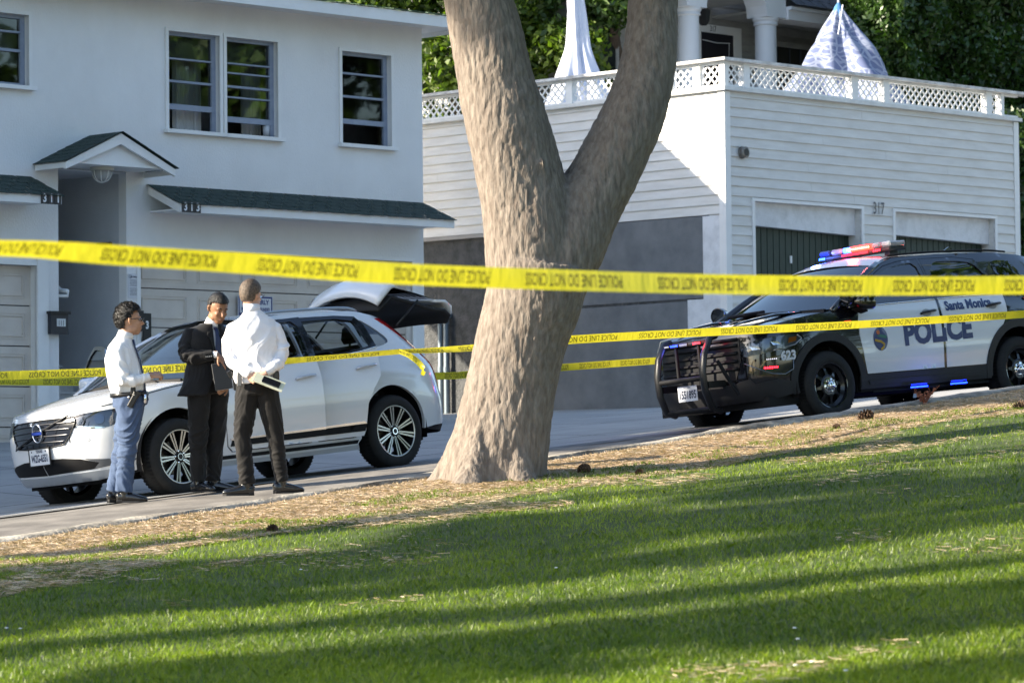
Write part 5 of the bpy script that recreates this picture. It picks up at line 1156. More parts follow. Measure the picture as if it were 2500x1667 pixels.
# tailgate
hg = Vector((-1.66, 0, 1.655)); prof = [(-1.66, 1.655, .57), (-1.78, 1.65, .585), (-1.91, 1.635, .60), (-1.96, 1.61, .61)]
def tgsheet(prof, off, name, mat, parent, n=17, crown=.05, thick=.03):
    V = []
    for (x, z, w_) in prof:
        for j in range(n):
            t = -1+2*j/(n-1); V.append((x-hg.x-crown*.8*(1-t*t)+off[0], w_*t, z-hg.z+crown*.5*(1-t*t)+off[1]))
    m = len(prof); q = MB(); q.add(V, [(i*n+j, i*n+j+1, (i+1)*n+j+1, (i+1)*n+j) for i in range(m-1) for j in range(n-1)])
    return q.build(name, mat, parent, smooth=True, solid=thick)
tgo = tgsheet(prof, (0, 0), 'tailgate', carwhite, car, crown=.15); tgo.location = hg; tgo.rotation_euler = (0, math.radians(46), 0); tgo['label'] = 'raised tailgate'
tgsheet([(-1.94, 1.59, .60), (-2.03, 1.4, .66), (-2.12, 1.18, .72)], (0, 0), 'rear_window', tint, tgo, thick=.006)
tgsheet([(-2.12, 1.17, .73), (-2.19, 1.08, .76), (-2.20, .98, .76), (-2.17, .90, .72), (-2.14, .86, .62)], (0, 0), 'lower_panel', carwhite, tgo)
tgsheet([(-1.68, 1.62, .55), (-1.90, 1.58, .58), (-2.00, 1.36, .655), (-2.09, 1.14, .72), (-2.16, 1.04, .745), (-2.17, .94, .74), (-2.13, .87, .66)], (.04, -.02), 'inner_lining', MT['dark'], tgo, crown=.03)
q = MB(); h2 = hg
for sd in (1, -1): q.tube([(-1.85, sd*.62, 1.42), (-2.15, sd*.66, 1.66)], .012, 8)
q.build('gas_strut', dkmetal, car, smooth=True)
# licence plate
c = V_.P(sf, .50, .022); q = MB(); q.box((c.x-.008, -.155, .435), (c.x+.002, .155, .595)); pl = q.build('licence_plate', plate_m, car)
q = MB()
for lo, hi in (((-.163, .425), (.163, .437)), ((-.163, .588), (.163, .603)), ((-.163, .437), (-.153, .588)), ((.153, .437), (.163, .588))): q.box((c.x-.006, lo[0], lo[1]), (c.x+.007, hi[0], hi[1]))
q.build('plate_frame', MT['black'], pl)
pmap = lambda oz: (lambda a, b: (c.x+.0045, a, oz+b))
put_text('WZG-6551', .098, pmap(.497), plate_ink, pl, 'lettering', .002, .55); put_text('TEXAS', .038, pmap(.566), plate_ink, pl, 'lettering', .001, .9)
q = MB()
for yy in (-.115, .10): q.lathe([(0, c.x+.0046), (.010, c.x+.0046)], 5, 'X', (0, yy, .567))
q.build('plate_star', plate_ink, pl)
# ---------------------------------------------------------------- black and white police utility vehicle
E_ = Body([(2.37, 0), (2.36, .4), (2.31, .70), (2.18, .87), (1.9, .955), (1.432, .985), (.9, .985), (0, .985), (-.8, .99), (-1.432, .995), (-2.0, .975), (-2.35, .92), (-2.53, .76), (-2.62, .45), (-2.64, 0)],
          [(.2, .93, -.14, .12), (.32, .965, -.05, .06), (.5, .985, 0, 0), (.7, 1.0, -.01, 0), (.9, .997, -.03, .05), (1.0, .985, -.07, .08), (1.1, .965, -.12, .12), (1.16, .945, -.16, .16), (1.3, .89, -.2, .22), (1.45, .825, -.25, .30), (1.6, .755, -.3, .40), (1.68, .70, -.33, .48)])
RE = .727/2; pcar = place('police_car', (3.476, 36.6), 38.3, .07, .523, 1.432, .97, 'black and white police utility vehicle with its light bar flashing red and blue', 'police car', .057); pcar.scale = (1.035,)*3
ARE = lambda cx, r=.445: arc(cx, .375, r, 0, 180, 22)
eroof = lambda x: hermite([(-2.6, 1.56), (-2.2, 1.63), (-1.6, 1.665), (-.6, 1.68), (.1, 1.665), (.35, 1.60), (.7, 1.44), (1.0, 1.28), (1.27, 1.14)], x)
ehood = lambda x: hermite([(1.2, 1.13), (1.6, 1.105), (2.0, 1.06), (2.3, 1.01), (2.6, .985), (3.3, .975)], x)
ef, er = E_.sf, E_.sr
eb = lambda x: hermite([(-2.0, 1.205), (-1.2, 1.195), (-.3, 1.175), (.9, 1.15)], x)
pf = [(.88, .44), (.92, .62), (.96, .86), (.95, 1.0), (.90, 1.145), (1.06, 1.20), (.82, 1.33), (.55, 1.47), (.3, 1.58), (.05, 1.625), (-.25, 1.64), (-.275, 1.3), (-.27, .44)]
pr = [(-.30, .44), (-.305, 1.3), (-.28, 1.64), (-.8, 1.64), (-1.1, 1.60), (-1.25, 1.42), (-1.34, 1.19), (-1.32, 1.0), (-1.22, .86), (-1.06, .72), (-.985, .58), (-.97, .44)]
ehead = smoothpoly([(ef-.58, .72), (ef-.95, .75), (ef-1.26, .80), (ef-1.38, .87), (ef-1.28, .925), (ef-.95, .905), (ef-.66, .87)], 1)
equart = smoothpoly([(-1.46, 1.215), (-2.12, 1.25), (-2.22, 1.30), (-2.1, 1.50), (-1.95, 1.56), (-1.45, 1.575), (-1.36, 1.5)], 1)
etail = [(-2.30, 1.18), (-2.62, 1.15), (-2.70, 1.0), (-2.62, .93), (-2.32, .98)]
out = [(ef, .26), (2.6, .27), (2.1, .29), (1.90, .33)]+ARE(1.432)[1:-1]+[(.97, .33), (.94, .29), (-.94, .29), (-.98, .33)]+ARE(-1.432)[1:-1]+[(-1.9, .34), (-2.3, .36), (er, .36), (er, 1.1), (-2.8, 1.12), (-2.68, 1.2), (-2.6, 1.4), (-2.5, 1.58)]
out += [(x, eroof(x)) for x in (-2.2, -1.8, -1.4, -.9, -.4, .1, .35, .6, .9, 1.1)]+[(1.28, 1.14)]+[(x, ehood(x)) for x in (1.4, 1.7, 2.0, 2.3, 2.6, 2.9)]+[(ef, .975)]
E_.panel('body', out, carblack, pcar, [pf, pr, ehead, equart], both=True, thick=.035)
er_rows = [(er+.004, 1.1)]
E_.top('tailgate', [(-2.6-.0, 1.56), (-2.66, 1.4), (-2.72, 1.2), (-2.9, 1.12)], lambda t: .02, carblack, pcar, dx=lambda t: -.12)
hr = [(x, ehood(x)) for x in list(np.linspace(1.22, 3.0, 26))]+[(ef-.15, .976), (ef-.004, .975)]
E_.top('hood', hr, lambda t: .05*(1-t)**.5, carblack, pcar, n=41, zoff=.003)
q = MB()
for sd in (1, -1):
    q.tube([(1.25, sd*.52, 1.165), (1.7, sd*.50, 1.15), (2.1, sd*.46, 1.10), (2.25, sd*.45, 1.06)], [(.012, .05), (.018, .06), (.012, .05), (.004, .03)], 10, up=(0, 0, 1))
q.build('hood_crease', carblack, pcar, smooth=True)
q = MB(); q.bbox((1.32, -.32, 1.185), (1.62, -.02, 1.225), .012, Matrix.Rotation(.08, 4, 'Y') @ Matrix.Translation((-.1, 0, .115))); q.build('hood_pouch', plast, pcar)
wr = [(1.27, 1.15), (1.08, 1.245), (.88, 1.36), (.68, 1.46), (.5, 1.55), (.36, 1.61)]
E_.top('windscreen', wr, lambda t: .03+.015*t, glassmat('dark_windscreen', (.10, .12, .13), .16), pcar, n=21, dx=lambda t: .17-.1*t, yinset=.055)
for sd in (1, -1): q = MB(); q.tube([E_.P(a, b, .0, sd) for a, b in [(1.30, 1.13)]+wr[1:]], [(.022, .035)]*6, 8); q.build('windscreen_pillar', carblack, pcar, smooth=True)
q = MB()
for k in range(2): q.tube([(1.36, .55-k*.75, 1.165), (1.30, .3-k*.75, 1.20), (1.26, -.05-k*.75*.6, 1.225)], .009, 5)
q.tube([E_.P(1.30, 1.12)+Vector((0, -.1, .02)), Vector((1.45, 0, 1.185)), E_.P(1.30, 1.12, 0, -1)+Vector((0, .1, .02))], .022, 6); q.build('wiper', plast, pcar)
rrw = [(x, eroof(x)) for x in np.linspace(.42, -2.42, 20)]
E_.top('roof', rrw, lambda t: .055*math.sin(math.pi*min(1, .25+t*.7)), carblack, pcar, n=21, dx=lambda t: .10-.2*t)
E_.top('white_roof_panel', [(x, eroof(x)) for x in np.linspace(.40, -.35, 9)], lambda t: .05, carwhite, pcar, n=17, dx=lambda t: .10-.05*t, zoff=.010, yinset=.04)
for sd in (1, -1): q = MB(); q.tube([E_.P(x, eroof(x), 0, sd)+Vector((0, -.05*sd, .03)) for x in np.linspace(.1, -2.1, 12)], .012, 6); q.build('roof_rail', plast, pcar, smooth=True)
for sd in (1, -1):
    E_.panel('quarter_window', equart, tint, pcar, d=.003, side=sd, dens=0)
    E_.panel('tail_light', etail, redlens, pcar, d=.006, side=sd)
# doors (closed)
def epdlo(pts): return pts
fd = smoothpoly([(.96, 1.20), (.78, 1.30), (.5, 1.45), (.28, 1.545), (0, 1.59), (-.19, 1.595), (-.21, 1.4), (-.21, 1.215), (.4, 1.19)], 1)
rd = smoothpoly([(-.37, 1.225), (-.37, 1.595), (-.8, 1.595), (-1.05, 1.56), (-1.17, 1.42), (-1.26, 1.235), (-.8, 1.23)], 1)
gb = M('handle_black', (.012, .012, .013), .3)
for sd in (1, -1):
    for nm, ol, dl, hx_, lab in (('front_door', pf, fd, .95, (-.09, 1.045)), ('rear_door', pr, rd, -.32, (-1.10, 1.075))):
        d_, og = door(E_, nm, inset(ol, .006), hx_, 0, sd, pcar, eb, carwhite, gloss, tint, None, dl, handle=(lab[0], lab[1], gb, M('handle_shadow', (.3, .3, .31), .3, coat=1)))
# cladding: sills and arch rings
E_.panel('rocker_cladding', [(.99, .29), (-.975, .29), (-.975, .436), (.99, .436)], clad, pcar, both=True, d=.010, thick=.02)
E_.panel('rocker_inset', [(.86, .33), (-.80, .33), (-.80, .375), (.88, .375)], clad, pcar, both=True, d=.018, thick=.012)
for cx in (1.432, -1.432):
    a0, a1 = (-8, 188)
    ring = arc(cx, .375, .53, a0, a1, 30)+list(reversed(arc(cx, .375, .447, a0, a1, 30))); [E_.panel('arch_cladding', ring, clad, pcar, side=s_, d=.014, thick=.03, dens=0, grid=(.3, .3)) for s_ in (1, -1)]
E_.panel('front_cladding', [(ef, .26), (ef-.9, .275), (1.96, .31), (1.95, .44), (2.1, .47), (2.35, .44), (ef-.72, .50), (ef-.5, .46), (ef, .45)], clad, pcar, both=True, d=.012, thick=.02)
# grille, lamps
E_.panel('grille', [(ef-.004, .50), (ef-.55, .50), (ef-.62, .70), (ef-.60, .93), (ef-.004, .95)], M('grille_black', (.006, .006, .007), .4), pcar, both=True, d=.006)
q = MB()
for z in (.62, .70, .78, .86, .92):
    for sd in (1, -1): q.tube([E_.P(ef-t, z, .015, sd) for t in np.linspace(0, .58, 8)], [(.013, .02)]*8, 6)
gr = q.build('grille_bar', plast, pcar, smooth=True)
q = MB(); c = E_.P(ef, .79, .03); q.tube([c+Vector((0, .09*math.cos(a), .04*math.sin(a))) for a in np.linspace(0, 2*math.pi, 25)[:-1]], .006, 6, closed=True); q.build('oval_emblem', M('dark_emblem', (.05, .055, .07), .2, .8), gr)
for sd in (1, -1):
    hb = E_.panel('headlight', ehead, M('lamp_bowl_police', (.12, .14, .18), .3, .7), pcar, d=-.03, side=sd, dens=0)
    for (a, z, w_, h_) in ((ef-.80, .81, .09, .04), (ef-1.02, .84, .08, .035)):
        q = MB(); q.add([E_.P(a+i*w_-w_*.5+j*.03, z+j*h_-h_/2, -.008, sd) for j in (0, 1) for i in (0, 1)], [(0, 1, 3, 2)]); q.build('reflector', chrome, hb, solid=.01)
    E_.panel('indicator', [(ef-1.16, .83), (ef-1.26, .85), (ef-1.27, .895), (ef-1.17, .885)], amber, hb, d=-.006, side=sd, dens=0)
    E_.panel('lens', ehead, clearlens, hb, d=.002, side=sd, dens=0)
    q = MB(); q.tube([E_.P(a, b, .003, sd) for a, b in [(ef-.98, .768), (ef-1.24, .81), (ef-1.33, .87), (ef-1.27, .91)]], .006, 6); q.build('lamp_trim', M('satin_trim', (.4, .4, .42), .3, .8), hb, smooth=True)
    # fog pod
    pod = E_.panel('fog_pod', [(ef-.70, .56), (ef-1.12, .50), (ef-1.22, .56), (ef-1.14, .72), (ef-.76, .69)], gloss, pcar, d=.004, side=sd)
    q = MB(); q.tube([E_.P(a, b, .012, sd) for a, b in [(ef-.66, .66), (ef-.80, .60), (ef-.96, .53), (ef-1.1, .515), (ef-1.2, .56), (ef-1.20, .66)]], .006, 6); q.build('pod_trim', M('pod_trim', (.25, .26, .28), .25, .9), pod, smooth=True)
    q = MB(); q.add([E_.P(ef-.78-i*.28, .67+j*.025-i*.01, .01, sd) for j in (0, 1) for i in (0, 1)], [(0, 1, 3, 2)]); q.build('pod_slot', plast, pod)
def led(name, c, ax, L, h, colr, st, parent, n=6, label=None, up=Vector((0, 0, 1)), depth=.012):
    ax = Vector(ax).normalized(); c = Vector(c); out_ = ax.cross(up).normalized()
    q = MB(); e = ax*L/2; u_ = up*h/2
    vs = [c-e-u_, c+e-u_, c+e+u_, c-e+u_]; vs += [v-out_*depth for v in vs]; q.add(vs, [(0, 1, 2, 3), (7, 6, 5, 4), (0, 4, 5, 1), (1, 5, 6, 2), (2, 6, 7, 3), (3, 7, 4, 0)])
    o = q.build(name, MT['black'], parent)
    q = MB()
    for i in range(n):
        cc = c+ax*L*((i+.5)/n-.5)+out_*.0015; r = min(L/n*.42, h*.36); q.add([cc+ax*r*math.cos(a)+up*r*math.sin(a) for a in np.linspace(0, 2*math.pi, 9)[:-1]], [tuple(range(8))])
    q.build('diodes', M(name+'_glow', (.02, .02, .02), .5, emit=colr, estr=st), o); return o
RED, BLU = (1, .006, .012), (.004, .02, 1)
for sd in (1,):
    c = E_.P(ef-.94, .595, .03); ax = (E_.P(ef-1.02, .60, .03)-E_.P(ef-.86, .60, .03)).normalized(); led('red_fog_led', c, ax, .15, .035, RED, 8, pcar)
    a = E_.P(ef-.95, .68, .018); led('dim_led', a, ax, .12, .018, (.8, .8, .9), .6, pcar)
# side LED bars under the rocker
q = MB(); q.tube([(.8, .93, .25), (-.95, .93, .25)], .012, 6); q.build('led_rail', plast, pcar)
for x in (.18, -.42): led('blue_rocker_led', (x, 1.0, .262), (-1, 0, 0), .26, .022, BLU, 10, pcar, 14); led('blue_rocker_led', (x, 1.0, .290), (-1, 0, 0), .24, .014, BLU, 3, pcar, 14)
led('red_mirror_led', E_.P(1.12, 1.0, .02), (-1, 0, 0), .10, .02, RED, 5, pcar, 5); led('red_quarter_led', E_.P(-1.75, 1.12, .02), (-1, 0, 0), .14, .03, RED, 5, pcar, 5)
# push bumper
pb = MB()
for sd in (1, -1):
    y = sd*.36; pb.tube([(2.42, y, .98), (2.50, y, .96), (2.60, y, .80), (2.64, y, .62), (2.63, y, .42), (2.56, y, .24), (2.44, y, .20)], [(.045, .03)]*7, 10, up=(0, 1, 0))
    pb.box((2.30, y-.03, .45), (2.6, y+.03, .52))
push = pb.build('push_bumper', M('bumper_satin_black', (.008, .008, .009), .4, coat=.15), pcar, smooth=True, angle=50)
q = MB()
for z, x in ((.56, 2.63), (.235, 2.55), (.93, 2.50)): q.tube([(x, -.36, z), (x, .36, z)], [(.028, .028)]*2, 10)
q.tube([(2.5, .18, .56), (2.5, .18, .92)], .02, 8); q.tube([(2.5, -.18, .56), (2.5, -.18, .92)], .02, 8)
q.tube([(2.62, .58, .72), (2.55, .62, .55), (2.45, .66, .35)], .02, 8); q.build('cross_bar', plast, push, smooth=True, angle=50)
for y, cl_, st in ((.19, RED, 8), (-.02, (.7, .7, .8), .3), (-.17, BLU, 9), (-.31, (.7, .7, .8), .5)): led('bumper_led', (2.535, y, .93), (0, 1, 0), .12, .032, cl_, st, pcar)
q = MB(); q.box((2.555, -.15, .34), (2.56, .15, .50)); pl = q.build('licence_plate', plate_m, pcar)
put_text('1551895', .115, lambda a, b: (2.562, a, .405+b), plate_ink, pl, 'lettering', .003, .68); put_text('CA EXEMPT', .026, lambda a, b: (2.562, a, .48+b), plate_ink, pl, 'lettering', .0, .85)
q = MB(); q.box((1.5, -.85, .2), (2.2, .85, .3)); q.box((-2.4, -.6, .22), (1.6, .6, .32)); q.box((-1.0, -.9, .26), (1.0, .9, .33)); q.tube([(1.432, -.7, .36), (1.432, .7, .36)], .05, 8); q.tube([(-1.432, -.7, .36), (-1.432, .7, .36)], .07, 8); q.box((1.35, -.55, .34), (2.0, .55, .98))
for cx in (1.432, -1.432):
    for sd in (1, -1):
        n = 20; A_ = [(cx+.46*math.cos(a), z_, .375+.46*math.sin(a)) for z_ in (sd*.95, sd*.55) for a in np.linspace(-.25, math.pi+.25, n)]; q.add(A_, [(i, i+1, n+i+1, n+i) for i in range(n-1)]+[tuple(range(n, 2*n))])
q.build('chassis', plast, pcar); interior(pcar, 1.3, -2.3, .84, .45, 1.14, .85, M('charcoal_seat', (.02, .02, .022), .8))
for (x, y, a) in ((1.432, .86, .35), (-1.432, .86, .1), (1.432, -.86, .1), (-1.432, -.86, .9)): wheel(pcar, x, y, RE, .238, 'steel', a)
for sd in (1, -1):
    mo = mirror(pcar, E_.P(.98, 1.15, .0, sd)+Vector((-.02, 0, .03)), sd, carblack, 0, size=(.13, .27, .19))
    if sd > 0: led('mirror_led', E_.P(.98, 1.15, .13)+Vector((.075, .01, .09)), (0, 1, 0), .11, .03, (.7, .75, .9), .8, mo)
# spotlight on the far pillar and its twin
for sd in (-1, 1):
    c = E_.P(1.12, 1.22, .10, sd); q = MB(); m_ = Matrix.Translation(c) @ Matrix.Rotation(math.radians(-12*sd), 4, 'Z') @ Matrix.Rotation(math.pi/2, 4, 'Y')
    vs = MB(); vs.lathe([(.0, -.10), (.05, -.095), (.085, -.06), (.095, 0), (.095, .02), (.085, .025), (.08, .015), (0, .01)], 24, 'Z'); vs.v = [m_ @ Vector(p) for p in vs.v]; q.add(vs.v, vs.f); q.tube([c-Vector((.03, 0, .03)), c-Vector((.06, .06*sd, .10))], .014, 6)
    q.build('spotlight', carblack, pcar, smooth=True, angle=40)
# light bar
zb = eroof(-.15)+.085; lb = MB(); lb.bbox((-.30, -.56, zb), (-.04, .56, zb+.045), .015)
for y in (-.45, .45): lb.box((-.22, y-.04, zb-.06), (-.1, y+.04, zb))
bar = lb.build('light_bar', MT['black'], pcar)
domes = [(-.56, -.38, 'blue'), (-.37, -.20, 'clear'), (-.19, -.09, 'bluel'), (-.08, .26, 'red'), (.27, .40, 'clear'), (.41, .56, 'clear')]
cl_dome = M('clear_dome', (.45, .47, .5), .15, trans=.4, coat=1)
for a, b, k in domes:
    q = MB(); q.bbox((-.295, a, zb+.046), (-.045, b, zb+.105), .018)
    mt = {'clear': cl_dome, 'blue': M('blue_dome', (.02, .03, .12), .2, coat=1), 'bluel': M('blue_lit', (.02, .05, .3), .3, emit=(.05, .15, 1), estr=3), 'red': M('red_lit', (.3, .02, .02), .3, emit=(1, .02, .012), estr=4.5)}[k]
    q.build('dome', mt, bar)
led('lower_led', (-.036, -.50, zb+.022), (0, 1, 0), .10, .034, (.01, .07, 1), 14, bar, 4); led('lower_led', (-.036, .36, zb+.022), (0, 1, 0), .12, .034, RED, 8, bar, 4)
led('lower_led', (-.036, .02, zb+.022), (0, 1, 0), .42, .03, RED, 3, bar, 14)
led('centre_led', (-.043, .08, zb+.075), (0, 1, 0), .34, .03, (1, .14, .07), 9, bar, 12)
q = MB(); q.extrude([(-1.35, .0, 1.735), (-1.55, .0, 1.735), (-1.53, .0, 1.80), (-1.50, 0, 1.805)], (0, .02, 0)); q.build('roof_antenna', carblack, pcar)
q = MB(); q.lathe([(0, 1.765), (.03, 1.76), (.035, 1.73)], 12, 'Z', (-.85, .1, 0)); q.build('roof_antenna', plast, pcar)
# lettering and seal
navy = M('navy_vinyl', (.012, .03, .13), .35, coat=.5)
def decal(s_, size, q0, z0, name, bold, xs, slant=0, sh=0): return put_text(s_, size, lambda a, b: E_.P(q0-a, z0+b+a*slant, .004), navy, pcar, name, bold, xs, shear=sh)
decal('POLICE', .32, -.20, .83, 'police_lettering', .016, .98, .03); decal('Santa Monica', .135, -.73, 1.10, 'city_lettering', .006, .98, .02)
put_text('623', .13, lambda a, b: E_.P(1.97-a, .70+b, .005), M('white_vinyl', (.6, .62, .65), .4), pcar, 'unit_number', .006, .95)
sc_ = (.66, .80); q = MB(); q.add([E_.P(sc_[0]+.105*math.cos(a), sc_[1]+.125*math.sin(a), .004) for a in np.linspace(0, 2*math.pi, 33)[:-1]], [tuple(range(31, -1, -1))]); sl_ = q.build('door_seal', navy, pcar)
def sealbit(pts, m, nm): q = MB(); q.add([E_.P(sc_[0]-a, sc_[1]+b, .006) for a, b in pts], [tuple(range(len(pts)))]); q.build(nm, m, sl_)
sealbit([(-.03+.025*math.cos(a), .07+.025*math.sin(a)) for a in np.linspace(0, 6.28, 13)[:-1]], M('seal_orange', (.5, .13, .03), .5), 'seal_sun')
sealbit([(-.06, .03), (0, .045), (.09, .03), (.085, .0), (.02, .01)], M('seal_green', (.03, .16, .12), .5), 'seal_hills')
gold = M('seal_gold', (.5, .3, .03), .5)
q = MB(); pts = [(-.085, -.01), (0, -.03), (.045, -.06), (.03, -.09), (-.01, -.115)]; q.tube([E_.P(sc_[0]-a, sc_[1]+b, .006) for a, b in pts], [(.003, .014)]*5, 6, up=(0, 1, 0)); q.build('seal_path', gold, sl_)
# real light given off by the lit lamps
def lamp(p, colr, pw, rad=.06):
    l = bpy.data.lights.new('flasher', 'POINT'); l.energy = pw; l.color = colr; l.shadow_soft_size = rad; o = bpy.data.objects.new('flasher', l); col.objects.link(o); o.parent = pcar; o.location = p; return o
lamp((.06, .05, zb+.12), (1, .1, .08), 6); lamp((.10, -.5, zb+.03), (.1, .2, 1), 4); lamp((.05, 1.10, .20), (.08, .1, 1), .8); lamp((2.6, -.17, .99), (.1, .15, 1), 1.2); lamp((2.6, .19, .99), (1, .05, .05), 1.2)
# ================================================================ people
skin_tan = M('skin_tan', (.42, .23, .14), .5, c2=(.48, .27, .17), nscale=20, sss=.06)
skin_brown = M('skin_brown', (.27, .135, .075), .5, c2=(.31, .16, .09), nscale=20, sss=.06)
skin_pink = M('skin_light', (.5, .29, .2), .5, c2=(.55, .33, .24), nscale=20, sss=.06)
def fabric(name, c, c2, b=.35, scale=7, rough=.8, fine=260, sheen=.1):
    return M(name, c, rough, c2=c2, nscale=scale, bump=b, bscale=fine, bdist=.002, sheen=sheen, spec=.25)
shirt_m = fabric('white_shirt', (.74, .74, .78), (.8, .8, .83)); shirt2_m = fabric('white_shirt_cotton', (.76, .77, .78), (.82, .82, .82))
suit_m = fabric('black_suit', (.005, .005, .006), (.010, .010, .011), rough=.7); trou_m = fabric('charcoal_trousers', (.0065, .006, .006), (.012, .011, .0105), rough=.75)
blue_m = fabric('blue_trousers', (.055, .085, .155), (.07, .105, .185), rough=.8)
shoe_m = M('black_leather', (.01, .01, .011), .25, coat=.5, bump=.15, bscale=60); hair_m = M('dark_hair', (.004, .0035, .003), .45, c2=(.012, .010, .009), nscale=60, bump=1, bscale=120, bdist=.01)
hair_g = M('cropped_greying_hair', (.045, .032, .023), .6, c2=(.15, .11, .08), nscale=70, bump=.8, bscale=150, bdist=.006)
navy_tie = M('navy_tie', (.015, .025, .075), .45); belt_m = M('belt_leather', (.015, .014, .014), .35, coat=.3)
leather = M('holster_leather', (.012, .011, .011), .3, coat=.3)
def ell(q, c, r, R_=None, n=20):
    vs = []; c = Vector(c)
    for i in range(n//2+1):
        ph = math.pi*i/(n//2)
        for j in range(n):
            t = 2*math.pi*j/n; p = Vector((r[0]*math.sin(ph)*math.cos(t), r[1]*math.sin(ph)*math.sin(t), r[2]*math.cos(ph))); vs.append(c+(R_ @ p if R_ else p))
    q.add(vs, [(i*n+j, i*n+(j+1) % n, (i+1)*n+(j+1) % n, (i+1)*n+j) for i in range(n//2) for j in range(n)])
def wrinkle(amp, sc=(6, 6, 13), seed=0, spots=(), big=.006):
    """cloth folds: soft large form + ridged creases, stronger near the given joints (point, radius, gain)"""
    def f(p, n):
        k = .35
        for c, r, g in spots: d = (p-Vector(c)).length/r; k += g*math.exp(-d*d)
        w_ = noise.noise(Vector((p.x*2.3+seed, p.y*2.3, p.z*2.3)))*.7
        w2 = noise.noise(Vector((p.z*2.1+seed, p.x*1.7, p.y*1.7)))
        q_ = Vector((p.x*sc[0]+seed+w2*2, p.y*sc[1]+w_*2, p.z*sc[2]*.6+(p.x+p.y)*sc[2]*.9*w2*2+w_*3))
        v = max(0, 1-abs(noise.noise(q_))*3.4); v2 = max(0, 1-abs(noise.noise(q_*2.1+Vector((7, 3, 1))))*3)
        return n*((v*.8+v2*.3-.2)*amp*k*1.3+noise.noise(Vector((p.x*4, p.y*4, p.z*3+seed)))*big)
    return f
def hand(q, wr, palm_dir, up, side, curl=.8, s=1., spread=.2, thumb=1):
    """wr wrist, palm_dir towards the fingers, up = back of the hand normal, side = towards the thumb"""
    d = Vector(palm_dir).normalized(); u_ = Vector(up); u_ = (u_-d*u_.dot(d)).normalized(); sd = u_.cross(d)*side; w = Vector(wr)
    q.tube([w-d*.04, w, w+d*.03, w+d*.07*s, w+d*.092*s], [(.021, .028), (.018, .026), (.016, .036), (.014, .040), (.010, .036)], 14, up=u_)
    for k, (off, L, r) in enumerate(((.030, .068, .0085), (.011, .076, .009), (-.009, .071, .0087), (-.027, .056, .0078))):
        b = w+d*.085*s+sd*off; dirn = (d+sd*off*spread*4).normalized(); pts = [b-d*.02, b]; cu = 0; p = b
        for j, fr in enumerate((.44, .31, .25)):
            cu += curl*(.8+.15*k)*(.55 if j == 0 else .75); dd = dirn*math.cos(cu)-u_*math.sin(cu); p = p+dd*L*fr; pts.append(p)
        q.tube(pts, [r*1.1, r*1.08, r, r*.92, r*.72], 9)
    tb = w+d*.03*s+sd*.024; td = (d*.55+sd*.8*thumb-u_*.35).normalized(); q.tube([tb-td*.01, tb+td*.022, tb+td*.045+d*.008, tb+td*.055+d*.03-u_*.006*curl], [.014, .0115, .0105, .008], 9)
def head(q, c, face, tilt=0, s=1., nose=1.):
    """c = centre of skull; face = horizontal facing direction; tilt>0 looks down. returns rotation"""
    f = Vector(face).normalized(); lat = Vector((-f.y, f.x, 0)); R_ = Matrix(((f.x, lat.x, 0), (f.y, lat.y, 0), (0, 0, 1))) @ Matrix.Rotation(tilt, 3, 'Y')
    c = Vector(c); P_ = lambda x, y, z: c+R_ @ Vector((x, y, z))*s
    ell(q, P_(-.012, 0, .022), (.096*s, .076*s, .098*s), R_, 26); ell(q, P_(.028, 0, -.03), (.062*s, .062*s, .088*s), R_, 22)
    ell(q, P_(.045, 0, -.085), (.038*s, .038*s, .034*s), R_, 16)
    for y in (-1, 1):
        ell(q, P_(.01, y*.045, -.065), (.045*s, .022*s, .035*s), R_, 14); ell(q, P_(.066, y*.036, -.022), (.02*s, .02*s, .018*s), R_, 12)
        ell(q, P_(.078, y*.030, .026), (.014*s, .024*s, .008*s), R_, 12)
        q.tube([P_(-.008, y*.077, -.028), P_(-.016, y*.083, -.005), P_(-.014, y*.085, .02), P_(.0, y*.082, .024)], [(.008*s), .011*s, .012*s, .008*s], 8)
    q.tube([P_(.083, 0, .02), P_(.098, 0, -.012), P_(.107*nose, 0, -.027), P_(.09, 0, -.036)], [.008*s, .011*s, .014*s, .009*s], 10)
    q.tube([P_(.078, -.022, -.060), P_(.09, 0, -.058), P_(.078, .022, -.060)], .0065*s, 8); q.tube([P_(.076, -.018, -.069), P_(.087, 0, -.071), P_(.076, .018, -.069)], .007*s, 8)
    return R_, P_
def face_bits(parent, R_, P_, s=1., closed=False, brow_m=None):
    q = MB()
    for y in (-1, 1): ell(q, P_(.0775, y*.031, .008), (.009, .0125, .0075 if not closed else .004), R_, 14)
    q.build('eye', M('eye_white', (.16, .09, .06) if closed else (.4, .37, .35), .4), parent, smooth=True)
    q = MB()
    for y in (-1, 1): ell(q, P_(.0845, y*.031, .007 if not closed else .004), (.0035, .0055, .0055 if not closed else .003), R_, 10)
    q.build('iris', M('iris', (.02, .012, .008), .2), parent, smooth=True)
    q = MB()
    for y in (-1, 1): q.tube([P_(.091, y*.016, .030), P_(.089, y*.032, .036), P_(.078, y*.048, .030)], [.003, .004, .002], 6)
    q.build('eyebrow', brow_m or hair_m, parent, smooth=True)
    q = MB(); q.tube([P_(.086, -.020, -.0645), P_(.0945, 0, -.0645), P_(.086, .020, -.0645)], .0028, 6); q.build('mouth', M('lips', (.25, .1, .08), .5), parent, smooth=True)
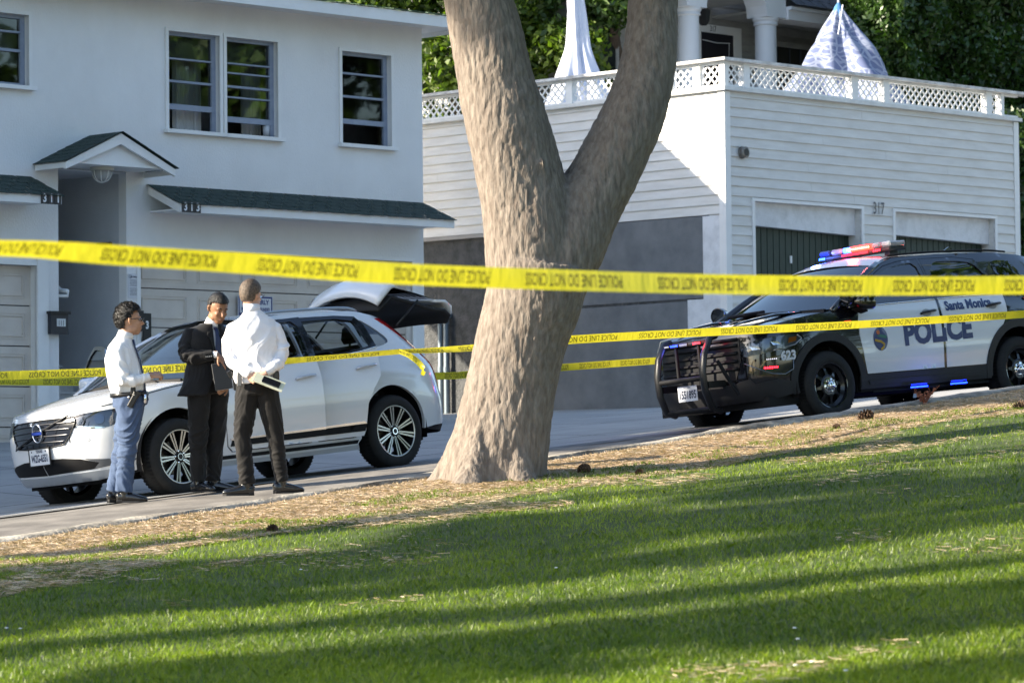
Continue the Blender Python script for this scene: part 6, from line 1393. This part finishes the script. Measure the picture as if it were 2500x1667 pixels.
def hair(parent, R_, P_, mat, top=.022, back=.014, front=.075, low=-.035, seed=0, rough=.008, strands=2600, slen=.014, sweep=(-1, .2, -.2), lift=.35):
    """cap of hair over the skull, clipped at the forehead and nape"""
    n = 44; rows = 30; V = []; keep = []
    for i in range(rows+1):
        ph = math.pi*.74*i/rows
        for j in range(n):
            t = 2*math.pi*j/n; d = Vector((math.sin(ph)*math.cos(t), math.sin(ph)*math.sin(t), math.cos(ph)))
            th = back+(top-back)*max(0, d.z)**.7; k = noise.noise(Vector((d.x*9+seed, d.y*9, d.z*9)))*rough+noise.noise(Vector((d.x*22, d.y*22+seed, d.z*22)))*rough*.6
            if d.x > .2: th += .004
            V.append(P_(-.012+d.x*(.096+th+k), d.y*(.076+th*.7+k), .022+d.z*(.098+th+k)))
            x, z = d.x, .022+d.z*.098
            hl = low if x < -.35 else (low+(.062-low)*smooth01((x+.35)/.75))
            keep.append(z > hl and not (x > .55 and z < front) and not (abs(d.y) > .6 and -.35 < x < .25 and z < .012))
    Fs = [f for f in [(i*n+j, i*n+(j+1) % n, (i+1)*n+(j+1) % n, (i+1)*n+j) for i in range(rows) for j in range(n)] if sum(keep[a] for a in f) >= 3]
    q = MB(); q.add(V, Fs); ho = q.build('hair', mat, parent, smooth=True, solid=.006)
    g = random.Random(seed+5); q = MB(); cen = P_(-.012, 0, .022)
    for _ in range(strands):
        f = Fs[g.randrange(len(Fs))]; a, b, c = g.random(), g.random(), 0; p = V[f[0]]*(1-a)*(1-b)+V[f[1]]*a*(1-b)+V[f[2]]*a*b+V[f[3]]*(1-a)*b
        o_ = (p-cen).normalized(); sw = (P_(*sweep)-P_(0, 0, 0)).normalized(); sw = (sw-o_*sw.dot(o_))
        d = (sw+o_*lift+Vector((g.gauss(0, .25), g.gauss(0, .25), g.gauss(0, .2)))).normalized(); e = d.cross(o_).normalized()*.0011; L = slen*g.uniform(.6, 1.3)
        m_ = p+d*L*.5+o_*L*.12; q.add([p-e, p+e, m_+e, p+d*L, m_-e], [(0, 1, 2, 3, 4)])
    q.build('hair_strands', mat, ho); return ho
def shoe(parent, ank, toe, yaw_up=0, L=.29, name='shoe', mat=None):
    a = Vector(ank); d = Vector((toe[0], toe[1], 0)).normalized(); z = a.z; g_ = a-Vector((0, 0, z))
    q = MB(); base = Vector((a.x, a.y, 0))+Vector((0, 0, z-.09)); up = Vector((0, 0, 1))
    q.tube([base-d*.075+up*.045, base-d*.06+up*.05, base+up*.052, base+d*.07+up*.045, base+d*.14+up*.035, base+d*.185+up*.03, base+d*.205+up*.026], [(.03, .022), (.048, .036), (.05, .042), (.042, .044), (.032, .046), (.024, .036), (.012, .018)], 18, up=up)
    q.tube([base+up*.06, base+up*.115], [.043, .045], 16); o = q.build(name, mat or shoe_m, parent); voxel(o, .006, 4)
    q = MB(); pts = []
    sd = Vector((-d.y, d.x, 0)); prof = [(-.072, .016), (-.064, .030), (-.02, .033), (.06, .038), (.13, .041), (.178, .032), (.200, .012)]
    lo = [base+d*x+sd*w for x, w in prof]+[base+d*x-sd*w for x, w in reversed(prof)]; q.extrude([p+up*.0 for p in lo], (0, 0, .016)); lo2 = [base+d*x+sd*w for x, w in prof[:3]]+[base+d*x-sd*w for x, w in reversed(prof[:3])]; q.extrude([p+up*-.0 for p in lo2], (0, 0, .03))
    q.build('sole', MT['black'], o); return o
def cloth(name, q, mat, parent, vox, amp, spots=(), seed=0, sc=(6, 6, 13), big=.006, sm=4):
    o = q.build(name, mat, parent); voxel(o, vox, sm); displace(o, wrinkle(amp, sc, seed, spots, big)); return o
def leg_tube(q, hip, knee, ank, r, upv): 
    hip, knee, ank = Vector(hip), Vector(knee), Vector(ank); q.tube([hip+(hip-knee)*.12, hip, hip.lerp(knee, .5), knee, knee.lerp(ank, .45), knee.lerp(ank, .85), ank], r, 20, up=upv)
def holster(parent, c, d, s=1.):
    m_ = Matrix.Translation(c) @ Matrix.Rotation(d, 4, 'Y'); q = MB(); q.bbox((-.022, -.02, -.12), (.03, .02, .02), .008, m_); q.bbox((-.03, -.016, -.02), (.035, .018, .03), .008, m_); q.bbox((-.045, -.013, .0), (.0, .013, .07), .008, m_ @ Matrix.Rotation(-.45, 4, 'Y')); q.bbox((.0, -.012, .02), (.035, .012, .045), .004, m_)
    o = q.build('pistol_holster', leather, parent); return o
# ---------------------------------------------------------------- man seen from behind, hands clasped behind his back
def spot(px, py, Y=None):
    if Y is None: return at_ground(px, py)
    p = ray(px, py, Y); return p.x, p.y
x3, y3 = -2.19, 29.1; z3 = G(x3, y3)+.045
p3 = empty('person', (x3, y3, z3), label='man seen from behind in white shirt and black trousers holding a notepad behind his back', cat='person')
lat3 = Vector((1, .18, 0)).normalized()
q = MB(); R3, H3 = head(q, (-.045, .02, 1.708), (.42, .9, 0), .06, 1.07)
q.tube([(-.03, .0, 1.46), (-.035, .005, 1.56), (-.045, .012, 1.66)], [.075, .062, .058], 18)
q.tube([(0, 0, .95), (0, 0, 1.15), (-.01, 0, 1.35), (-.02, 0, 1.47)], [(.13, .09), (.125, .085), (.165, .095), (.10, .06)], 20, up=lat3)
q.tube([(-.19, 0, 1.42), (-.24, -.005, 1.22), (-.12, -.11, 1.075), (-.03, -.15, 1.02)], [.04, .032, .03, .025], 12); q.tube([(.16, .03, 1.42), (.222, .02, 1.22), (.14, -.11, 1.08), (.06, -.155, 1.035)], [.04, .032, .03, .025], 12)
for sd, k, a in ((-1, (-.12, .0, .52), (-.09, 0, .1)), (1, (.15, .02, .52), (.205, .03, .12))): leg_tube(q, (sd*.09, 0, .92), k, a, [.07, .07, .06, .05, .045, .04, .035], lat3)
hand(q, (-.035, -.152, 1.02), (.9, -.1, -.28), (0, -1, .25), 1, .75); hand(q, (.065, -.165, 1.03), (-.75, -.05, -.35), (0, -1, .3), -1, .9)
b3 = q.build('body', skin_pink, p3); voxel(b3, .006, 3, .4)
hair(p3, R3, H3, hair_g, .012, .003, .07, -.05, 1, .002, 3600, .009, (0, 0, -1), .7)
q = MB(); q.tube([(0.0, 0, .96), (0, 0, 1.02), (0, 0, 1.10), (-.005, 0, 1.22), (-.01, 0, 1.34), (-.018, 0, 1.425), (-.022, 0, 1.485), (-.028, 0, 1.53), (-.033, .0, 1.58)], [(.18, .125), (.195, .135), (.184, .13), (.185, .122), (.208, .125), (.215, .115), (.18, .095), (.115, .08), (.07, .065)], 28, up=lat3)
q.tube([(-.13, 0, 1.462), (-.20, 0, 1.425), (-.232, 0, 1.32), (-.245, -.005, 1.21), (-.19, -.06, 1.13), (-.11, -.12, 1.065), (-.045, -.152, 1.025)], [.05, .060, .057, .050, .047, .042, .034], 16)
q.tube([(.10, .02, 1.462), (.165, .03, 1.425), (.208, .03, 1.32), (.228, .02, 1.21), (.19, -.05, 1.13), (.13, -.12, 1.07), (.075, -.158, 1.038)], [.05, .060, .057, .050, .047, .042, .034], 16)
cloth('shirt', q, shirt_m, p3, .0075, .017, [((0, -.1, 1.25), .2, .7), ((-.25, 0, 1.2), .12, 1.1), ((.25, 0, 1.2), .12, 1.1), ((0, -.1, 1.03), .16, .8), ((-.15, -.05, 1.45), .12, .3)], 1.0, (8, 8, 3.2), .006)
q = MB(); q.tube([(-.034, 0, 1.56), (-.038, .003, 1.635)], [(.078, .07), (.068, .062)], 20); q.build('collar', shirt_m, p3, smooth=True, solid=.006)
q = MB(); q.tube([(0, 0, .86), (0, 0, .96), (0, 0, 1.055)], [(.185, .128), (.178, .125), (.172, .12)], 28, up=lat3)
leg_tube(q, (-.085, 0, .86), (-.125, .0, .52), (-.09, 0, .10), [(.10, .115), (.105, .12), (.09, .10), (.072, .078), (.068, .072), (.064, .068), (.066, .07)], lat3); leg_tube(q, (.09, .01, .86), (.155, .02, .52), (.205, .03, .12), [(.10, .115), (.105, .12), (.09, .10), (.072, .078), (.066, .07), (.058, .064), (.056, .06)], lat3)
cloth('trousers', q, trou_m, p3, .0085, .008, [((-.12, 0, .5), .2, .9), ((.16, 0, .5), .2, .9), ((-.09, 0, .14), .12, 1), ((.2, 0, .14), .1, .7), ((0, -.1, .8), .15, .4)], 4.0)
q = MB(); q.tube([(0, 0, 1.025), (0, 0, 1.065)], [(.188, .133), (.185, .130)], 30, up=lat3, cap=False); q.build('belt', belt_m, p3, smooth=True, solid=.006)
shoe(p3, (-.10, -.01, .09), (-1, -.35), name='shoe'); shoe(p3, (.205, .03, .105), (.75, .35), name='shoe')
q = MB(); q.tube([H3(.02, -.082, .012), H3(.06, -.078, .012), H3(.088, -.05, .008)], .004, 6); q.tube([H3(.02, .082, .012), H3(.06, .078, .012), H3(.088, .05, .008)], .004, 6)
for y in (-1, 1): q.tube([H3(.10, y*.03, .0), H3(.095, y*.055, .0), H3(.085, y*.064, .002)], [(.022, .004)]*3, 10)
q.build('sunglasses', gloss, p3, smooth=True)
holster(p3, (-.185, -.02, 1.02), -.1); q = MB(); q.bbox((.15, -.12, .93), (.20, -.05, 1.06), .01); q.build('belt_pouch', leather, p3)
q = MB(); q.bbox((-.155, -.155, .93), (-.115, -.125, 1.05), .006); q.tube([(-.135, -.14, 1.05), (-.135, -.145, 1.09)], .008, 6); q.build('badge_case', M('case_grey', (.12, .12, .12), .3), p3)
m_ = Matrix.Translation((x3+.12, y3-.215, z3+.965)) @ Matrix.Rotation(.38, 4, 'Y') @ Matrix.Rotation(.75, 4, 'X')
q = MB(); q.box((-.13, -.06, -.006), (.135, .06, .003), m_); pad = q.build('notepad', M('paper_yellow', (.55, .56, .40), .7, c2=(.65, .66, .52), nscale=9)); tag(pad, 'pale yellow notepad held behind the back of the man in white shirt', 'notepad')
q = MB(); q.bbox((-.06, -.045, .006), (.10, .035, .016), .004, m_); ph = q.build('mobile_phone', gloss); tag(ph, 'black mobile phone lying on the yellow notepad', 'phone')
# ---------------------------------------------------------------- man in profile, blue trousers
x1, y1 = -3.45, 30.25; z1 = G(x1, y1)+.012
p1 = empty('person', (x1, y1, z1), label='man in profile with sunglasses, white shirt, tie and blue trousers by the car bonnet', cat='person')
latp = Vector((.12, 1, 0)).normalized(); dep = Vector((0, 1, 0))
q = MB(); R1, H1 = head(q, (.05, 0, 1.615), (.97, .22, 0), -.06, 1.07, 1.03)
q.tube([(-.01, 0, 1.40), (.01, 0, 1.47), (.03, 0, 1.56)], [.075, .062, .058], 18)
q.tube([(.03, 0, .92), (.02, 0, 1.10), (-.015, 0, 1.28), (-.01, 0, 1.41)], [(.12, .10), (.12, .10), (.15, .11), (.09, .06)], 20, up=latp)
q.tube([(-.03, -.17, 1.34), (.02, -.20, 1.08), (.235, -.13, 1.115)], [.045, .038, .027], 12); q.tube([(-.01, .18, 1.34), (.04, .2, 1.08), (.24, .05, 1.135)], [.045, .038, .027], 12)
for k, a in (((.015, -.07, .5), (-.01, -.05, .1)), ((-.03, .09, .5), (-.115, .1, .1))): leg_tube(q, (.04, a[1], .88), k, a, [.07, .07, .06, .05, .045, .04, .035], latp)
hand(q, (.25, -.125, 1.12), (.8, .45, .05), (.1, -.5, .8), 1, 1.5); hand(q, (.25, .045, 1.14), (.75, -.5, .0), (.1, .5, .8), -1, 1.4)
b1 = q.build('body', skin_tan, p1); voxel(b1, .006, 3, .4); face_bits(p1, R1, H1)
hair(p1, R1, H1, hair_m, .028, .012, .066, -.05, 4, .014, 4200, .026, (-.6, .3, .3), .5)
q = MB(); q.tube([(.042, 0, .972), (.034, 0, 1.01), (.02, 0, 1.08), (.0, 0, 1.19), (-.02, 0, 1.29), (-.02, 0, 1.37), (-.01, 0, 1.42), (.0, 0, 1.465)], [(.165, .145), (.175, .155), (.18, .16), (.195, .155), (.20, .145), (.195, .12), (.14, .09), (.075, .068)], 28, up=latp)
q.tube([(-.03, -.13, 1.385), (-.035, -.185, 1.33), (-.02, -.205, 1.22), (.01, -.21, 1.09), (.09, -.19, 1.075), (.17, -.155, 1.095), (.238, -.13, 1.115)], [.05, .058, .056, .051, .048, .042, .034], 16)
q.tube([(-.02, .13, 1.385), (-.02, .185, 1.33), (-.0, .205, 1.22), (.04, .2, 1.09), (.12, .16, 1.09), (.18, .10, 1.11), (.235, .055, 1.13)], [.05, .058, .056, .051, .046, .042, .034], 16)
cloth('shirt', q, shirt2_m, p1, .0075, .013, [((0, -.2, 1.1), .14, 1.2), ((0, -.1, 1.0), .14, 1.), ((-.12, -.1, 1.2), .15, .4)], 11.0, (6, 6, 7), .008)
q = MB(); q.tube([(-.002, 0, 1.455), (.016, 0, 1.52)], [(.078, .074), (.068, .066)], 20); q.build('collar', shirt2_m, p1, smooth=True, solid=.006)
q = MB(); q.tube([(.08, -.02, 1.445), (.098, -.03, 1.38), (.145, -.035, 1.26), (.172, -.035, 1.12), (.188, -.04, 1.0), (.215, -.05, .91)], [(.016, .010), (.02, .006), (.026, .005), (.03, .005), (.034, .005), (.02, .004)], 10, up=(0, 1, 0)); q.build('tie', navy_tie, p1, smooth=True)
q = MB(); q.tube([(.05, 0, .86), (.045, 0, .92), (.035, 0, .975)], [(.175, .155), (.17, .155), (.16, .148)], 28, up=latp)
leg_tube(q, (.05, -.075, .84), (.03, -.075, .5), (-.005, -.05, .10), [(.10, .12), (.10, .12), (.09, .102), (.075, .08), (.072, .076), (.068, .076), (.07, .082)], latp); leg_tube(q, (.04, .09, .84), (-.03, .09, .5), (-.115, .10, .10), [(.10, .12), (.10, .12), (.09, .102), (.075, .08), (.07, .074), (.066, .07), (.066, .07)], latp)
cloth('trousers', q, blue_m, p1, .0085, .012, [((.02, -.07, .5), .22, 1.), ((-.03, .09, .45), .2, 1.), ((-.03, 0, .16), .14, 1), ((0, -.1, .8), .2, .6)], 14.0)
q = MB(); q.tube([(.040, 0, .942), (.038, 0, .978)], [(.178, .172), (.176, .170)], 30, up=latp, cap=False); q.build('belt', belt_m, p1, smooth=True, solid=.006)
shoe(p1, (.0, -.05, .09), (1, -.05)); shoe(p1, (-.105, .10, .09), (.9, .45))
q = MB(); q.tube([H1(.0, -.084, .014), H1(.05, -.082, .014), H1(.09, -.058, .012)], .0035, 6); q.tube([H1(.0, .084, .014), H1(.05, .082, .014), H1(.09, .058, .012)], .0035, 6)
for y in (-1, 1): q.tube([H1(.104, y*.012, .004), H1(.103, y*.035, .002), H1(.092, y*.058, .004)], [(.017, .003), (.021, .004), (.018, .003)], 10)
q.build('sunglasses', gloss, p1, smooth=True)
holster(p1, (.115, -.19, .95), .5); q = MB(); q.tube([(.05, -.165, .935), (.065, -.175, .93)], [.018, .018], 12); q.bbox((.18, -.13, .88), (.205, -.09, .96), .004); q.build('badge_clip', chrome, p1, smooth=True)
# ---------------------------------------------------------------- man in the black suit looking down
x2, y2 = -2.745, 30.5; z2 = G(x2, y2)+.012
p2 = empty('person', (x2, y2, z2), label='man in black suit and navy tie looking down beside the man seen from behind', cat='person')
f2 = Vector((.62, -.78, 0)); lat2 = Vector((.78, .62, 0)).normalized()
q = MB(); R2, H2 = head(q, (.112, -.05, 1.64), (.55, -.83, 0), .42, 1.07)
q.tube([(.035, .02, 1.44), (.06, .0, 1.52), (.09, -.02, 1.60)], [.075, .062, .058], 18)
q.tube([(0, 0, .95), (0, 0, 1.15), (.01, 0, 1.32), (.03, .01, 1.45)], [(.13, .09), (.125, .085), (.16, .095), (.09, .06)], 20, up=lat2)
q.tube([(-.15, -.09, 1.42), (-.165, -.16, 1.21), (.10, -.20, 1.225)], [.045, .038, .027], 12); q.tube([(.20, .13, 1.42), (.27, .10, 1.18), (.215, -.10, .98)], [.045, .038, .027], 12)
for k, a in (((-.075, -.05, .5), (-.09, -.06, .1)), ((.07, .06, .5), (.045, .06, .1))): leg_tube(q, (k[0], k[1], .88), k, a, [.07, .07, .06, .05, .045, .04, .035], lat2)
hand(q, (.12, -.205, 1.22), (.55, -.05, -.62), (.7, -.55, .45), -1, .35); hand(q, (.20, -.12, .965), (-.35, -.5, -.35), (.6, -.6, .2), 1, 1.1)
b2 = q.build('body', skin_brown, p2); voxel(b2, .006, 3, .4); face_bits(p2, R2, H2, closed=True)
hair(p2, R2, H2, hair_m, .013, .004, .062, -.035, 9, .003, 3000, .014, (-1, .1, 0), .3)
q = MB(); q.tube([(.01, -.01, 1.0), (.01, -.01, 1.15), (.02, -.015, 1.32), (.035, .0, 1.42), (.04, .01, 1.475)], [(.15, .11), (.15, .11), (.17, .115), (.14, .09), (.075, .068)], 24, up=lat2); cloth('shirt', q, shirt2_m, p2, .009, .004, (), 3)
q = MB(); q.tube([(.045, .005, 1.475), (.07, -.01, 1.55)], [(.076, .070), (.064, .062)], 20); q.build('collar', shirt2_m, p2, smooth=True, solid=.006)
q = MB(); q.tube([Vector((.04, 0, z_))+f2*d_ for z_, d_ in ((1.47, .075), (1.44, .098), (1.38, .118), (1.25, .128), (1.12, .128), (1.03, .125))], [(.02, .012), (.017, .010), (.024, .007), (.032, .006), (.036, .006), (.03, .005)], 10, up=lat2); q.build('tie', navy_tie, p2, smooth=True)
# jacket: torso sheet open at the front, then sleeves
q = MB(); prof = [(.86, .235, .17, -.02), (.93, .222, .16, -.015), (1.03, .20, .145, 0), (1.15, .19, .138, 0), (1.28, .205, .14, .01), (1.38, .215, .132, .02), (1.45, .19, .11, .03), (1.50, .10, .078, .04)]; n = 60; V = []
for i, (z_, a_, b_, ox) in enumerate(prof):
    gap = [.62, .40, .20, .12, .34, .46, .50, .62][i]
    for j in range(n):
        t = gap*.5+(2*math.pi-gap)*j/(n-1); d = f2*math.cos(t)*b_+lat2*math.sin(t)*a_; V.append(Vector((ox, 0, z_))+d+Vector((-.05*max(0, 1.0-z_)*3*(1 if d.x < 0 else .2), 0, 0)))
q.add(V, [(i*n+j, i*n+j+1, (i+1)*n+j+1, (i+1)*n+j) for i in range(len(prof)-1) for j in range(n-1)])
jk = q.build('jacket', suit_m, p2, smooth=True, subsurf=0); 
def subdiv(o, lv, th):
    m = o.modifiers.new('u', 'SUBSURF'); m.levels = lv; m.render_levels = lv; m2 = o.modifiers.new('s', 'SOLIDIFY'); m2.thickness = th; m2.offset = 0
    dg = bpy.context.evaluated_depsgraph_get(); me = bpy.data.meshes.new_from_object(o.evaluated_get(dg)); o.modifiers.clear(); o.data = me; me.polygons.foreach_set('use_smooth', [True]*len(me.polygons))
subdiv(jk, 2, .01); displace(jk, wrinkle(.010, (5, 5, 6), 21, [((-.15, -.05, 1.1), .2, .8)], .008))
q = MB(); q.tube([(-.07, -.04, 1.44), (-.14, -.08, 1.41), (-.175, -.11, 1.32), (-.175, -.15, 1.22), (-.08, -.185, 1.205), (.02, -.20, 1.215), (.085, -.20, 1.225)], [.05, .064, .062, .058, .054, .048, .042], 18); cloth('sleeve', q, suit_m, p2, .0075, .014, [((-.16, -.15, 1.2), .16, 1.2)], 31, (8, 8, 8))
q = MB(); q.tube([(.12, .08, 1.44), (.195, .12, 1.405), (.255, .12, 1.30), (.27, .10, 1.18), (.25, .0, 1.09), (.225, -.08, 1.0)], [.05, .062, .06, .056, .05, .042], 18); cloth('sleeve', q, suit_m, p2, .0075, .012, (), 33, (8, 8, 8))
for pts in (((.075, -.20, 1.224), (.118, -.205, 1.222)), ((.23, -.07, 1.01), (.21, -.11, .975))): q = MB(); q.tube(pts, .033, 16); q.build('shirt_cuff', shirt2_m, p2, smooth=True, angle=50)
for s_ in (1, -1):   # lapels
    q = MB(); c0 = Vector((.04, 0, 0)); pts = [c0+f2*.07+lat2*s_*.065+Vector((0, 0, 1.50)), c0+f2*.12+lat2*s_*.115+Vector((0, 0, 1.40)), c0+f2*.142+lat2*s_*.095+Vector((0, 0, 1.37)), c0+f2*.155+lat2*s_*.012+Vector((0, 0, 1.10)), c0+f2*.135+lat2*s_*.045+Vector((0, 0, 1.30)), c0+f2*.105+lat2*s_*.045+Vector((0, 0, 1.46))]
    q.add(pts, [(0, 1, 2, 4, 5), (2, 3, 4)]); q.build('lapel', suit_m, p2, solid=.006)
q = MB(); q.tube([(0, 0, .88), (0, 0, .95), (0, 0, 1.03)], [(.175, .125), (.17, .12), (.16, .115)], 28, up=lat2)
leg_tube(q, (-.065, -.05, .86), (-.075, -.055, .5), (-.085, -.06, .10), [(.10, .11), (.10, .115), (.092, .10), (.076, .08), (.07, .074), (.062, .07), (.064, .074)], lat2); leg_tube(q, (.09, .07, .86), (.075, .07, .5), (.045, .06, .10), [(.10, .11), (.10, .115), (.092, .10), (.076, .08), (.07, .074), (.062, .07), (.064, .074)], lat2)
cloth('trousers', q, trou_m, p2, .0085, .009, [((-.07, -.05, .5), .22, .9), ((.07, .07, .5), .2, .9), ((0, 0, .16), .16, .9)], 24.0)
shoe(p2, (-.075, -.07, .09), (.75, -.65)); shoe(p2, (.06, .05, .09), (1, -.15))
q = MB()
for k in range(4): q.lathe([(0, -.002), (.006, -.002)], 8, 'Y', (.02+k*.016, -.2525, 1.205+k*.001))
q.build('cuff_buttons', M('button', (.2, .2, .2), .3), p2)
q = MB(); c = Vector((.04, 0, 1.0))+f2*.135; q.tube([c-f2*.004, c+f2*.006], .025, 14); q.build('belt_badge', M('brass_badge', (.35, .22, .06), .3, .8), p2, smooth=True, angle=40)
m_ = Matrix.Translation((x2+.155, y2-.235, z2+1.03)) @ Matrix.Rotation(-.15, 4, 'Y') @ Matrix.Rotation(.25, 4, 'Z'); q = MB(); q.bbox((-.075, -.008, -.12), (.085, .012, .12), .004, m_)
fo = q.build('document_folder', M('folder_black', (.03, .032, .034), .6, bump=.3, bscale=150)); tag(fo, 'dark grey document folder held by the man in the black suit', 'folder')
q = MB(); q.box((-.07, -.003, -.118), (.088, .007, -.121), m_); q.box((.0855, -.005, -.11), (.0875, .009, .115), m_); q.build('pages', paper, fo)
